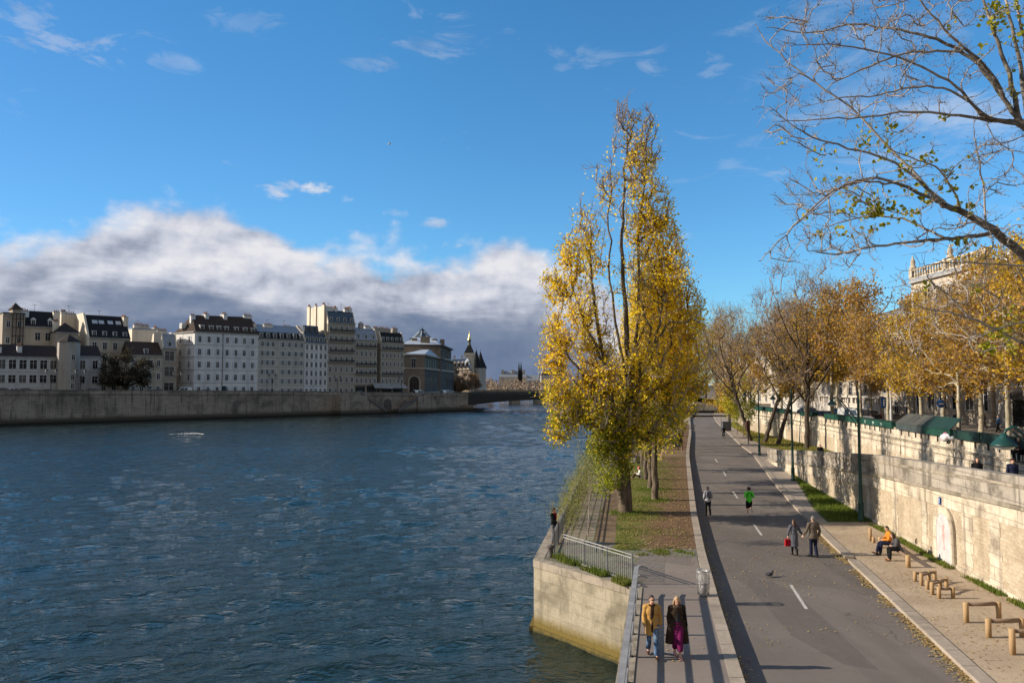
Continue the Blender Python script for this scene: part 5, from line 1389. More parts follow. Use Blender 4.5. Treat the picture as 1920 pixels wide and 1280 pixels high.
bar_fence('galvanised bar fence running along the water edge of the lawn quay', [(FL(d_) + .75, d_) for d_ in (34.6, 50, 70, 92)], sp=.16, h=1.0, mt=M('fence_weathered', (.20, .20, .19), (.15, .15, .14), 3., .6))
# iron bollard
t = obj_on('mooring_bollard', 'small dark iron mooring bollard on the quay corner', 'bollard', (1.72, 33.7, PLAT + .02))
mb = MB(); mb.lathe([(.17, 0), (.16, .05), (.12, .1), (.11, .34), (.17, .42), (.17, .48), (.08, .52), (0, .53)], 14); mb.build('post', M('rusty_iron', (.10, .085, .08), (.06, .05, .05), 6., .7), t)
# bin with clear bag
t = obj_on('litter_bin', 'round wire litter bin with clear plastic bag at the walk edge', 'litter bin', G(1319, 1115, PLAT + .03))
mb = MB()
for k in range(14):
    a = 2 * math.pi * k / 14; mb.tube([(.20 * math.cos(a), .20 * math.sin(a), .03), (.235 * math.cos(a), .235 * math.sin(a), .88)], .008, 4)
for z, r in ((.04, .2), (.45, .218), (.88, .235)):
    mb.tube([(r * math.cos(2 * math.pi * k / 20), r * math.sin(2 * math.pi * k / 20), z) for k in range(21)], .012, 5)
mb.build('wire_frame', M('bin_steel', (.30, .31, .31), None, 2., .4, metal=.5), t)
mb_ = MB(); mb_.lathe([(0, .05)] + [(.17 + .012 * math.sin(z * 31), z) for z in np.linspace(.06, .84, 9)] + [(.24, .91), (.25, .84)], 14)
for i, v in enumerate(mb_.v): mb_.v[i] = (v[0] * (1 + .10 * math.sin(i * 2.3)), v[1] * (1 + .10 * math.cos(i * 1.7)), v[2])
m_, nt_, b_ = newmat('clear_bag'); b_.inputs['Base Color'].default_value = (.42, .41, .40, 1); b_.inputs['Roughness'].default_value = .18; b_.inputs['Alpha'].default_value = .42
mb_.build('bag', m_, t)
mb = MB(); mb.ell((0, 0, .2), (.13, .14, .15), 10); mb.ell((.03, .02, .36), (.1, .09, .09), 8); mb.build('rubbish', M('rubbish', (.4, .36, .36), (.2, .15, .2), 9.), t)
# timber hurdles on the sand
WOOD = M('pale_log', (.41, .28, .155), (.31, .20, .10), 3., .8, .01, 14, .2, sc=(1, 1, .3)); WOODD = M('weathered_log', (.22, .155, .11), (.17, .12, .085), 3., .85, .01, 14, .2)
def log_post(mb, p, h, r=.085, m=0): mb.tube([(p[0], p[1], -.05), (p[0], p[1], h - .02), (p[0], p[1], h)], [r, r, r * .85], 12, m)
def hurdle(label, pa, pb, h, r=.09, group='log hurdles on the sand', name='log_hurdle', cat='hurdle', zr=None):
    a, b = G(*pa, .1), G(*pb, .1); t = obj_on(name, label, cat, a, 0, group); q = b - a; q.z = 0
    for p in (Vector((0, 0, 0)), q):
        mb = MB(); log_post(mb, (0, 0), h, r); mb.build('post', WOOD, t, p)
    zr = zr or h - .07
    mb = MB(); mb.tube([Vector((0, 0, zr)) + q * .02, Vector((0, 0, zr - .01)) + q * .5, Vector((0, 0, zr)) + q * .98], r * .72, 10); mb.build('rail', WOODD, t)
    return t
for (pa, pb, h), lab in zip((((1716, 1089), (1742, 1087), .38), ((1728, 1097), (1753, 1091), .48), ((1739, 1104), (1763, 1101), .34), ((1748, 1114), (1775, 1105), .46), ((1761, 1121), (1787, 1121), .42)), ('farthest', 'second', 'middle', 'fourth', 'nearest')):
    hurdle('low log hurdle, %s of the five set close together' % lab, pa, pb, h, .07)
hurdle('tall log hurdle standing right of the five small ones', (1812, 1166), (1873, 1165), .66, .085)
hurdle('tall log hurdle behind the one cut off at the picture edge', (1854, 1194), (1917, 1193), .58, .085)
hurdle('tall log hurdle cut off by the right picture edge', (1899, 1226), (1966, 1226), .74, .085)
hurdle('log bench with round end posts carrying the seated pair', (1651, 1026), (1703, 1063), .52, .1, None, 'log_bench', 'bench', .42)
for p, h, lab in (((1632, 1013), .62, 'taller thin log post standing beyond the log bench'), ((1638, 1017), .28, 'short stubby log post beside the taller thin one')):
    t = obj_on('log_post', lab, 'post', G(*p, .1), 0, 'upright log posts'); mb = MB(); log_post(mb, (0, 0), h, .08); mb.build('post', WOOD, t)
t = obj_on('round_board', 'round white board with dark rim propped near the wall', 'board', G(1722, 1024, .11), R(20))
mb = MB(); mb.lathe([(0, -.02), (.17, -.02), (.17, .02), (0, .02)], 24); o = mb.build('disc', M('white_board', (.72, .68, .62), (.6, .56, .5), 4.), t, (0, 0, .22)); o.rotation_euler = (R(80), 0, 0)
mb = MB(); mb.tube([(.185 * math.cos(2 * math.pi * k / 24), .185 * math.sin(2 * math.pi * k / 24), 0) for k in range(25)], .022, 6); o = mb.build('rim', M('dark_rim', (.10, .06, .035), None, 1.), t, (0, 0, .22)); o.rotation_euler = (R(80), 0, 0)
mb = MB(); mb.bb(-.03, .03, .0, .06, 0, .2); mb.build('foot', WOODD, t)
# arched door in the wall, plaque
d0 = 33.3; tx = Vector((W1(d0 - 1) - W1(d0 + 1), -2, 0)).normalized(); c = Vector((W1(d0), d0, .1)); ang = math.atan2(tx.y, tx.x)
t = obj_on('arched_door', 'white arched metal door with red scrawled drawing in the stone wall', 'door', c, ang)
wd_, hs = .72, 1.45
pr = [(-wd_, 0), (wd_, 0), (wd_, hs)] + [(wd_ * math.cos(k * math.pi / 12), hs + wd_ * math.sin(k * math.pi / 12)) for k in range(1, 12)] + [(-wd_, hs)]
mb = MB(); mb.add([(x, -.075, z) for x, z in pr], [tuple(range(len(pr)))]); mb.build('leaf', M('door_white', (.52, .50, .50), (.42, .40, .40), 2., .6), t)
out = [(x * 1.45, z if z < .01 else z + (.32 if z > hs else .0) * (z - hs) / wd_ ) for x, z in pr]
mb = MB(); n = len(pr)
mb.add([(x, -.09, z) for x, z in pr] + [(x, -.09, z) for x, z in out] + [(x, .0, z) for x, z in pr] + [(x, .0, z) for x, z in out],
       [(i, (i + 1), n + i + 1, n + i) for i in range(1, n - 1)] + [(n - 1, 0, n, 2 * n - 1)] + [(i + 1, i, 2 * n + i, 2 * n + i + 1) for i in range(1, n - 1)] + [(0, n - 1, 3 * n - 1, 2 * n)] + [(n + i, n + i + 1, 3 * n + i + 1, 3 * n + i) for i in range(1, n - 1)])
mb.build('surround', MT['lime'], t)
mb = MB(); sc = [[(-.12, 1.55), (.02, 1.66), (.12, 1.58), (.0, 1.48), (-.1, 1.42), (.08, 1.36), (.1, 1.15), (.06, .95)], [(-.05, 1.4), (-.12, 1.2), (-.05, 1.05), (.0, .8), (-.04, .62)], [(.0, 1.6), (.05, 1.3), (-.02, 1.1), (.1, .78), (.12, .6)], [(-.14, .62), (.16, .62)]]
for l in sc:
    for i in range(len(l) - 1): mb.bar((l[i][0], -.079, l[i][1]), (l[i + 1][0], -.079, l[i + 1][1]), .006, .035)
mb.build('scrawl', M('red_paint', (.70, .16, .13), (.72, .4, .36), 6.), t)
d1 = 33.6; c = Vector((W1(d1) - .05, d1, interp(W1Z, d1) - 1.75))
t = obj_on('wall_plaque', 'small blue enamel plaque above the arched door', 'plaque', c, ang)
mb = MB(); mb.bb(-.075, .075, -.03, .0, 0, .32); mb.build('plate', BLUE, t); mb = MB(); mb.bb(-.015, .015, -.036, -.03, .06, .24); mb.bb(-.05, .05, -.036, -.03, .22, .25); mb.build('mark', SWH, t)
# notice box, bins and posts farther on
t = obj_on('notice_box', 'brown box on a dark post beside the tree trunks', 'box', G(1403, 832, .11)); mb = MB(); mb.bb(-.05, .05, -.05, .05, 0, 1.9); mb.build('post', IRON, t); mb = MB(); mb.bb(-.22, .22, -.2, .2, 1.75, 3.1); mb.build('case', M('brown_case', (.085, .035, .025), None, 1., .6), t)
t = obj_on('waste_container', 'dark grey container against the far wall by the trees', 'container', G(1362, 808, .11)); mb = MB(); mb.bb(-.7, .7, -.5, .5, .1, 1.5); mb.build('body', M('grey_plastic', (.09, .095, .12), None, 1., .5), t); mb = MB(); mb.bb(-.74, .74, -.54, .54, 1.5, 1.62); mb.build('lid', M('grey_plastic2', (.06, .06, .08), None, 1., .5), t)
t = obj_on('barrier_post', 'wooden post with dark box at far end of the lawn', 'post', G(1279, 843, PLAT)); mb = MB(); mb.bb(-.08, .08, -.08, .08, 0, 1.9); mb.build('post', WOODD, t); mb = MB(); mb.bb(-.55, -.12, -.2, .2, .8, 1.9); mb.build('case', IRON, t); mb = MB(); mb.ell((0, -.1, 1.4), (.1, .08, .1), 8); mb.build('reflector', SWH, t)
a = G(1238, 862, PLAT); t = obj_on('leaning_plank', 'yellow timber plank leaning beyond the poplar trunks', 'plank', a); mb = MB(); mb.bar((0, 0, .03), (.75, 2.0, 1.35), .16, .08); mb.build('plank', WOOD, t)
t = obj_on('utility_cabinet', 'grey-green utility cabinet at the end of the lawn', 'cabinet', G(1268, 838, PLAT)); mb = MB(); mb.bb(-.5, .5, -.3, .3, 0, 1.5); mb.build('body', M('cab_grey', (.16, .18, .16), None, 1., .5), t); mb = MB(); mb.bb(-.55, .55, -.35, .35, 1.5, 1.58); mb.build('top', IRON, t)
# birds
def bird(name, label, loc, rz, sc, fly, mat, m2):
    t = thing(name, label, 'bird', loc, rz)
    mb = MB(); mb.ell((0, 0, .10 * sc), (.14 * sc, .065 * sc, .07 * sc), 10); mb.ell((.13 * sc, 0, .19 * sc), (.045 * sc, .04 * sc, .045 * sc), 8); mb.tube([(.08 * sc, 0, .12 * sc), (.12 * sc, 0, .18 * sc)], [.05 * sc, .035 * sc], 8)
    mb.tube([(.17 * sc, 0, .19 * sc), (.21 * sc, 0, .18 * sc)], [.014 * sc, .003 * sc], 5); mb.tube([(-.1 * sc, 0, .1 * sc), (-.25 * sc, 0, .07 * sc)], [.045 * sc, .03 * sc], 6, ell=.35)
    if not fly:
        for s_ in (-1, 1): mb.tube([(.01, s_ * .03 * sc, .06 * sc), (.02, s_ * .03 * sc, 0)], .008 * sc, 4)
    mb.build('body', mat, t)
    for s_ in (-1, 1):
        mb = MB()
        if fly: mb.tube([(0, s_ * .05 * sc, .12 * sc), (.03 * sc, s_ * .28 * sc, .22 * sc), (-.1 * sc, s_ * .6 * sc, .17 * sc)], [.09 * sc, .07 * sc, .01 * sc], 6, ell=.2)
        else: mb.ell((-.03 * sc, s_ * .055 * sc, .11 * sc), (.14 * sc, .02 * sc, .05 * sc), 8)
        mb.build('wing', m2, t)
PG = M('pigeon_grey', (.06, .06, .07), (.04, .04, .05), 9.)
bird('pigeon', 'dark pigeon standing on the asphalt', G(1444, 1081, .002), R(30), 1.15, False, PG, PG)
GW = M('gull_white', (.8, .8, .8), None, 1.)
bird('gull', 'tiny white gull flying high in the clear sky', A(730, 272, 90), R(20), 1.0, True, GW, GW)
# foam crest on the river
c = G(350, 814, WATER + .22); mb = MB(); r2 = random.Random(3)
for k in range(90):
    u = r2.uniform(-1, 1); x = u * 3.7; y = -2.6 * (1 - u * u) * -1 + r2.gauss(0, .3)
    mb.ell((x, y, .0), (r2.uniform(.06, .3), r2.uniform(.05, .2), r2.uniform(.03, .22) * (1.15 - abs(u))), 6)
o = mb.build('foam', M('foam_white', (.80, .78, .76), None, 3.), None, c); o['kind'] = 'stuff'; tag(o, 'short white crest of breaking foam on the river', 'foam')
# ================================================================ trees
def dens(pts, step):
    out = [Vector(pts[0])]
    for a, b in zip(pts[:-1], pts[1:]):
        a, b = Vector(a), Vector(b); n = max(1, int((b - a).length / step))
        for k in range(1, n + 1): out.append(a + (b - a) * (k / n))
    return out
def smooth_path(pts, it=2):
    pts = [Vector(p) for p in pts]
    for _ in range(it):
        q = [pts[0]]
        for a, b in zip(pts[:-1], pts[1:]): q += [a * .75 + b * .25, a * .25 + b * .75]
        q.append(pts[-1]); pts = q
    return pts
class Tree:
    def __init__(s, seed, cap=30000):
        s.rng = np.random.default_rng(seed); s.P = np.zeros((cap, 3)); s.par = np.full(cap, -1); s.minr = np.zeros(cap); s.n = 0; s.tips = []; s.tw = []
    def node(s, p, par, r=0.):
        s.P[s.n] = p; s.par[s.n] = par; s.minr[s.n] = r; s.n += 1
        return s.n - 1
    def limb(s, pts, r0, r1, start=None, step=.5, wob=.0):
        pts = dens(smooth_path(pts), step); L = len(pts); prev = -1
        if start is not None:
            d = ((s.P[:s.n] - np.array(pts[0])) ** 2).sum(1); prev = int(d.argmin())
        for i, p in enumerate(pts):
            if start is not None and i == 0: continue
            pp = np.array(p) + (s.rng.normal(0, wob, 3) if wob and i > 0 else 0)
            prev = s.node(pp, prev, r0 + (r1 - r0) * i / max(1, L - 1))
        return prev
    def fill(s, tg, kxy=1.6, kdown=2.5, step=.45, curl=.35, noise=.06, lo=0, far=None):
        """attach every target to the nearest suitable wood with a curved shoot"""
        base = s.n
        d = [((s.P[lo:s.n] - t) ** 2).sum(1).min() for t in tg]
        for i in np.argsort(d):
            t = tg[i]; v = t - s.P[lo:s.n]
            cost = np.sqrt((v[:, 0] ** 2 + v[:, 1] ** 2) * kxy ** 2 + v[:, 2] ** 2) + kdown * np.maximum(0, -v[:, 2])
            j = int(cost.argmin()) + lo
            a = s.P[j]; L = np.linalg.norm(t - a)
            if far and L > far: continue
            pj = s.par[j]; dr = a - s.P[pj] if pj >= 0 else np.array((0, 0, 1.)); dr = dr / (np.linalg.norm(dr) + 1e-9)
            c = a + dr * L * curl + np.array((0, 0, .08 * L))
            n = max(2, int(L / step)); prev = j; path = [j]
            for k in range(1, n + 1):
                u = k / n; p = a * (1 - u) ** 2 + c * 2 * u * (1 - u) + t * u * u + (s.rng.normal(0, noise, 3) if k < n else 0)
                if s.n >= len(s.P): return
                prev = s.node(p, prev); path.append(prev)
            s.tips.append(prev); s.tw.append(path)
    def twigs(s, per, L, up=.4, nseg=2, droop=0, frac=.6):
        """fine end shoots along the outer part of every branch"""
        for path in list(s.tw):
            m = len(path)
            for _ in range(per):
                j = path[int(s.rng.integers(int(m * (1 - frac)), m))]
                d = s.rng.normal(0, 1, 3); d[2] += up * 2; pj = s.par[j]
                if pj >= 0: q = s.P[j] - s.P[pj]; d = d * .6 + q / (np.linalg.norm(q) + 1e-9)
                d /= np.linalg.norm(d); l = L * s.rng.uniform(.5, 1.2); prev = j
                for k in range(nseg):
                    if s.n >= len(s.P): return
                    d = d + s.rng.normal(0, .22, 3) + np.array((0, 0, -droop)); d /= np.linalg.norm(d)
                    prev = s.node(s.P[prev] + d * l / nseg, prev)
                s.tips.append(prev)
    def radii(s, tip=.012, p=2.4, maxr=9.):
        n = s.n; acc = np.zeros(n); child = np.zeros(n, bool)
        par = s.par[:n]; child[par[par >= 0]] = True
        acc[~child] = tip ** p
        for i in range(n - 1, -1, -1):
            if par[i] >= 0: acc[par[i]] += acc[i]
        r = np.minimum(acc ** (1 / p), maxr)
        s.r = np.where(s.minr[:n] > 0, s.minr[:n], np.minimum(r, .5))
        for i in range(n):
            if par[i] >= 0: s.r[i] = min(s.r[i], s.r[par[i]] * 1.0 if s.minr[i] <= 0 else s.r[i])
        return s.r
    def wood(s, name, mat, parent, cut=(.10, .03), skip_above=None):
        n = s.n; idx = np.nonzero(s.par[:n] >= 0)[0]
        p0, p1 = s.P[s.par[idx]], s.P[idx]; r0, r1 = s.r[s.par[idx]], s.r[idx]
        r0 = np.where(s.minr[idx] > 0, r0, np.minimum(r0, r1 * 1.5))
        verts, faces = [], []; off = 0
        allv, allf = [], []
        for lo, hi, k in ((cut[0], 99, 9), (cut[1], cut[0], 5), (-1, cut[1], 3)):
            m = (r1 >= lo) & (r1 < hi)
            if not m.any(): continue
            a, b, ra, rb = p0[m], p1[m], r0[m], r1[m]
            t = b - a; L = np.linalg.norm(t, axis=1, keepdims=True) + 1e-9; t = t / L; b = b + t * np.minimum(rb[:, None] * .35, .05)
            ref = np.where(np.abs(t[:, :1]) < .8, np.array([[1., 0, 0]]), np.array([[0, 1., 0]]))
            u = np.cross(t, ref); u /= np.linalg.norm(u, axis=1, keepdims=True) + 1e-9; w = np.cross(t, u)
            ang = 2 * np.pi * np.arange(k) / k
            ring = u[:, None, :] * np.cos(ang)[None, :, None] + w[:, None, :] * np.sin(ang)[None, :, None]
            V = np.concatenate([a[:, None, :] + ring * ra[:, None, None], b[:, None, :] + ring * rb[:, None, None]], 1)
            ne = len(a); i0 = off + np.arange(ne)[:, None] * 2 * k; kk = np.arange(k)[None, :]; k2 = (np.arange(k) + 1) % k
            Fq = np.stack([i0 + kk, i0 + kk + k, i0 + k2[None, :] + k, i0 + k2[None, :]], 2).reshape(-1, 4)
            allv.append(V.reshape(-1, 3)); allf.append(Fq); off += ne * 2 * k
        V = np.concatenate(allv); Fq = np.concatenate(allf); nf = len(Fq)
        me = bpy.data.meshes.new(name)
        me.vertices.add(len(V)); me.vertices.foreach_set('co', V.astype(np.float32).ravel())
        me.loops.add(nf * 4); me.loops.foreach_set('vertex_index', Fq.astype(np.int32).ravel())
        me.polygons.add(nf); me.polygons.foreach_set('loop_start', np.arange(nf, dtype=np.int32) * 4); me.polygons.foreach_set('loop_total', np.full(nf, 4, np.int32))
        me.polygons.foreach_set('use_smooth', np.ones(nf, bool))
        me.materials.append(mat); me.update(calc_edges=True)
        return link(name, me, parent)
    def leafpts(s, per, frac=.7, sig=.25, sel=None):
        out = []
        for i, path in enumerate(s.tw):
            k = per(s.P[path[-1]]) if callable(per) else per
            k = int(k) + (s.rng.random() < k % 1)
            if k <= 0: continue
            m = len(path); j = s.rng.integers(min(m - 1, int(m * (1 - frac))), m, k)
            out.append(s.P[np.array(path)[j]] + s.rng.normal(0, sig, (k, 3)))
        return np.concatenate(out) if out else np.zeros((0, 3))
def leaves(name, P, size, mat, parent, rng, var=.35, flat=.75, fold=.12, k=4, up=.0):
    n = len(P)
    if n == 0: return None
    u = rng.normal(0, 1, (n, 3)); u /= np.linalg.norm(u, axis=1, keepdims=True)
    w = rng.normal(0, 1, (n, 3)); w[:, 2] += up; w -= u * (u * w).sum(1, keepdims=True); w /= np.linalg.norm(w, axis=1, keepdims=True) + 1e-9
    q = np.cross(u, w); s_ = size * (1 + rng.uniform(-var, var, (n, 1)))
    V = np.stack([P - u * s_ * .5, P + w * s_ * .5 * flat + q * s_ * fold, P + u * s_ * .5, P - w * s_ * .5 * flat + q * s_ * fold], 1)
    return npmesh(name, V, 4, mat, parent)
def ellpts(rng, c, r, n, shell=.6):
    if n > 40 and CLUMP > 1 and n < 500:
        q = ellpts0(rng, c, r, max(4, n // CLUMP), shell * .8)
        return q[rng.integers(0, len(q), n)] + rng.normal(0, 1, (n, 3)) * np.minimum(np.array(r) * .26, CSIG)
    return ellpts0(rng, c, r, n, shell)
CLUMP, CSIG = 11, np.array((.40, .40, 1.25))
def ellpts0(rng, c, r, n, shell=.6):
    v = rng.normal(0, 1, (n, 3)); v /= np.linalg.norm(v, axis=1, keepdims=True)
    return np.array(c) + v * (rng.random((n, 1)) ** (1 / 3. * shell + .0)) * np.array(r)
BARK = M('poplar_bark', (.17, .135, .10), (.075, .06, .045), 2.2, .95, .05, 9, .1, sc=(3, 3, .5))
BARKD = M('dark_bark', (.085, .068, .052), (.045, .036, .03), 2.2, .95, .04, 9, .1, sc=(3, 3, .5))
BARKP = M('plane_bark', (.42, .37, .28), (.22, .19, .13), 1.4, .85, .015, 5, .15)
TWIG = M('pale_twigs', (.34, .28, .25), (.25, .20, .18), 1.5, .8)
TWIGB = M('brown_twigs', (.30, .22, .165), (.21, .155, .115), 1.2, .85)
L_YEL = leafmat('poplar_leaves', [(.76, .46, .012), (.88, .58, .02), (.96, .72, .04), (.93, .68, .04), (.74, .60, .04), (.86, .56, .02)], .62)
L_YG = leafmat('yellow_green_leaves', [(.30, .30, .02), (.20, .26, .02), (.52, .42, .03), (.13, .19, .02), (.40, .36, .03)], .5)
L_GRN = leafmat('sprout_leaves', [(.14, .22, .02), (.26, .32, .025), (.46, .42, .03), (.10, .16, .02), (.58, .46, .03)], .5)
L_OR = leafmat('plane_leaves', [(.36, .16, .03), (.48, .25, .04), (.57, .33, .045), (.41, .27, .04), (.27, .125, .035), (.52, .36, .05)], .5)
L_OR2 = leafmat('plane_leaves_gold', [(.48, .26, .025), (.66, .39, .03), (.72, .48, .04), (.46, .35, .035), (.38, .18, .03)], .5)
L_BR = leafmat('brown_leaves', [(.22, .13, .07), (.30, .17, .08), (.17, .10, .06), (.34, .24, .08)], .4)
L_DK = leafmat('dark_leaves', [(.035, .03, .018), (.055, .045, .025), (.03, .035, .02)], .3)
def px2l(base, px, py, d): return np.array(A(px, py, d) - base)

# ---- the tall yellow poplar on the lawn
def main_poplar():
    base = G(1172, 961, PLAT); d0 = base.y; T = Tree(11, 40000); rg = T.rng
    t = thing('poplar_tree', 'tall slender poplar with thick fissured trunk, golden below and half bare at the top', 'tree', base)
    L = lambda *pts: [px2l(base, x, y, d0 + dz) for x, y, dz in pts]
    k = d0 / F
    T.limb([np.array((0, 0, -.2))] + L((1172, 940, 0), (1170, 900, 0), (1166, 862, 0)), .47, .40, step=.4)
    T.limb(L((1166, 862, 0), (1172, 810, 0), (1180, 760, .2), (1179, 700, .3), (1174, 620, .2), (1168, 520, 0), (1165, 430, 0), (1170, 330, .1), (1178, 225, 0)), .30, .015, 1, wob=.05)
    T.limb(L((1166, 862, 0), (1154, 800, -.3), (1143, 720, -.8), (1126, 640, -1.0), (1113, 560, -.8), (1106, 480, -.5), (1108, 415, -.4)), .22, .02, 1, wob=.05)
    T.limb(L((1180, 750, .2), (1190, 660, .8), (1198, 580, 1.0), (1196, 480, .9), (1204, 380, .6), (1212, 300, .4), (1208, 225, .3)), .14, .015, 1, wob=.05)
    T.limb(L((1178, 720, .2), (1160, 640, .6), (1146, 540, .9), (1140, 440, .8), (1143, 340, .4), (1150, 250, .2)), .11, .014, 1, wob=.05)
    T.limb(L((1182, 760, 0), (1214, 690, -.8), (1236, 620, -1.0), (1246, 540, -1.0), (1244, 470, -.6)), .13, .025, 1, wob=.05)
    T.limb(L((1150, 790, -.2), (1120, 740, -1.2), (1085, 690, -1.6), (1050, 650, -1.5), (1032, 600, -1.2)), .13, .02, 1, wob=.06)
    T.limb(L((1135, 690, -.8), (1108, 630, -1.4), (1080, 560, -1.4), (1068, 500, -1.2), (1075, 440, -1)), .11, .02, 1, wob=.05)
    T.limb(L((1176, 790, 0), (1210, 750, .8), (1250, 720, 1.2), (1290, 690, 1.0)), .12, .02, 1, wob=.06)
    T.limb(L((1160, 830, -.1), (1110, 790, -1.5), (1065, 770, -2.0), (1045, 790, -2.0)), .09, .015, 1, wob=.06)
    E = lambda px, py, dz, rx, ry, n, sh=.6: ellpts(rg, px2l(base, px, py, d0 + dz), (rx * k, rx * k * .85, ry * k), n, sh)
    tg = np.concatenate([E(1168, 330, .1, 46, 118, 150), E(1200, 300, .2, 30, 90, 80), E(1228, 470, .3, 36, 130, 110), E(1105, 540, -.7, 60, 135, 190), E(1196, 520, .3, 40, 120, 60),
                         E(1247, 610, -.4, 62, 120, 230), E(1085, 690, -1.2, 66, 80, 150), E(1190, 720, 0, 100, 95, 260), E(1258, 720, .5, 55, 80, 130), E(1085, 765, -1.6, 48, 40, 60), E(1150, 800, -.4, 60, 55, 90), E(1040, 650, -1.2, 26, 70, 40), E(1042, 735, -1.8, 30, 30, 36), E(1052, 800, -2, 26, 26, 30), E(1042, 545, -1, 22, 40, 24), E(1296, 590, .4, 24, 60, 38), E(1302, 690, .8, 22, 60, 38), E(1228, 400, .4, 26, 40, 30)])
    gx = px2l(base, 1152, 500, d0)[0]; g0, g1 = px2l(base, 1150, 660, d0)[2], px2l(base, 1150, 380, d0)[2]
    tg = tg[tg[:, 2] > 3.2]; tg = tg[~((np.abs(tg[:, 0] - gx) < .55) & (tg[:, 2] > g0) & (tg[:, 2] < g1) & (rg.random(len(tg)) < .8))]
    T.fill(tg, 2.2, 3.0, .45, .4, .05)
    T.twigs(5, .6, .8, 2)
    n1 = T.n
    T.radii(.011, 2.35)
    T.wood('trunk', BARK, t) if False else None
    # split wood: thick limbs keep bark, shoots are paler
    full = T.par.copy()
    thick = T.r >= .035
    T.par[:T.n][~thick] = -1; T.wood('trunk', BARK, t)
    T.par = full.copy(); T.par[:T.n][thick] = -1; T.wood('branches', TWIG, t, cut=(.10, .02)); T.par = full
    zt = lambda y: px2l(base, 1170, y, d0)[2]
    zA, zB = zt(420), zt(250)
    def per(p):
        x, z = p[0], p[2]; q = 30
        if z > zA - 1:                                   # thinning to bare shoots towards the top, more on the left
            f = (z - (zA - 1)) / (zB - zA + 1); q = 26 * (1 - f) ** 1.0 * (1.15 if x > .5 else .42) + (7.0 if x > .5 else 2.2)
        elif x < 1.5 and x > -1.1 and z > zt(640): q = 12
        return max(0, q * .9)
    P = T.leafpts(per, .75, .26)
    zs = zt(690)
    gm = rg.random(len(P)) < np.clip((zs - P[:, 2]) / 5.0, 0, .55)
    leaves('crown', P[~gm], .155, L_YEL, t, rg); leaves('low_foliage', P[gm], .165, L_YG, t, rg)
    # leafy sprouts round the trunk
    sp = ellpts(rg, px2l(base, 1150, 868, d0 - .4), (1.25, 1.1, 1.6), 1700, .8); sp2 = ellpts(rg, px2l(base, 1156, 815, d0 - .2), (1.5, 1.2, 1.2), 1900, .8)
    leaves('trunk_sprouts', np.concatenate([sp, sp2, ellpts(rg, px2l(base, 1135, 905, d0 - .6), (.6, .7, .7), 350, .8), ellpts(rg, px2l(base, 1122, 838, d0 - .8), (.8, .8, .9), 700, .8)]), .15, L_GRN, t, rg)
    return t
main_poplar()
# ---- the row of poplars behind it
def poplar_proto(seed, h=19.5, w=2.5, leafy=1.0, mats=(L_YEL, L_YG), bare_top=.8):
    T = Tree(seed, 26000); rg = T.rng
    t = thing('poplar_tree', 'x', 'tree', (0, 0, 0), 0, 'poplars in a row behind the tall one')
    T.limb([(0, 0, -.2), (.05, 0, 2), (.0, .1, 5), (.2, -.1, 8.5), (.1, .1, 13), (0, 0, h - .5)], .27, .02, step=.5, wob=.03)
    for k in range(7):
        a = k * 2.4 + seed; z = 5 + k * 1.1; r = w * .55
        T.limb([(.05, 0, z), (math.cos(a) * r * .6, math.sin(a) * r * .6, z + 2), (math.cos(a) * r, math.sin(a) * r, z + 5.5), (math.cos(a) * r * .8, math.sin(a) * r * .8, min(h - .7, z + 8.5))], .11, .015, 1, wob=.05)
    tg = np.concatenate([ellpts(rg, (0, 0, h * .56), (w, w, h * .32), 260), ellpts(rg, (0, 0, h * .75), (w * .62, w * .62, h * .24), 130), ellpts(rg, (0, 0, h * .40), (w * 1.05, w * 1.05, h * .17), 150)])
    T.fill(tg, 2.2, 3, .5, .4, .05); T.twigs(2, .6, .7, 2); T.radii(.012, 2.35)
    full = T.par.copy(); thick = T.r >= .04
    T.par[:T.n][~thick] = -1; T.wood('trunk', BARK, t); T.par = full.copy(); T.par[:T.n][thick] = -1; T.wood('branches', TWIG, t, cut=(.1, .02))
    T.par = full
    P = T.leafpts(lambda p: leafy * 24 * min(1, max(.12, (h * .98 - p[2]) / (h * .35 * bare_top))), .75, .28)
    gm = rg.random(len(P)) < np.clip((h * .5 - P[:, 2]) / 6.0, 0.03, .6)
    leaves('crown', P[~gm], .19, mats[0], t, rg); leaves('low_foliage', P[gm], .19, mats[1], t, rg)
    return t
pp = poplar_proto(5); pp2 = poplar_proto(9, 17.5, 2.7, .9)
spots = [(1228, 938, pp, 0, .93, 'slim poplar with pale straight trunk just right of the tall one'), (1220, 917, pp2, 1.2, .88, 'second slim poplar in the row behind the tall one'), (1212, 899, pp, 2.5, .84, 'third slim poplar trunk with seated woman at its foot'), (1205, 875, pp2, 4., .86, 'fourth poplar trunk with a person in navy sitting by it'),
         (1236, 849, pp, 5., 1.0, 'poplar with thick lit trunk beside the leaning plank'), (1262, 832, pp2, .5, 1.0, 'poplar beside the grey-green utility cabinet'), (1279, 818, pp, 1.9, 1.0, 'farthest poplar of the row near the road bend')]
used = set()
for px, py, pr_, rz, sc, lab in spots:
    p = G(px, py, PLAT)
    if pr_ not in used: used.add(pr_); pr_.location = p; pr_.rotation_euler = (0, 0, rz); pr_['label'] = lab; pr_.scale = (sc, sc, sc)
    else: dup(pr_, p, rz, lab, None, sc)

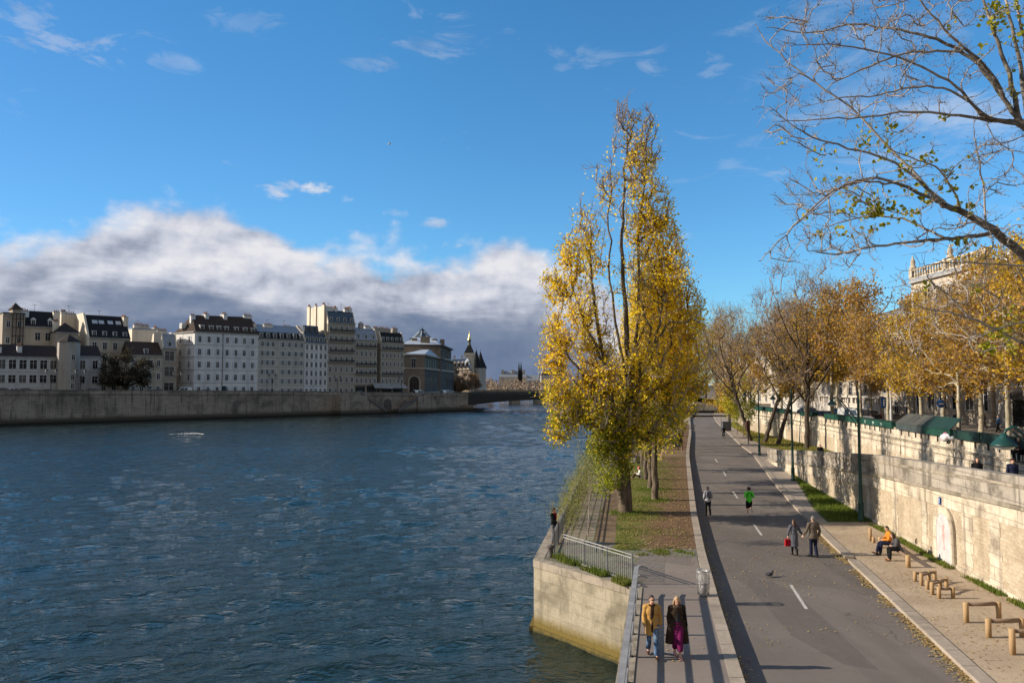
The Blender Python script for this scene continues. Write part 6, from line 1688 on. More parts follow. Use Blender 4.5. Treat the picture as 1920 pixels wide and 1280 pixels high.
# ---- street plane trees
CLUMP, CSIG = 9, np.array((.6, .6, .5))
def plane_proto(seed, h=15.5, w=4.6, leaf=L_OR, per=11, bark=BARKP, nt=420, z0=.52, size=.25, group='autumn plane trees on the street', kink=0.):
    T = Tree(seed, 30000); rg = T.rng; t = thing('plane_tree', 'x', 'tree', (0, 0, 0), 0, group)
    T.limb([(0, 0, -.2), (.1 + kink, .05, 2.5), (.0 + kink, -.05, 5), (.15, .1, h * .55), (0, 0, h * .8)], .24, .05, step=.5, wob=.03)
    for k in range(8):
        a = k * 2.4 + seed; z = h * (.33 + .045 * k); r = w * .75
        T.limb([(.05, 0, z), (math.cos(a) * r * .55, math.sin(a) * r * .55, z + h * .10), (math.cos(a) * r, math.sin(a) * r, z + h * .22), (math.cos(a) * r * 1.05, math.sin(a) * r * 1.05, z + h * .32)], .11, .02, 1, wob=.08)
    tg = np.concatenate([ellpts(rg, (0, 0, h * .66), (w, w, h * .30), int(nt * .7)), ellpts(rg, (rg.normal(0, 1), rg.normal(0, 1), h * .80), (w * .65, w * .65, h * .19), int(nt * .3)), ellpts(rg, (0, 0, h * .45), (w * .95, w * .95, h * .12), int(nt * .3))])
    T.fill(tg, 1.3, 1.6, .6, .35, .09); T.twigs(2, .8, .4, 2); T.radii(.013, 2.4)
    full = T.par.copy(); thick = T.r >= .05
    T.par[:T.n][~thick] = -1; T.wood('trunk', bark, t); T.par = full.copy(); T.par[:T.n][thick] = -1; T.wood('branches', TWIGB, t, cut=(.1, .025))
    T.par = full; P = T.leafpts(per, .75, .34)
    leaves('crown', P, size, leaf, t, rg)
    return t
pl = [plane_proto(3), plane_proto(4, 16.5, 5.0, L_OR2), plane_proto(8, 15.0, 4.4, L_OR, 9)]
used = {}
sites = []
for i, d in enumerate((40, 46, 53, 61, 69.5, 78.5, 88, 98, 109, 121)): sites.append((W2(d) + 3.0, d, i % 3, 1.0, 'row nearest the wall'))
for i, d in enumerate((58, 66, 75, 84, 94, 105, 118, 132)): sites.append((W2(d) + 11.0, d, (i + 1) % 3, 1.02, 'row nearer the palace'))
labn = ['rusty orange plane tree over the long dark book box', 'golden plane tree at the right picture edge above the book boxes', 'thinning orange plane tree above the white bag', 'orange plane tree with pale trunk behind the roofed book boxes', 'golden plane tree beside the tall grey mast', 'ochre plane tree left of the tall grey mast',
        'rust plane tree above the silver van', 'golden plane tree above the dark red car', 'thin ochre plane tree behind the bare trees', 'farthest orange plane tree by the wall behind the bare trees',
        'golden plane tree in front of the dark shop corner', 'ochre plane tree before the roof turret', 'rusty plane tree before the palace balustrade', 'tall golden plane tree before the palace wing', 'orange plane tree at the left end of the palace', 'rust plane tree before the chimney slab house', 'golden plane tree before the white terrace', 'far orange plane tree at the white terrace end']
for i, (x, d, k, sc, _) in enumerate(sites):
    z = interp(W2Z, d) - .95; sc *= (.9, .9, .90, .84, .78, .88, 1.16, 1.12, 1.05, 1.1, .98, 1.05, 1.18, .98, .78, .84, 1.10, 1.0)[i]
    if k not in used: o = pl[k]; used[k] = 1; o.location = (x, d, z); o['label'] = labn[i]; o.scale = (sc,) * 3
    else: dup(pl[k], (x, d, z), rnd.uniform(0, 6.28), labn[i], None, sc)

# ---- half bare dark-trunked trees below the wall
def bare_proto(seed, h, w, lean, per=3, leaf=L_BR):
    T = Tree(seed, 45000); rg = T.rng; t = thing('bare_tree', 'x', 'tree', (0, 0, 0), 0, 'half bare trees below the street wall')
    T.limb([(0, 0, -.2), (lean * .25, 0, 2.2), (lean * .6, .1, 5), (lean * 1.0, 0, 7.5), (lean * 1.0, 0, h * .7)], .32, .06, step=.5, wob=.04)
    for k in range(9):
        a = k * 2.4 + seed; z = 5.0 + k * .55; r = w * .8
        T.limb([(lean * min(1, z / 8), 0, z), (lean + math.cos(a) * r * .45, math.sin(a) * r * .45, z + h * .14), (lean + math.cos(a) * r * .8, math.sin(a) * r * .8, z + h * .30), (lean + math.cos(a) * r, math.sin(a) * r, z + h * .44)], .13, .02, 1, wob=.07)
    tg = np.concatenate([ellpts(rg, (lean, 0, h * .64), (w, w, h * .31), 330), ellpts(rg, (lean, 0, h * .78), (w * .75, w * .75, h * .22), 170)])
    T.fill(tg, 1.7, 2.6, .6, .45, .08); T.twigs(4, 1.5, .9, 3, frac=.7); T.radii(.0105, 2.3)
    full = T.par.copy(); thick = T.r >= .05
    T.par[:T.n][~thick] = -1; T.wood('trunk', BARKD, t); T.par = full.copy(); T.par[:T.n][thick] = -1; T.wood('branches', TWIGB, t, cut=(.1, .025))
    T.par = full; P = T.leafpts(lambda p: per * (1.6 if p[2] < h * .6 else .8), .75, .4)
    leaves('crown', P, .2, leaf, t, rg)
    return t
b1 = bare_proto(21, 18.5, 6.0, -2.6, 5.5, L_OR2); b2 = bare_proto(22, 21.8, 6.4, .3, 2.4, L_OR)
for o, px, py, rz, lab, cp_ in ((b1, 1408, 826, 0, 'leaning bare tree behind the notice box, leftmost dark trunk', 0), (b2, 1513, 841, 0, 'tallest bare tree with dark straight trunk beside the seated reader', 2), (b1, 1434, 829, 2.6, 'bare tree second from left among the dark trunks', 1), (b1, 1459, 833, 3.3, 'bare tree leaning right between the dark trunks', 1)):
    p = G(px, py, .11)
    if cp_ == 1: dup(o, p, rz, lab)
    else:
        o.location = p; o['label'] = lab
        if cp_ == 2: o.scale = (1.1, 1.1, 1.1)
dup(b2, G(1368, 806, .11), 1.0, 'farther bare tree with thick trunk by the waste container', None, .95)
for x, y, rz, sc, lab in ((46.5, 150, 0.4, .95, 'bare tree farthest along the road bend'), (43.5, 136, 2.0, .85, 'bare tree behind the young green tree at the bend')): dup(b2, (x, y, .1), rz, lab, None, sc)
for px, d, rz, sc, lab in ((1322, 262, .3, 1.35, 'hazy bare tree beyond the road bridge, left of the far group'), (1343, 246, 1.7, 1.25, 'hazy bare tree beyond the road bridge, middle of the far group'), (1368, 225, 3.1, 1.2, 'hazy bare tree beyond the road bridge, right of the far group')): dup(b2, ((px - 960) / F * d, d, 1.5), rz, lab, None, sc)
for px, d, rz, sc, lab in ((1300, 280, 2.2, 1.2, 'golden tree far beyond the road bridge behind the poplars'), (1352, 285, 4.2, 1.3, 'ochre tree far beyond the road bridge among bare ones')): dup(pl[1], ((px - 960) / F * d, d, 1.0), rz, lab, 'far trees beyond the road bridge', sc)
# ---- young trees at the bend
def young(name, label, p, h, w, mat, seed, per=15, size=.17, trunk=.07):
    T = Tree(seed, 9000); rg = T.rng; t = thing(name, label, 'tree', p)
    T.limb([(0, 0, -.1), (.05, 0, h * .4), (0, .05, h * .9)], trunk, .02, step=.3)
    T.fill(np.concatenate([ellpts(rg, (0, 0, h * .66), (w, w, h * .36), 150)]), 1.4, 2, .4, .35, .05); T.radii(.01, 2.3); T.wood('trunk', BARK, t)
    leaves('crown', T.leafpts(per, .8, .26), size, mat, t, rg)
young('young_tree', 'bright yellow-green young tree at the road bend', G(1382, 815, .11), 8.5, 2.5, leafmat('lime_leaves', [(.30, .33, .02), (.42, .40, .03), (.55, .44, .03), (.20, .26, .03)], .5), 31, 22, .2)
young('young_tree', 'darker green young tree beside the leaning bare trunk', G(1394, 818, .11), 6.5, 1.6, L_GRN, 32, 20)
young('young_tree', 'ochre young tree left of the bright yellow-green one', G(1352, 800, .11), 8.0, 2.2, L_OR2, 33, 16, .2)
# ---- trees of the far bank
def far_tree(name, label, p, h, w, mat, seed, per, size, bark=BARKD, zc=.58, droop=False):
    T = Tree(seed, 16000); rg = T.rng; t = thing(name, label, 'tree', p)
    T.limb([(0, 0, -.3), (.2, 0, h * .25), (.1, .1, h * .8)], h * .03, .05, step=.6)
    tg = np.concatenate([ellpts(rg, (0, 0, h * zc), (w, w, h * .40), 300), ellpts(rg, (w * .3, 0, h * (zc - .2)), (w * 1.05, w, h * .2), 150), ellpts(rg, (-w * .3, 0, h * (zc - .18)), (w * .9, w, h * .2), 120)])
    T.fill(tg, 1.3, 1.5, .9, .35, .12); T.twigs(3, 1.3, .2, 2, .15); T.radii(.03, 2.3); T.wood('trunk', bark, t)
    leaves('crown', T.leafpts(per, .85, .55), size, mat, t, rg)
p = fp(236, 6); far_tree('dark_tree', 'dark round tree standing on the far quay before the old houses', (p.x, p.y, zst(p.y)), 13.2, 7.0, L_DK, 41, 15, .46)
x, y = XY(880, 440); far_tree('brown_tree', 'russet bare-looking tree before the clock tower', (x, y, 3.6), 13, 5.5, L_BR, 42, 9, .5, TWIGB)
x, y = XY(862, 425); far_tree('brown_tree', 'smaller russet tree left of the one before the clock tower', (x, y, 3.6), 8, 4.5, L_BR, 43, 8, .45, TWIGB)

# ---- near tree reaching in at the top right: trunk outside the frame, its limbs over the sand
def near_tree():
    base = Vector((15.0, 16.6, .1)); T = Tree(77, 60000); rg = T.rng
    t = thing('riverside_poplar', 'nearly bare tree reaching long pale branches in from the top right corner', 'tree', base)
    L = lambda *pts: [px2l(base, x, y, d) for x, y, d in pts]
    T.limb([(0, 0, -.2), (.1, .05, 2.5), (.05, .1, 5.0), (-.05, 0, 7.5), (.1, 0, 11), (.2, 0, 14)], .36, .08, step=.4)
    def br(r0, r1, *pts): T.limb(L(*pts), r0, r1, 1, step=.22, wob=.012)
    # lower great limb
    br(.155, .05, (2200, 700, 16.6), (2060, 590, 16.4), (1960, 512, 16.1), (1915, 475, 15.9), (1868, 436, 15.7), (1815, 402, 15.5), (1768, 384, 15.3))
    br(.040, .008, (1768, 384, 15.3), (1715, 356, 15.0), (1650, 332, 14.7), (1600, 338, 14.4), (1540, 372, 14.1), (1480, 432, 13.9), (1425, 490, 13.8))
    br(.036, .007, (1768, 384, 15.3), (1700, 315, 15.2), (1640, 290, 15.1), (1560, 268, 15.0), (1500, 250, 14.9), (1445, 200, 14.8))
    br(.036, .007, (1790, 395, 15.4), (1735, 350, 15.7), (1660, 268, 15.9), (1590, 195, 16.1), (1520, 150, 16.2), (1450, 95, 16.3), (1415, 45, 16.4))
    br(.05, .008, (1868, 436, 15.7), (1810, 445, 15.4), (1770, 450, 15.2), (1700, 453, 15.0), (1640, 462, 14.8), (1570, 478, 14.6), (1515, 470, 14.5))
    br(.03, .007, (1775, 450, 15.2), (1730, 425, 15.4), (1690, 408, 15.6), (1630, 402, 15.7), (1560, 420, 15.8), (1500, 455, 15.9))
    br(.026, .006, (1690, 345, 14.9), (1640, 340, 14.7), (1580, 345, 14.4), (1520, 400, 14.2), (1465, 440, 14.0))
    br(.026, .006, (1800, 380, 15.4), (1760, 310, 15.0), (1715, 300, 14.8), (1660, 275, 14.6))
    br(.024, .006, (1850, 425, 15.6), (1840, 330, 15.4), (1830, 270, 15.3), (1826, 232, 15.2))
    # middle limb and its fan
    br(.17, .09, (2230, 420, 16.6), (2080, 330, 16.4), (1980, 270, 16.2), (1912, 232, 16.0))
    br(.055, .008, (1912, 232, 16.0), (1880, 175, 15.9), (1840, 115, 15.7), (1790, 75, 15.5), (1740, 20, 15.3), (1700, -40, 15.2))
    br(.05, .008, (1912, 232, 16.0), (1868, 160, 16.1), (1815, 100, 16.2), (1750, 72, 16.3), (1680, 55, 16.4), (1590, 42, 16.5), (1520, 65, 16.5), (1440, 50, 16.5))
    br(.042, .007, (1905, 228, 16.0), (1845, 222, 15.7), (1800, 165, 15.5), (1740, 130, 15.3), (1660, 100, 15.1), (1560, 82, 15.0), (1490, 85, 14.9))
    br(.04, .007, (1912, 235, 16.0), (1848, 226, 15.8), (1770, 212, 15.6), (1700, 208, 15.4), (1620, 222, 15.2), (1540, 224, 15.1), (1460, 228, 15.0))
    br(.032, .007, (1845, 222, 15.8), (1820, 190, 15.6), (1760, 160, 15.4), (1700, 165, 15.2), (1640, 180, 15.1), (1560, 185, 15.0), (1540, 195, 15.0))
    br(.032, .007, (1800, 98, 15.6), (1750, 96, 15.4), (1690, 98, 15.2), (1620, 130, 15.0), (1560, 155, 14.8), (1540, 180, 14.8))
    br(.06, .02, (1912, 232, 16.0), (1895, 150, 15.9), (1868, 70, 15.8), (1835, -20, 15.7)); br(.06, .02, (1930, 240, 16.1), (1915, 140, 16.3), (1900, 60, 16.4), (1880, -20, 16.5)); br(.05, .02, (1940, 240, 16.1), (1940, 150, 16.0), (1915, 60, 15.8), (1905, -20, 15.8))
    # low limb
    br(.05, .008, (2150, 720, 16.5), (2000, 672, 15.6), (1920, 644, 15.2), (1860, 615, 14.9), (1815, 593, 14.7), (1760, 580, 14.5), (1700, 572, 14.3))
    br(.025, .006, (1815, 593, 14.7), (1780, 555, 14.7), (1745, 530, 14.7), (1730, 500, 14.7)); br(.03, .006, (2010, 590, 15.8), (1900, 605, 15.0), (1850, 625, 14.6), (1800, 640, 14.3)); br(.03, .006, (2020, 500, 16), (1930, 500, 15.6), (1840, 493, 15.3), (1760, 490, 15.1), (1700, 510, 15.0))
    hb0 = T.n
    # side shoots, all hung on the limbs drawn above
    def box(n, x0, x1, y0, y1, d0, d1): return np.array([px2l(base, rg.uniform(x0, x1), rg.uniform(y0, y1), rg.uniform(d0, d1)) for _ in range(n)])
    tg = np.concatenate([box(170, 1430, 1720, 30, 260, 14.4, 16.6), box(140, 1480, 1900, 255, 480, 13.8, 16), box(150, 1660, 1930, -20, 230, 15, 16.6), box(75, 1450, 1640, 340, 500, 13.8, 15.2), box(75, 1800, 1950, 250, 480, 15, 16.5), box(70, 1680, 1940, 500, 660, 14.2, 16), box(60, 1500, 1800, -20, 60, 15, 16.6)])
    T.fill(tg, 1.0, .4, .16, .45, .018, 40, .95)
    T.twigs(6, .20, .5, 2, .05, .95)
    # short spurs with winter buds along the limbs
    T.radii(.0035, 2.2)
    T.r[hb0:] = np.minimum(T.r[hb0:], .012)
    full = T.par.copy(); thick = T.r >= .03
    T.par[:T.n][~thick] = -1; T.wood('trunk', M('near_bark', (.20, .175, .15), (.10, .085, .07), 6., .9, .02, 20, .1), t, (.03, .012)); T.par = full.copy(); T.par[:T.n][thick] = -1
    T.wood('branches', M('near_twigs', (.36, .31, .27), (.24, .20, .17), 8., .8), t, (.03, .010)); T.par = full
    # buds
    child = np.zeros(T.n, bool); pp_ = T.par[:T.n]; child[pp_[pp_ >= 0]] = True
    tips = T.P[:T.n][~child]; 
    u = tips - T.P[pp_[~child]]; u /= np.linalg.norm(u, axis=1, keepdims=True) + 1e-9
    u = u + rg.normal(0, .5, u.shape); u /= np.linalg.norm(u, axis=1, keepdims=True); w = np.cross(u, rg.normal(0, 1, u.shape)); w /= np.linalg.norm(w, axis=1, keepdims=True)
    s_ = rg.uniform(.03, .05, (len(u), 1)); V = np.stack([tips, tips + u * s_ * .5 + w * .008, tips + u * s_, tips + u * s_ * .5 - w * .008], 1)
    npmesh('buds', V, 4, M('bud_brown', (.10, .075, .06), None, 1.), t)
    P = []
    for x, y, d, r, n in ((1640, 405, 15.0, 22, 70), (1600, 385, 15.2, 30, 36), (1655, 385, 15.0, 30, 24), (1700, 392, 15.3, 36, 26), (1690, 330, 15.2, 30, 16), (1630, 262, 15.2, 22, 22), (1665, 250, 15.4, 18, 18), (1715, 300, 15.3, 26, 12), (1770, 340, 15.2, 28, 16), (1810, 385, 15.2, 12, 20), (1795, 330, 15.3, 26, 14), (1720, 375, 15.4, 16, 22), (1565, 325, 15, 30, 14), (1525, 285, 15, 12, 6), (1457, 267, 14.9, 6, 5), (1576, 432, 15, 8, 9), (1535, 440, 14.8, 10, 7), (1512, 408, 14.5, 8, 6),
                         (1880, 12, 15.6, 30, 60), (1900, 48, 15.6, 30, 26), (1850, 85, 15.6, 16, 10), (1855, 40, 15.6, 20, 10), (1783, 40, 15.6, 10, 5), (1776, 222, 15.6, 4, 4), (1745, 282, 15, 10, 6), (1800, 460, 15.2, 14, 18), (1900, 170, 15.8, 24, 14), (1865, 630, 14.9, 14, 22), (1900, 600, 15.0, 30, 26), (1812, 535, 14.8, 9, 9), (1735, 535, 14.8, 8, 8), (1870, 668, 14.8, 16, 26), (1900, 735, 15, 16, 20), (1650, 290, 15.2, 20, 8)):
        c = px2l(base, x, y, d); P.append(c + rg.normal(0, 1, (int(n * 1.5), 3)) * np.array((r, r * .6, r)) * d / F * .55)
    P = np.concatenate(P)
    # the leaves hang from wood: pull each to the nearest shoot
    Q = T.P[:T.n]; out = []
    for p_ in P:
        j = ((Q - p_) ** 2).sum(1).argmin(); v = p_ - Q[j]; l = np.linalg.norm(v); out.append(Q[j] + v * min(1, .09 / (l + 1e-6)) + rg.normal(0, .05, 3))
    leaves('leaves', np.array(out), .098, leafmat('last_leaves', [(.24, .28, .02), (.34, .34, .03), (.50, .42, .03), (.16, .20, .02), (.58, .46, .04)], .5), t, rg, .3, .9)
near_tree()

# ================================================================ low planting, grass, fallen leaves
def tufts(name, label, pts, hgt, mat, rng, wid=.018, lean=.35):
    n = len(pts); P = np.array(pts); a = rng.uniform(0, 6.28, n); h = hgt * rng.uniform(.5, 1.2, n)
    d = np.stack([np.cos(a), np.sin(a), np.zeros(n)], 1); s_ = np.stack([-np.sin(a), np.cos(a), np.zeros(n)], 1) * wid
    tip = P + d * (h * lean * rng.uniform(.2, 1.5, n))[:, None] + np.array((0, 0, 1)) * h[:, None]
    V = np.stack([P - s_, P + s_, tip], 1); o = npmesh(name, V, 3, mat); o['kind'] = 'stuff'; tag(o, label, 'grass'); return o
GRM = leafmat('grass_blades', [(.07, .12, .015), (.11, .16, .02), (.16, .18, .03), (.22, .20, .05)], .35, .7, .7)
GRD = leafmat('verge_blades', [(.07, .12, .015), (.12, .18, .022), (.18, .21, .03), (.09, .14, .018)], .45, .7, .5)
rg = np.random.default_rng(5)
def region(n, f0, f1, d0, d1, z, keep=None):
    d = d0 + (d1 - d0) * rg.random(n * 3); u = rg.random(n * 3); out = []
    for dd, uu in zip(d, u):
        x = f0(dd) + (f1(dd) - f0(dd)) * uu
        if keep is None or keep(x, dd): out.append((x, dd, z))
        if len(out) >= n: break
    return out
def cl(sc, th, seed=0):
    from mathutils import noise as mn
    return lambda x, y: mn.noise(Vector((x * sc + seed, y * sc, seed))) > th
vl = lambda d: RK(d) + .5 + float(np.interp(d, [43, 48, 56, 64, 69], [.7, .75, 1.3, 1.7, 2.2]))
tufts('grass', 'thick green grass verge at the foot of the ramp wall', region(9000, vl, lambda d: W1(d) - .05, 43.4, 68, .115), .19, GRD, rg, .026)
tufts('grass', 'weedy grass fringe along the base of the ramp wall', region(5200, lambda d: W1(d) - .16 - .5 * float(np.interp(d, [20, 30, 43], [.25, .5, .9])), lambda d: W1(d) - .06, 12, 44, .10, cl(.55, -.22, 3)), .17, GRM, rg, .018)
FLm = lambda d: FL(d) + 3.5
tufts('grass', 'short patchy grass on the leafy lawn', region(11000, FLm, lambda d: KL(d) - .5, 35.6, 80, PLAT + .018, lambda x, y: (x - .225 * y + rg.normal(0, .8)) < -.6 and cl(.35, -.12, 9)(x, y)), .075, GRM, rg, .02)
tufts('grass', 'bright grass ring round the poplar trunks', [tuple(np.array(G(px, py, PLAT + .018)) + np.array((rg.normal(0, .55), rg.normal(0, .5), 0))) for px, py in ((1172, 961), (1228, 938), (1220, 917)) for _ in range(650)], .15, GRD, rg, .022)
tip = []
while len(tip) < 2600:
    u, v = rg.random(), rg.random(); x = 4.3 + (1.75 - 4.3) * u; y = 28.75 + (33.5 - 28.75) * u; tip.append((x + v * .62 * .77 - .05, y + v * .62 * .64 - .05, PLAT + .02))
tip = [p_ for p_ in tip if cl(.9, -.15, 5)(p_[0], p_[1])]
tufts('grass', 'weeds and grass growing along the fence at the quay tip', tip, .24, GRM, rg, .02)
tufts('grass', 'grass tufts between the setts in front of the lawn', region(1500, lambda d: FL(d) + 3.0, lambda d: KL(d) - .45, 33.9, 35.6, PLAT + .014, cl(1.4, .0, 2)), .09, GRM, rg, .02)
tufts('grass', 'grass under the bare trees below the street wall', region(4500, lambda d: RK(d) + float(np.interp(d, [88, 96, 110, 130, 160], [5., 2.8, 2.3, 2.2, 1.5])), lambda d: W2(d) - .2, 89, 140, .115), .22, leafmat('tree_grass', [(.10, .13, .02), (.16, .17, .03), (.28, .22, .04), (.34, .24, .05)], .35, .7, .3), rg, .045)
FLV = leafmat('fallen_leaf_colours', [(.38, .25, .09), (.28, .17, .06), (.48, .36, .15), (.21, .125, .055), (.56, .47, .27)], .1, .8, 1.)
def litter(label, pts, size=.095):
    P = np.array(pts); n = len(P); a = rg.uniform(0, 6.28, n); s_ = size * rg.uniform(.5, 1.15, (n, 1))
    u = np.stack([np.cos(a), np.sin(a), rg.normal(0, .14, n)], 1); w = np.stack([-np.sin(a), np.cos(a), rg.normal(0, .14, n)], 1)
    P = P + np.array((0, 0, .012)) + np.abs(rg.normal(0, .008, (n, 1))) * np.array((0, 0, 1))
    V = np.stack([P - u * s_ * .5, P + w * s_ * .38 + np.array((0, 0, .006)), P + u * s_ * .5, P - w * s_ * .38 + np.array((0, 0, .006))], 1)
    o = npmesh('fallen_leaves', V, 4, FLV); o['kind'] = 'stuff'; tag(o, label, 'leaves')
litter('yellow leaves scattered over the lawn under the poplars', region(6000, FLm, lambda d: KL(d) - .4, 35, 78, PLAT + .02), .10)
litter('thin scatter of fallen leaves over the asphalt road', region(1500, KL, RK, 12, 75, .003, cl(.16, -.05, 8)) + region(500, KL, RK, 28, 48, .003), .085)
gut = region(5200, lambda d: RK(d) - .05 - abs(rg.normal(0, .19)), lambda d: RK(d) - .01, 9, 42, .003, lambda x, y: cl(.5, -.25, 4)(.0, y))
litter('drift of brown leaves along the right kerb gutter', gut, .10)
litter('brown leaves drifted into the shaded left gutter of the road', region(1700, lambda d: KL(d) + .03, lambda d: KL(d) + .08 + abs(rg.normal(0, .22)), 12, 40, .003, lambda x, y: cl(.45, -.1, 12)(.0, y)), .085)
litter('dead leaves strewn on the sandy strip', region(1300, lambda d: RK(d) + .5, lambda d: W1(d) - .05, 12, 44, .10, cl(.35, -.1, 6)) + region(700, lambda d: W1(d) - .55, lambda d: W1(d) - .05, 12, 44, .10), .085)
litter('few pale leaves lying on the quay walk', region(90, lambda d: NL(d) + .5, lambda d: KL(d) - .4, 12, 34, PLAT + .008), .08)
litter('leaves gathered on the pavement beside the bare trees', region(1800, lambda d: RK(d) + .3, lambda d: W2(d) - .3, 78, 125, .115), .16)
# overgrown weeds on the water fence
def weeds(label, d0, d1, n, h, seed):
    T = Tree(seed, 16000); r2 = T.rng; base = Vector((FL(d0) + .7, d0, PLAT)); t = thing('weed_shrub', label, 'shrub', base)
    T.limb([(0, 0, 0), (.02, 0, .15)], .02, .015, step=.1)
    tg = []
    roots = []
    for k in range(n):
        d = r2.uniform(d0, d1); x = FL(d) + .75 + r2.normal(0, .30); p0 = np.array((x - base.x, d - base.y, 0)); j = T.node(p0, -1)
        q = p0 + np.array((r2.normal(0, .35), r2.normal(0, .35), h * r2.uniform(.5, 1.15))); prev = j; path = [j]
        for s_ in range(1, 6):
            u = s_ / 5; prev = T.node(p0 + (q - p0) * u + np.array((0, 0, -.25 * u * u)) + r2.normal(0, .03, 3), prev); path.append(prev)
        T.tw.append(path)
    t['kind'] = 'stuff'; T.radii(.006, 2.3); T.wood('stems', TWIGB, t, (.1, .02)); leaves('foliage', T.leafpts(34, .85, .16), .10, leafmat('weed_leaves', [(.24, .27, .07), (.34, .34, .10), (.17, .22, .05), (.38, .34, .13)], .5), t, r2, .4, .4)
weeds('rank pale green weeds overgrowing the water fence by the big poplar', 39.5, 58, 230, 1.7, 51)
weeds('tall straggling weeds on the water fence farther along the quay', 58.5, 80, 150, 1.5, 52)
p = G(1102, 1004, PLAT); T = Tree(53, 4000); t = thing('sapling', 'thin bare sapling with wispy pale leaves on the setts', 'tree', p)
T.limb([(0, 0, 0), (.05, .0, 1.2), (.15, 0, 2.4), (.1, 0, 3.6)], .03, .01, step=.2, wob=.02); T.fill(ellpts(T.rng, (.1, 0, 3.1), (1.0, .9, 1.1), 60), 1.2, 1.5, .25, .4, .03); T.radii(.005, 2.3); T.wood('trunk', TWIG, t, (.1, .02)); leaves('crown', T.leafpts(14, .7, .14), .085, bpy.data.materials['weed_leaves'], t, T.rng, .4, .5)
# ---- woods and palace roofs far down the river
T0 = np.random.default_rng(61)
P = []
for k in range(150):
    y = T0.uniform(650, 900); x = T0.uniform(-80, 130) * y / 760; h = T0.uniform(9, 15)
    P.append(ellpts(T0, (x, y, h * .55), (5.5, 5, h * .5), 90, .8))
o = leaves('far_woods', np.concatenate(P), 1.5, leafmat('far_foliage', [(.30, .22, .17), (.40, .30, .20), (.26, .19, .15), (.44, .36, .24)], .2), None, T0); o['kind'] = 'stuff'; tag(o, 'tan and russet belt of bare trees along the far river bend', 'woods')
for px, d, w, h, lab in ((962, 900, 17, 20, 'grey mansard palace pavilion beyond the bridge, left of the spires'), (1040, 880, 16, 22, 'dark mansard palace pavilion half hidden by golden leaves'), (1013, 950, 30, 15, 'low pale palace range between the two far pavilions')):
    x, y = XY(px, d); t = thing('far_palace', lab, 'building', (x, y, 0))
    mb = MB(); mb.bb(-w, w, 0, 20, -2, h * .8 + 2); mb.build('wall', PL('farstone', (.50, .45, .40)), t)
    mb = MB(); mb.add([(-w, 0, h * .8 + 2), (w, 0, h * .8 + 2), (w, 20, h * .8 + 2), (-w, 20, h * .8 + 2), (-w * .7, 5, h * .8 + 9), (w * .7, 5, h * .8 + 9), (w * .7, 15, h * .8 + 9), (-w * .7, 15, h * .8 + 9)], [(0, 1, 5, 4), (1, 2, 6, 5), (2, 3, 7, 6), (3, 0, 4, 7), (4, 5, 6, 7)]); mb.build('roof', ROOFM['slate' if px > 1020 else 'zinc'], t)
    for q in (-.75, 0, .75): 
        mb = MB(); mb.bb(-1.6, 1.6, 0, 3, h * .8 + 2, h * .8 + 10.5); mb.build('chimney', WALLM['grey'], t, (w * q, 2, 0))
for px, lab in ((973, 'left of two dark needle spires on the far skyline'), (977, 'right of two dark needle spires on the far skyline')):
    x, y = XY(px, 860); t = thing('spire', lab, 'spire', (x, y, 0)); mb = MB(); mb.lathe([(1.6, 0), (1.6, 20), (1.9, 20.3), (1.3, 24), (.2, 34), (0, 35)], 8); mb.build('spire', ROOFM['slate'], t)
# ================================================================ people
SKIN = M('skin', (.56, .33, .23), (.50, .28, .19), 6., .55, spec=.35)
LIPS = M('lips', (.38, .13, .11), None, 1., .5)
EYE = M('eye_dark', (.03, .02, .015), None, 1., .2)
def cloth(name, c, c2=None, sc=9.): return M('cloth_' + name, c, c2 or tuple(x * .7 for x in c), sc, .9, .004, 40, .1, fac=(.3, .7))
def blob(name, mb, mat, parent, vox=.016, it=4):
    """join overlapping forms into one continuous skin"""
    o = mb.build(name, mat, None)
    m = o.modifiers.new('r', 'REMESH'); m.mode = 'VOXEL'; m.voxel_size = vox
    s_ = o.modifiers.new('s', 'SMOOTH'); s_.iterations = it; s_.factor = .5
    dg = bpy.context.evaluated_depsgraph_get(); dg.update()
    me = bpy.data.meshes.new_from_object(o.evaluated_get(dg)); old = o.data
    bpy.data.objects.remove(o); bpy.data.meshes.remove(old)
    me.polygons.foreach_set('use_smooth', [True] * len(me.polygons))
    if not me.materials: me.materials.append(mat)
    return link(name, me, parent)
V3 = lambda *a: Vector(a)
BASE = dict(pel=V3(0, 0, .95), chest=V3(0, .01, 1.27), neck=V3(0, .0, 1.46), head=V3(0, .03, 1.62),
            hipL=V3(-.09, 0, .92), hipR=V3(.09, 0, .92), kneeL=V3(-.10, .03, .50), kneeR=V3(.10, .03, .50), ankL=V3(-.10, 0, .09), ankR=V3(.10, 0, .09),
            toeL=V3(-.12, .17, .03), toeR=V3(.12, .17, .03),
            shL=V3(-.18, 0, 1.41), shR=V3(.18, 0, 1.41), elL=V3(-.24, -.03, 1.13), elR=V3(.24, -.03, 1.13), wrL=V3(-.24, .05, .89), wrR=V3(.24, .05, .89))
WALK = dict(kneeL=V3(-.09, .20, .53), ankL=V3(-.09, .28, .10), toeL=V3(-.10, .45, .07), kneeR=V3(.09, .02, .49), ankR=V3(.09, -.26, .14), toeR=V3(.10, -.10, .03),
            elL=V3(-.24, -.12, 1.14), wrL=V3(-.23, -.13, .90), elR=V3(.24, .02, 1.13), wrR=V3(.23, .16, .92))
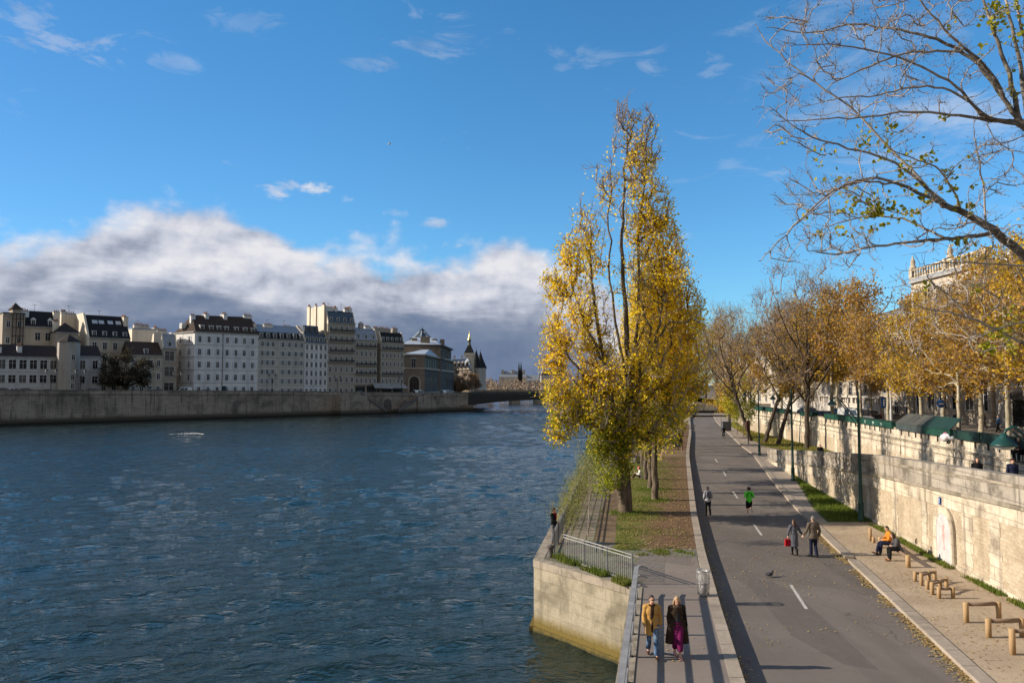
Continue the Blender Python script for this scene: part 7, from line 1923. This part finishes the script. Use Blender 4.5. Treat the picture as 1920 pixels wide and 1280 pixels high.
SIT = dict(pel=V3(0, 0, .56), chest=V3(0, .05, .87), neck=V3(0, .10, 1.05), head=V3(0, .15, 1.21), hipL=V3(-.10, .02, .55), hipR=V3(.10, .02, .55), kneeL=V3(-.12, .44, .55), kneeR=V3(.12, .44, .55),
           ankL=V3(-.12, .46, .10), ankR=V3(.12, .40, .10), toeL=V3(-.13, .63, .03), toeR=V3(.13, .57, .03), shL=V3(-.18, .06, 1.0), shR=V3(.18, .06, 1.0),
           elL=V3(-.25, .14, .76), elR=V3(.25, .14, .76), wrL=V3(-.08, .34, .70), wrR=V3(.08, .34, .70))
def hand(mb, w, d, side, inn, curl=.5, s=1.):
    d, side, inn = d.normalized(), side.normalized(), inn.normalized()
    c = w + d * .048 * s
    rot = Matrix((side, inn, d)).transposed()
    mb.ell(c, (.040 * s, .017 * s, .052 * s), 10, 0, rot)
    for k, (o, l) in enumerate(((-.028, .062), (-.0095, .074), (.0095, .070), (.027, .054))):
        a = w + d * .085 * s + side * o * s; b = a + (d + inn * curl * .5).normalized() * l * .5 * s; e = b + (d * (1 - curl * .6) + inn * curl).normalized() * l * .5 * s
        mb.tube([a - d * .02, a, b, e], [.0095 * s, .0095 * s, .009 * s, .007 * s], 6)
    a = w + d * .03 * s - side * .03 * s; b = a - side * .026 * s + d * .03 * s + inn * .01; mb.tube([a, b, b + d * .026 * s + inn * .012], [.012 * s, .0105 * s, .008 * s], 6)
def person(label, loc, face, sc, pose, o, group=None):
    """face: degrees from straight away (0) turning left; o: clothing"""
    J = {k: v.copy() for k, v in BASE.items()}
    for k, v in pose.items(): J[k] = Vector(v)
    t = thing('person', label, 'person', loc, R(face), group); t.scale = (sc, sc, sc)
    fem = o.get('fem', 0); wsh = .94 if fem else 1.
    up = (J['neck'] - J['pel']).normalized(); fw = V3(0, 1, 0); fw = (fw - up * fw.dot(up)).normalized(); rt = fw.cross(up)
    RT = Matrix((rt, fw, up)).transposed()
    hv = o.get('look', V3(0, 1, 0)).normalized(); hup = o.get('hup', V3(0, 0, 1)); hr = hv.cross(hup).normalized(); hup = hr.cross(hv)
    RH = Matrix((hr, hv, hup)).transposed(); h = J['head']
    hp = lambda x, y, z: h + RH @ V3(x, y, z)
    def torso(mb, e=0., lo=None):
        P, C, N = J['pel'], J['chest'], J['neck']
        mb.ell(P + up * .0, ((.158 + e) * (1.04 if fem else 1), .112 + e, .15 + e), 14, 0, RT)
        mb.ell(P * .5 + C * .5, ((.138 if fem else .15) + e, .098 + e, .17 + e), 14, 0, RT)
        mb.ell(C + up * .03, (.172 * wsh + e, .118 + e, .19 + e), 14, 0, RT)
        for q in ('L', 'R'): mb.ell(J['sh' + q] + up * -.01, (.068 + e, .066 + e, .066 + e), 10); mb.tube([N - up * .02, J['sh' + q]], [.062 + e, .058 + e], 8)
    def arm(mb, q, e=0., end=1.0):
        S_, E_, W_ = J['sh' + q], J['el' + q], J['wr' + q]
        W2_ = E_ + (W_ - E_) * end
        mb.tube([S_, S_ * .5 + E_ * .5, E_], [.053 + e, .047 + e, .040 + e], 10); mb.ell(E_, (.040 + e,) * 3, 8); mb.tube([E_, E_ * .5 + W2_ * .5, W2_], [.040 + e, .037 + e, .026 + e * 1.1], 10)
    def leg(mb, q, e=0., end=1., fl=0.):
        A_, K_, N_ = J['hip' + q], J['knee' + q], J['ank' + q]; N2 = K_ + (N_ - K_) * end
        mb.tube([A_, A_ * .5 + K_ * .5, K_], [.087 + e, .074 + e, .054 + e], 12); mb.ell(K_, (.054 + e,) * 3, 8); mb.tube([K_, K_ * .6 + N2 * .4, N2], [.053 + e, .054 + e + fl * .5, .036 + e + fl], 12)
    # --- body: one skin
    b = MB(); torso(b)
    b.tube([J['neck'] - up * .04, J['neck'] + (h - J['neck']) * .55], [.062, .052], 10)
    b.ell(hp(0, -.008, .025), (.074, .092, .098), 14, 0, RH); b.ell(hp(0, .022, -.045), (.056, .066, .066), 12, 0, RH); b.ell(hp(0, .052, -.088), (.030, .028, .022), 8, 0, RH)
    b.tube([hp(0, .082, .03), hp(0, .104, -.012), hp(0, .09, -.022)], [.011, .016, .012], 6)
    for s_ in (-1, 1): b.ell(hp(s_ * .076, -.005, .0), (.012, .022, .032), 8, 0, RH)
    for q, s_ in (('L', -1), ('R', 1)):
        arm(b, q); leg(b, q)
        d = (J['wr' + q] - J['el' + q]).normalized(); inn = V3(-s_, 0, 0); inn = (inn - d * inn.dot(d)).normalized(); side = d.cross(inn) * s_
        hand(b, J['wr' + q] - d * .01, d, side * (1 if True else -1), inn, o.get('curl', .55))
        b.tube([J['ank' + q], J['ank' + q] * .35 + J['toe' + q] * .65, J['toe' + q]], [.042, .040, .028], 8)
    blob('body', b, o.get('skin', SKIN), t, .0125, 3)
    if o.get('front'):
        for s_ in (-1, 1):
            m_ = MB(); m_.ell(hp(s_ * .031, .083, .022), (.012, .008, .008), 8, 0, RH); m_.build('eye', EYE, t)
        m_ = MB(); m_.ell(hp(0, .087, -.052), (.023, .010, .007), 8, 0, RH); m_.build('mouth', LIPS, t)
    # --- hair
    hm = o.get('hairmat'); st = o.get('hair', 'short')
    if st != 'bald':
        m_ = MB(); m_.ell(hp(0, -.022, .048), (.083, .092, .088), 14, 0, RH); m_.ell(hp(0, -.060, -.005), (.076, .052, .080), 12, 0, RH)
        if st == 'curly':
            for k in range(26): a = k * 2.4; zz = -.5 + 1.5 * k / 26; r_ = math.sqrt(max(0, 1 - min(1, zz * zz))); m_.ell(hp(.095 * math.cos(a) * r_, -.03 + .085 * math.sin(a) * r_ - .015, .05 + .085 * zz), (.034,) * 3, 6)
        if st == 'long':
            m_.tube([hp(0, -.07, .03), hp(0, -.10, -.08), hp(0, -.11, -.19) + V3(0, -.01, 0), hp(0, -.115, -.38)], [.08, .086, .085, .045], 10, ell=.5)
        if st == 'shoulder':
            for s_ in (-1, 1): m_.tube([hp(s_ * .06, -.01, .06), hp(s_ * .082, .0, -.03), hp(s_ * .085, .01, -.14), hp(s_ * .07, .02, -.22)], [.04, .036, .036, .02], 8)
            m_.tube([hp(0, -.07, .02), hp(0, -.085, -.1), hp(0, -.08, -.2)], [.075, .075, .05], 8, ell=.5)
        blob('hair', m_, hm, t, .014, 2)
    if o.get('hat'):
        m_ = MB(); m_.ell(hp(0, -.01, .075), (.094, .105, .075), 14, 0, RH); m_.lathe([(.09, 0), (.1, .0)], 12, hp(0, 0, .05)); blob('hat', m_, o['hat'], t, .016, 2)
    # --- legs
    tm = o.get('trousers'); en = o.get('tend', 1.0)
    if tm:
        m_ = MB(); m_.ell(J['pel'] - up * .01, (.168, .122, .13), 14, 0, RT)
        for q in 'LR': leg(m_, q, o.get('tfit', .014), en, o.get('flare', .018))
        blob('trousers', m_, tm, t, .015, 4)
    for q in 'LR':
        m_ = MB(); A_, O_ = J['ank' + q], J['toe' + q]; f = (O_ - A_); f.z = 0; f = f.normalized() if f.length > .01 else V3(0, 1, 0)
        heel = A_ - f * .045 + V3(0, 0, -.045)
        m_.tube([heel, A_ * .5 + O_ * .5 + V3(0, 0, -.012), O_ + V3(0, 0, .012), O_ + f * .05 + V3(0, 0, .005)], [.046, .050, .045, .026], 10, ell=.85)
        m_.tube([A_ + V3(0, 0, -.05), A_ + V3(0, 0, o.get('boot', .02))], [.050, .052], 10)
        blob('shoe', m_, o['shoes'], t, .014, 2)
    # --- upper clothes
    top = o['top']; hem = o.get('hem', .0)
    m_ = MB(); torso(m_, o.get('fit', .022))
    for q in 'LR': arm(m_, q, o.get('fit', .022) * .8, o.get('sleeve', .98))
    if o.get('collar', 1): m_.tube([J['neck'] - up * .05, J['neck'] + up * .015], [.085, .074], 12)
    if hem > 0:
        P = J['pel']; w0 = o.get('skirtw', .20); g = o.get('gap', .0)
        bottom = P + V3(0, o.get('hemy', 0), -hem)
        for k in range(6):
            u = k / 5; c = P + (bottom - P) * u
            m_.ell(c, (.192 + (max(w0, .2) - .192) * u, .148 + (max(w0, .2) * .8 - .148) * u, .075), 14)
    elif hem == 0 and o.get('seated') is None:
        m_.ell(J['pel'] - up * .03, (.172, .128, .10), 14, 0, RT)
    blob('coat' if hem > .1 else 'jacket', m_, top, t, .015, 4)
    if o.get('extra'): o['extra'](t, J, hp, RH, up)
    return t
C_TAN = cloth('tan', (.46, .27, .085), (.38, .21, .06)); C_JEAN = M('cloth_jeans', (.055, .10, .19), (.20, .28, .38), 7., .9, .004, 40, .1, fac=(.45, .75)); C_BRN = cloth('brown', (.05, .028, .02)); C_DKC = cloth('dark_coat', (.040, .026, .018)); C_GREY = cloth('charcoal', (.035, .035, .042))
C_PUR = cloth('purple', (.16, .015, .085), (.10, .01, .06)); C_BLK = cloth('black', (.012, .012, .014)); C_LG = cloth('light_grey', (.42, .42, .46)); C_GRN = cloth('green', (.10, .62, .05), (.08, .52, .04)); C_BG = cloth('blue_grey', (.11, .115, .14), (.07, .075, .095)); C_TAU = cloth('taupe', (.125, .10, .08)); C_NAVY = cloth('navy', (.016, .02, .045))
C_RED = cloth('red', (.40, .01, .02)); C_ORG = cloth('orange', (.60, .22, .03)); C_COATG = cloth('grey_coat', (.085, .08, .085)); C_WHT = cloth('white', (.72, .70, .68)); C_PINK = cloth('pink', (.75, .10, .20)); C_TRG = cloth('grey_trousers', (.09, .09, .10), (.16, .16, .17), 12.)
H_DK = M('hair_dark', (.022, .014, .010), (.05, .03, .02), 30., .5, sc=(1, 1, .2)); H_BR = M('hair_brown', (.06, .03, .018), (.035, .018, .012), 30., .45, sc=(1, 1, .2)); H_BL = M('hair_blond', (.42, .29, .16), (.30, .19, .10), 30., .5, sc=(1, 1, .2)); H_GR = M('hair_grey', (.22, .20, .185), (.13, .12, .11), 30., .6, sc=(1, 1, .2))
S_BRN = M('shoe_brown', (.07, .03, .02), None, 5., .4); S_BLK = M('shoe_black', (.012, .012, .013), None, 5., .4); S_PNK = M('shoe_pink', (.48, .17, .15), (.6, .4, .35), 8., .6); S_WHT = M('shoe_white', (.6, .6, .6), None, 5., .6); S_TAN = M('shoe_tan', (.26, .13, .06), None, 5., .6)
def scarf(mat, l=.36):
    def f(t, J, hp, RH, up):
        m_ = MB(); n = J['neck']
        m_.tube([n + V3(.085 * math.cos(a), .02 + .075 * math.sin(a), .01) for a in np.linspace(0, 6.28, 15)], .034, 8)
        m_.tube([n + V3(.015, .10, .0), n + V3(.02, .155, -.12), n + V3(.03, .158, -l)], [.036, .042, .045], 8, ell=.5); m_.tube([n + V3(-.03, .10, .0), n + V3(-.02, .155, -.12), n + V3(-.0, .155, -l * .8)], [.03, .036, .04], 8, ell=.5)
        blob('scarf', m_, mat, t, .014, 2)
    return f
def man_extra(t, J, hp, RH, up):
    scarf(C_BRN)(t, J, hp, RH, up)
    m_ = MB()
    for s_ in (-1, 1): m_.ell(hp(s_ * .034, .09, .022), (.030, .010, .019), 10, 0, RH); m_.tube([hp(s_ * .06, .08, .028), hp(s_ * .08, .0, .02)], .004, 4)
    m_.tube([hp(-.02, .097, .026), hp(.02, .097, .026)], .005, 4); m_.build('sunglasses', M('sunglass', (.008, .008, .008), None, 1., .1, spec=.6), t)
    m_ = MB(); P = J['pel']; C = J['chest']   # dark gap of the open front
    m_.tube([P + V3(.01, .142, -.27), P + V3(.01, .150, -.1), P + V3(0, .150, .08)], [.030, .028, .02], 6, ell=.3); m_.build('coat_opening', C_BLK, t)
    for q in (-1, 1):
        m_ = MB(); m_.box(P + V3(q * .115, .155, -.08), (.11, .02, .035)); m_.build('pocket_flap', C_TAN, t)
def woman_extra(t, J, hp, RH, up):
    n = J['neck']; m_ = MB()
    for k in range(20):
        a = -1.0 + 5.2 * k / 19; m_.ell(n + V3(.12 * math.cos(a), -.005 + .10 * math.sin(a), -.01 + .012 * math.sin(k * 2.1)), (.052, .05, .052), 8)
    blob('fur_collar', m_, cloth('fur', (.05, .035, .025), (.10, .07, .05), 40.), t, .016, 1)
    for s_ in (-1, 1):
        m_ = MB(); P = J['pel']; m_.tube([P + V3(s_ * .12, .0, .12), P + V3(s_ * .185, .01, -.1), P + V3(s_ * .215, .0, -.32), P + V3(s_ * .235, -.01, -.56)], [.11, .115, .12, .125], 12, ell=.95); blob('coat_side', m_, C_DKC, t, .016, 3)
    m_ = MB(); C, P = J['chest'], J['pel']; m_.ell(C + V3(0, .035, .0), (.115, .118, .19), 12); m_.ell(P + V3(0, .042, .10), (.115, .110, .17), 12); blob('sweater', m_, C_GREY, t, .015, 3)
    m_ = MB(); m_.ell(P + V3(-.27, .0, -.02), (.05, .10, .09), 10); m_.tube([P + V3(-.26, .02, .05), C + V3(-.21, .06, .12), n + V3(-.12, .05, -.03)], .012, 5); m_.build('shoulder_bag', C_BLK, t)
def skirt(mat, hem, w=.17):
    def f(t, J, hp, RH, up):
        m_ = MB(); P = J['pel']
        for k in range(9): u = k / 8; m_.ell(P + V3(0, .03, .05 - hem * u), (.15 + (w - .15) * u, .125 + .01 * u, .07), 12)
        blob('skirt', m_, mat, t, .016, 3)
    return f
def both(*fs):
    def f(*a):
        for g in fs: g(*a)
    return f
def backpack(t, J, hp, RH, up):
    C = J['chest']; m_ = MB(); m_.ell(C + V3(0, -.20, .0), (.15, .10, .24), 12); m_.ell(C + V3(0, -.27, -.08), (.10, .06, .12), 10); blob('backpack', m_, cloth('pack', (.075, .07, .08), (.14, .14, .16), 14.), t, .016, 2)
def jogtrim(t, J, hp, RH, up):
    C = J['chest']; m_ = MB()
    for s_ in (-1, 1): m_.tube([C + V3(s_ * .03, -.150, .16), C + V3(s_ * .12, -.152, .08), C + V3(s_ * .165, -.105, -.05), C + V3(s_ * .165, -.085, -.2)], [.022, .018, .014, .012], 6, ell=.6)
    m_.build('shirt_stripe', C_BLK, t)
def redbag(t, J, hp, RH, up):
    w = J['wrL'] + V3(0, .0, -.09); m_ = MB(); m_.bb(w.x - .15, w.x + .13, w.y - .06, w.y + .06, w.z - .40, w.z - .06); b_ = m_.build('bag', C_RED, t); mo = b_.modifiers.new('b', 'BEVEL'); mo.width = .02; mo.segments = 2
    m_ = MB(); m_.tube([(w.x - .08, w.y, w.z - .06), (w.x - .03, w.y, w.z + .02), (w.x + .03, w.y, w.z + .02), (w.x + .07, w.y, w.z - .06)], .010, 5); m_.build('bag_handle', C_RED, t)
def belt(t, J, hp, RH, up):
    P = J['pel']; m_ = MB(); m_.tube([P + V3(.178 * math.cos(a), .138 * math.sin(a), .10) for a in np.linspace(0, 6.283, 20)], .026, 6, ell=.5); m_.tube([P + V3(-.02, -.15, .09), P + V3(-.04, -.165, -.12), P + V3(-.03, -.17, -.26)], [.02, .024, .02], 6, ell=.4); m_.build('belt', C_BG, t)
p_ = lambda px, py, z=0.: G(px, py, z)
# the walking pair on the quay walk, coming towards the camera
person('man in tan coat, brown scarf, sunglasses and jeans walking on the quay walk', p_(1223, 1229, PLAT + .006), 176, .965, dict(WALK, kneeR=V3(.09, .04, .5), wrL=V3(-.25, .02, .89), elL=V3(-.25, -.06, 1.13)),
       dict(top=C_TAN, hem=.30, skirtw=.205, trousers=C_JEAN, flare=.024, shoes=S_BRN, hair='short', hairmat=H_DK, front=1, look=V3(-.25, 1, -.08), extra=man_extra, fit=.028))
person('woman in open dark long coat with fur collar and purple skirt, looking down', p_(1270, 1230, PLAT + .006), 183, .955, dict(WALK, kneeL=V3(-.05, .16, .50), ankL=V3(-.02, .22, .10), toeL=V3(-.02, .38, .05), kneeR=V3(.05, .03, .5), ankR=V3(.04, -.16, .12), toeR=V3(.04, .0, .03), elL=V3(-.25, -.06, 1.13), wrL=V3(-.26, .02, .90), elR=V3(.24, -.05, 1.13), wrR=V3(.24, .04, .90)),
       dict(top=C_DKC, hem=.44, skirtw=.25, hemy=-.07, trousers=C_PUR, tend=.72, tfit=.03, shoes=S_PNK, hair='shoulder', hairmat=H_BL, front=1, fem=1, look=V3(.05, 1, -.55), hup=V3(0, .45, 1), extra=both(woman_extra, skirt(C_PUR, .62, .165)), fit=.03))
# on the road, seen from behind
person('person in pale jacket with grey backpack walking away on the road', p_(1328, 966, .004), 3, 1.0, dict(WALK, ankR=V3(.09, -.12, .10), toeR=V3(.1, .05, .03), kneeL=V3(-.09, .09, .5), ankL=V3(-.09, .10, .09), toeL=V3(-.1, .27, .04), elL=V3(-.25, -.02, 1.12), wrL=V3(-.2, .14, .98), elR=V3(.25, -.02, 1.12), wrR=V3(.2, .14, .98)),
       dict(top=C_LG, trousers=C_BLK, shoes=S_BLK, hair='short', hairmat=H_GR, extra=backpack, fit=.03))
person('jogger in bright green shirt and black shorts running away down the road', p_(1405, 967, .004), -2, .99, dict(kneeL=V3(-.09, .10, .50), ankL=V3(-.08, -.05, .09), toeL=V3(-.09, .12, .03), kneeR=V3(.09, .10, .50), ankR=V3(.08, -.32, .42), toeR=V3(.08, -.36, .26), elL=V3(-.29, -.14, 1.17), wrL=V3(-.22, .12, 1.14), elR=V3(.29, -.10, 1.17), wrR=V3(.2, .15, 1.18)),
       dict(top=C_GRN, trousers=C_BLK, tend=0.02, tfit=.03, flare=.02, shoes=S_WHT, hair='curly', hairmat=H_DK, extra=jogtrim, sleeve=.55, collar=0))
wm = p_(1490, 1041, .004); mn = p_(1526, 1044, .004)
mid = (mn - wm)
person('woman in belted grey coat with long brown hair carrying a red bag, hand in hand', wm, 4, .955, dict(WALK, kneeL=V3(-.06, .08, .5), ankL=V3(-.06, .12, .10), toeL=V3(-.06, .29, .04), kneeR=V3(.06, .03, .5), ankR=V3(.05, -.18, .13), toeR=V3(.05, -.02, .03), elL=V3(-.27, .03, 1.14), wrL=V3(-.30, .06, .93), elR=V3(.29, -.01, 1.16), wrR=V3(.46, .06, .98)),
       dict(top=C_BG, hem=.48, skirtw=.185, trousers=C_BLK, tfit=.004, flare=0, shoes=S_BLK, boot=.25, hair='long', hairmat=H_BR, fem=1, extra=both(redbag, belt), fit=.024))
person('tall man in taupe blazer and navy jeans walking hand in hand on the road', mn, 2, 1.07, dict(WALK, kneeL=V3(-.09, .05, .5), ankL=V3(-.09, .06, .09), toeL=V3(-.10, .23, .03), kneeR=V3(.09, .02, .49), ankR=V3(.09, -.10, .10), toeR=V3(.10, .07, .03), elL=V3(-.28, .0, 1.14), wrL=V3(-.42, .06, .93), elR=V3(.26, -.05, 1.13), wrR=V3(.25, .02, .88)),
       dict(top=C_TAU, hem=.12, skirtw=.185, trousers=C_NAVY, shoes=S_BLK, hair='short', hairmat=H_GR, fit=.028))
person('man in black jacket with red scarf standing at the water fence corner', p_(1038, 1018, PLAT + .02), -120, .97, dict(elR=V3(.26, .10, 1.16), wrR=V3(.20, .30, 1.10), elL=V3(-.25, -.06, 1.13), wrL=V3(-.24, .06, .92), kneeR=V3(.12, .06, .5)),
       dict(top=C_BLK, hem=.10, trousers=C_TRG, flare=.03, tfit=.03, shoes=S_BRN, hair='short', hairmat=H_DK, front=1, look=V3(-.5, 1, 0), extra=scarf(C_RED, .3), fit=.03))
# seated pair on the log bench
a, b = G(1651, 1026, .10), G(1703, 1063, .10); dv = (b - a).normalized(); face = math.degrees(math.atan2(-dv.x, dv.y)) + 90
face = math.degrees(math.atan2(dv.y, dv.x)) - 180
sitm = dict(SIT, toeL=V3(-.14, .66, .03), ankL=V3(-.14, .50, .10), ankR=V3(.12, .58, .10), toeR=V3(.12, .76, .05), kneeR=V3(.11, .46, .54))
pa = a + (b - a) * .40; pb = a + (b - a) * .70
def fix(p, off): q = p.copy(); q.z = .10; return q
person('seated person in orange jacket and navy jeans on the log bench', fix(pa, 0), face, .98, sitm, dict(top=C_ORG, trousers=C_NAVY, shoes=S_BRN, hair='short', hairmat=H_DK, front=1, look=V3(-.2, 1, -.35), hup=V3(0, .3, 1), seated=1, hem=-1, fit=.03))
person('seated person in dark grey coat and brown boots on the log bench', fix(pb, 0), face + 6, .96, dict(SIT, chest=V3(0, .10, .86), neck=V3(0, .19, 1.02), head=V3(0, .27, 1.16), shL=V3(-.18, .14, .98), shR=V3(.18, .14, .98), elL=V3(-.25, .22, .75)), dict(top=C_COATG, trousers=C_BLK, shoes=S_TAN, boot=.12, hair='shoulder', hairmat=H_BR, fem=1, look=V3(.3, 1, -.4), hup=V3(0, .3, 1), hem=.10, skirtw=.22, hemy=-.05, fit=.034))
# under the poplars
SITG = dict(SIT); 
SITG = {k: (v + V3(0, 0, -.40) if k in ('pel', 'chest', 'neck', 'head', 'hipL', 'hipR', 'shL', 'shR', 'elL', 'elR', 'wrL', 'wrR') else v) for k, v in SIT.items()}
SITG.update(kneeL=V3(-.12, .42, .42), kneeR=V3(.12, .42, .36), ankL=V3(-.12, .62, .08), ankR=V3(.12, .70, .08), toeL=V3(-.13, .78, .05), toeR=V3(.13, .86, .08), wrL=V3(-.1, .42, .45), wrR=V3(.12, .42, .42))
q = G(1209, 897, PLAT + .02); person('seated person with pink hat leaning on a poplar trunk', q + V3(-.35, -.2, 0), 78, 1.05, SITG, dict(top=C_WHT, trousers=C_BRN, shoes=S_TAN, hair='short', hairmat=H_BR, hat=C_PINK, seated=1, hem=-1, fem=1))
q = G(1197, 868, PLAT + .02); person('seated person in navy top beside the poplar trunks', q, 120, 1.1, SITG, dict(top=C_NAVY, trousers=C_LG, shoes=S_BRN, hair='short', hairmat=H_DK, seated=1, hem=-1))
# ramp and street
q = Vector((33.0, 80.5, .1)); 
t = thing('stone_block', 'low stone block used as a seat beside the bare trees', 'block', q + V3(0, .12, 0)); mb = MB(); mb.bb(-.5, .5, -.1, .4, 0, .45); mb.build('block', MT['kerb'], t)
person('dark clothed reader sitting on a stone block by the low parapet end', q, 165, 1.1, SIT, dict(top=C_BLK, trousers=C_BLK, shoes=S_BLK, hair='short', hairmat=H_DK, front=1, look=V3(0, 1, -.5), hup=V3(0, .4, 1), seated=1, hem=-1, fit=.05))
rzz = lambda d: interp([(2, 4.3), (10, 3.9), (26.6, 3.1), (42, 2.5), (60, 1.4), (77.5, .25), (86, .09)], d)
for px, d, lab, oo in ((1825, 36, 'woman with brown hair, head and shoulders behind the ramp parapet', dict(top=C_BLK, trousers=C_BLK, shoes=S_BLK, hair='shoulder', hairmat=H_BR, fem=1, front=1)), (1891, 35.4, 'man in dark cap, head and shoulders behind the ramp parapet', dict(top=C_NAVY, trousers=C_BLK, shoes=S_BLK, hair='short', hairmat=H_DK, hat=C_BRN, front=1))):
    person(lab, ((px - 960) / F * d, d, rzz(d)), 165, .98, WALK, oo)
q = street_pt(1907, 45.0); 
st_ = thing('folding_chair', 'dark folding chair of the book keeper behind the boxes', 'chair', q, R(120)); mb = MB(); mb.bb(-.22, .22, -.22, .22, .42, .46); mb.build('seat', IRON, st_); mb = MB(); mb.bb(-.22, .22, -.24, -.21, .46, .9); mb.build('backrest', IRON, st_)
for x in (-.2, .2):
    for y in (-.2, .2): mb = MB(); mb.bb(-.015, .015, -.015, .015, 0, .42); mb.build('leg', IRON, st_, (x, y, 0))
person('book keeper in dark coat sitting behind the long green box', q, 120, 1.12, SIT, dict(top=C_GREY, trousers=C_BLK, shoes=S_BLK, hair='short', hairmat=H_DK, front=1, hem=-1, seated=1, fit=.05))
for px, d, f_, lab, oo in ((1841, 82, 20, 'pedestrian in black coat near the dark shop front', dict(top=C_BLK, hem=.4, trousers=C_BLK, shoes=S_BLK, hair='short', hairmat=H_DK)), (1786, 84, 200, 'pedestrian in navy jacket before the palace wing', dict(top=C_NAVY, trousers=C_BLK, shoes=S_BLK, hair='short', hairmat=H_BR)), (1868, 76, 90, 'pedestrian in blue jacket under the trees at right', dict(top=C_JEAN, trousers=C_BLK, shoes=S_BLK, hair='short', hairmat=H_DK))):
    person(lab, street_pt(px, d), f_, 1.0, WALK, oo)
# cyclist at the bend
q = G(1357, 821, .004)
bt = thing('bicycle', 'dark bicycle ridden away along the road by the far trees', 'bicycle', q)
for y in (-.52, .52):
    m_ = MB(); m_.tube([(0, .33 * math.cos(a), .33 * math.sin(a)) for a in np.linspace(0, 6.283, 21)], .02, 5); o_ = m_.build('wheel', TYRE, bt, (0, y, .34))
m_ = MB()
for p0, p1 in (((0, -.52, .34), (0, -.05, .3)), ((0, -.05, .3), (0, -.18, .85)), ((0, -.18, .8), (0, .38, .82)), ((0, .38, .85), (0, .52, .34)), ((0, -.05, .3), (0, .38, .75)), ((0, -.52, .34), (0, -.17, .75))): m_.tube([p0, p1], .018, 5)
m_.build('frame', IRON, bt); m_ = MB(); m_.tube([(-.28, .33, .98), (0, .38, .98), (.28, .33, .98)], .016, 5); m_.tube([(0, .38, .82), (0, .38, .98)], .016, 5); m_.build('handlebar', IRON, bt); m_ = MB(); m_.ell((0, -.2, .9), (.09, .14, .04), 8); m_.build('saddle', IRON, bt)
person('cyclist in black riding away at the road bend', q, 0, 1.0, dict(pel=V3(0, -.16, 1.0), chest=V3(0, .02, 1.29), neck=V3(0, .09, 1.47), head=V3(0, .14, 1.63), hipL=V3(-.09, -.15, .98), hipR=V3(.09, -.15, .98), kneeL=V3(-.11, .16, .72), kneeR=V3(.11, .2, .82), ankL=V3(-.11, -.05, .30), ankR=V3(.11, .02, .46), toeL=V3(-.11, .11, .24), toeR=V3(.11, .18, .42), shL=V3(-.18, .06, 1.42), shR=V3(.18, .06, 1.42), elL=V3(-.27, .16, 1.2), elR=V3(.27, .16, 1.2), wrL=V3(-.25, .32, 1.02), wrR=V3(.25, .32, 1.02)), dict(top=C_BLK, trousers=C_BLK, shoes=S_BLK, hair='short', hairmat=H_DK, hem=-1))
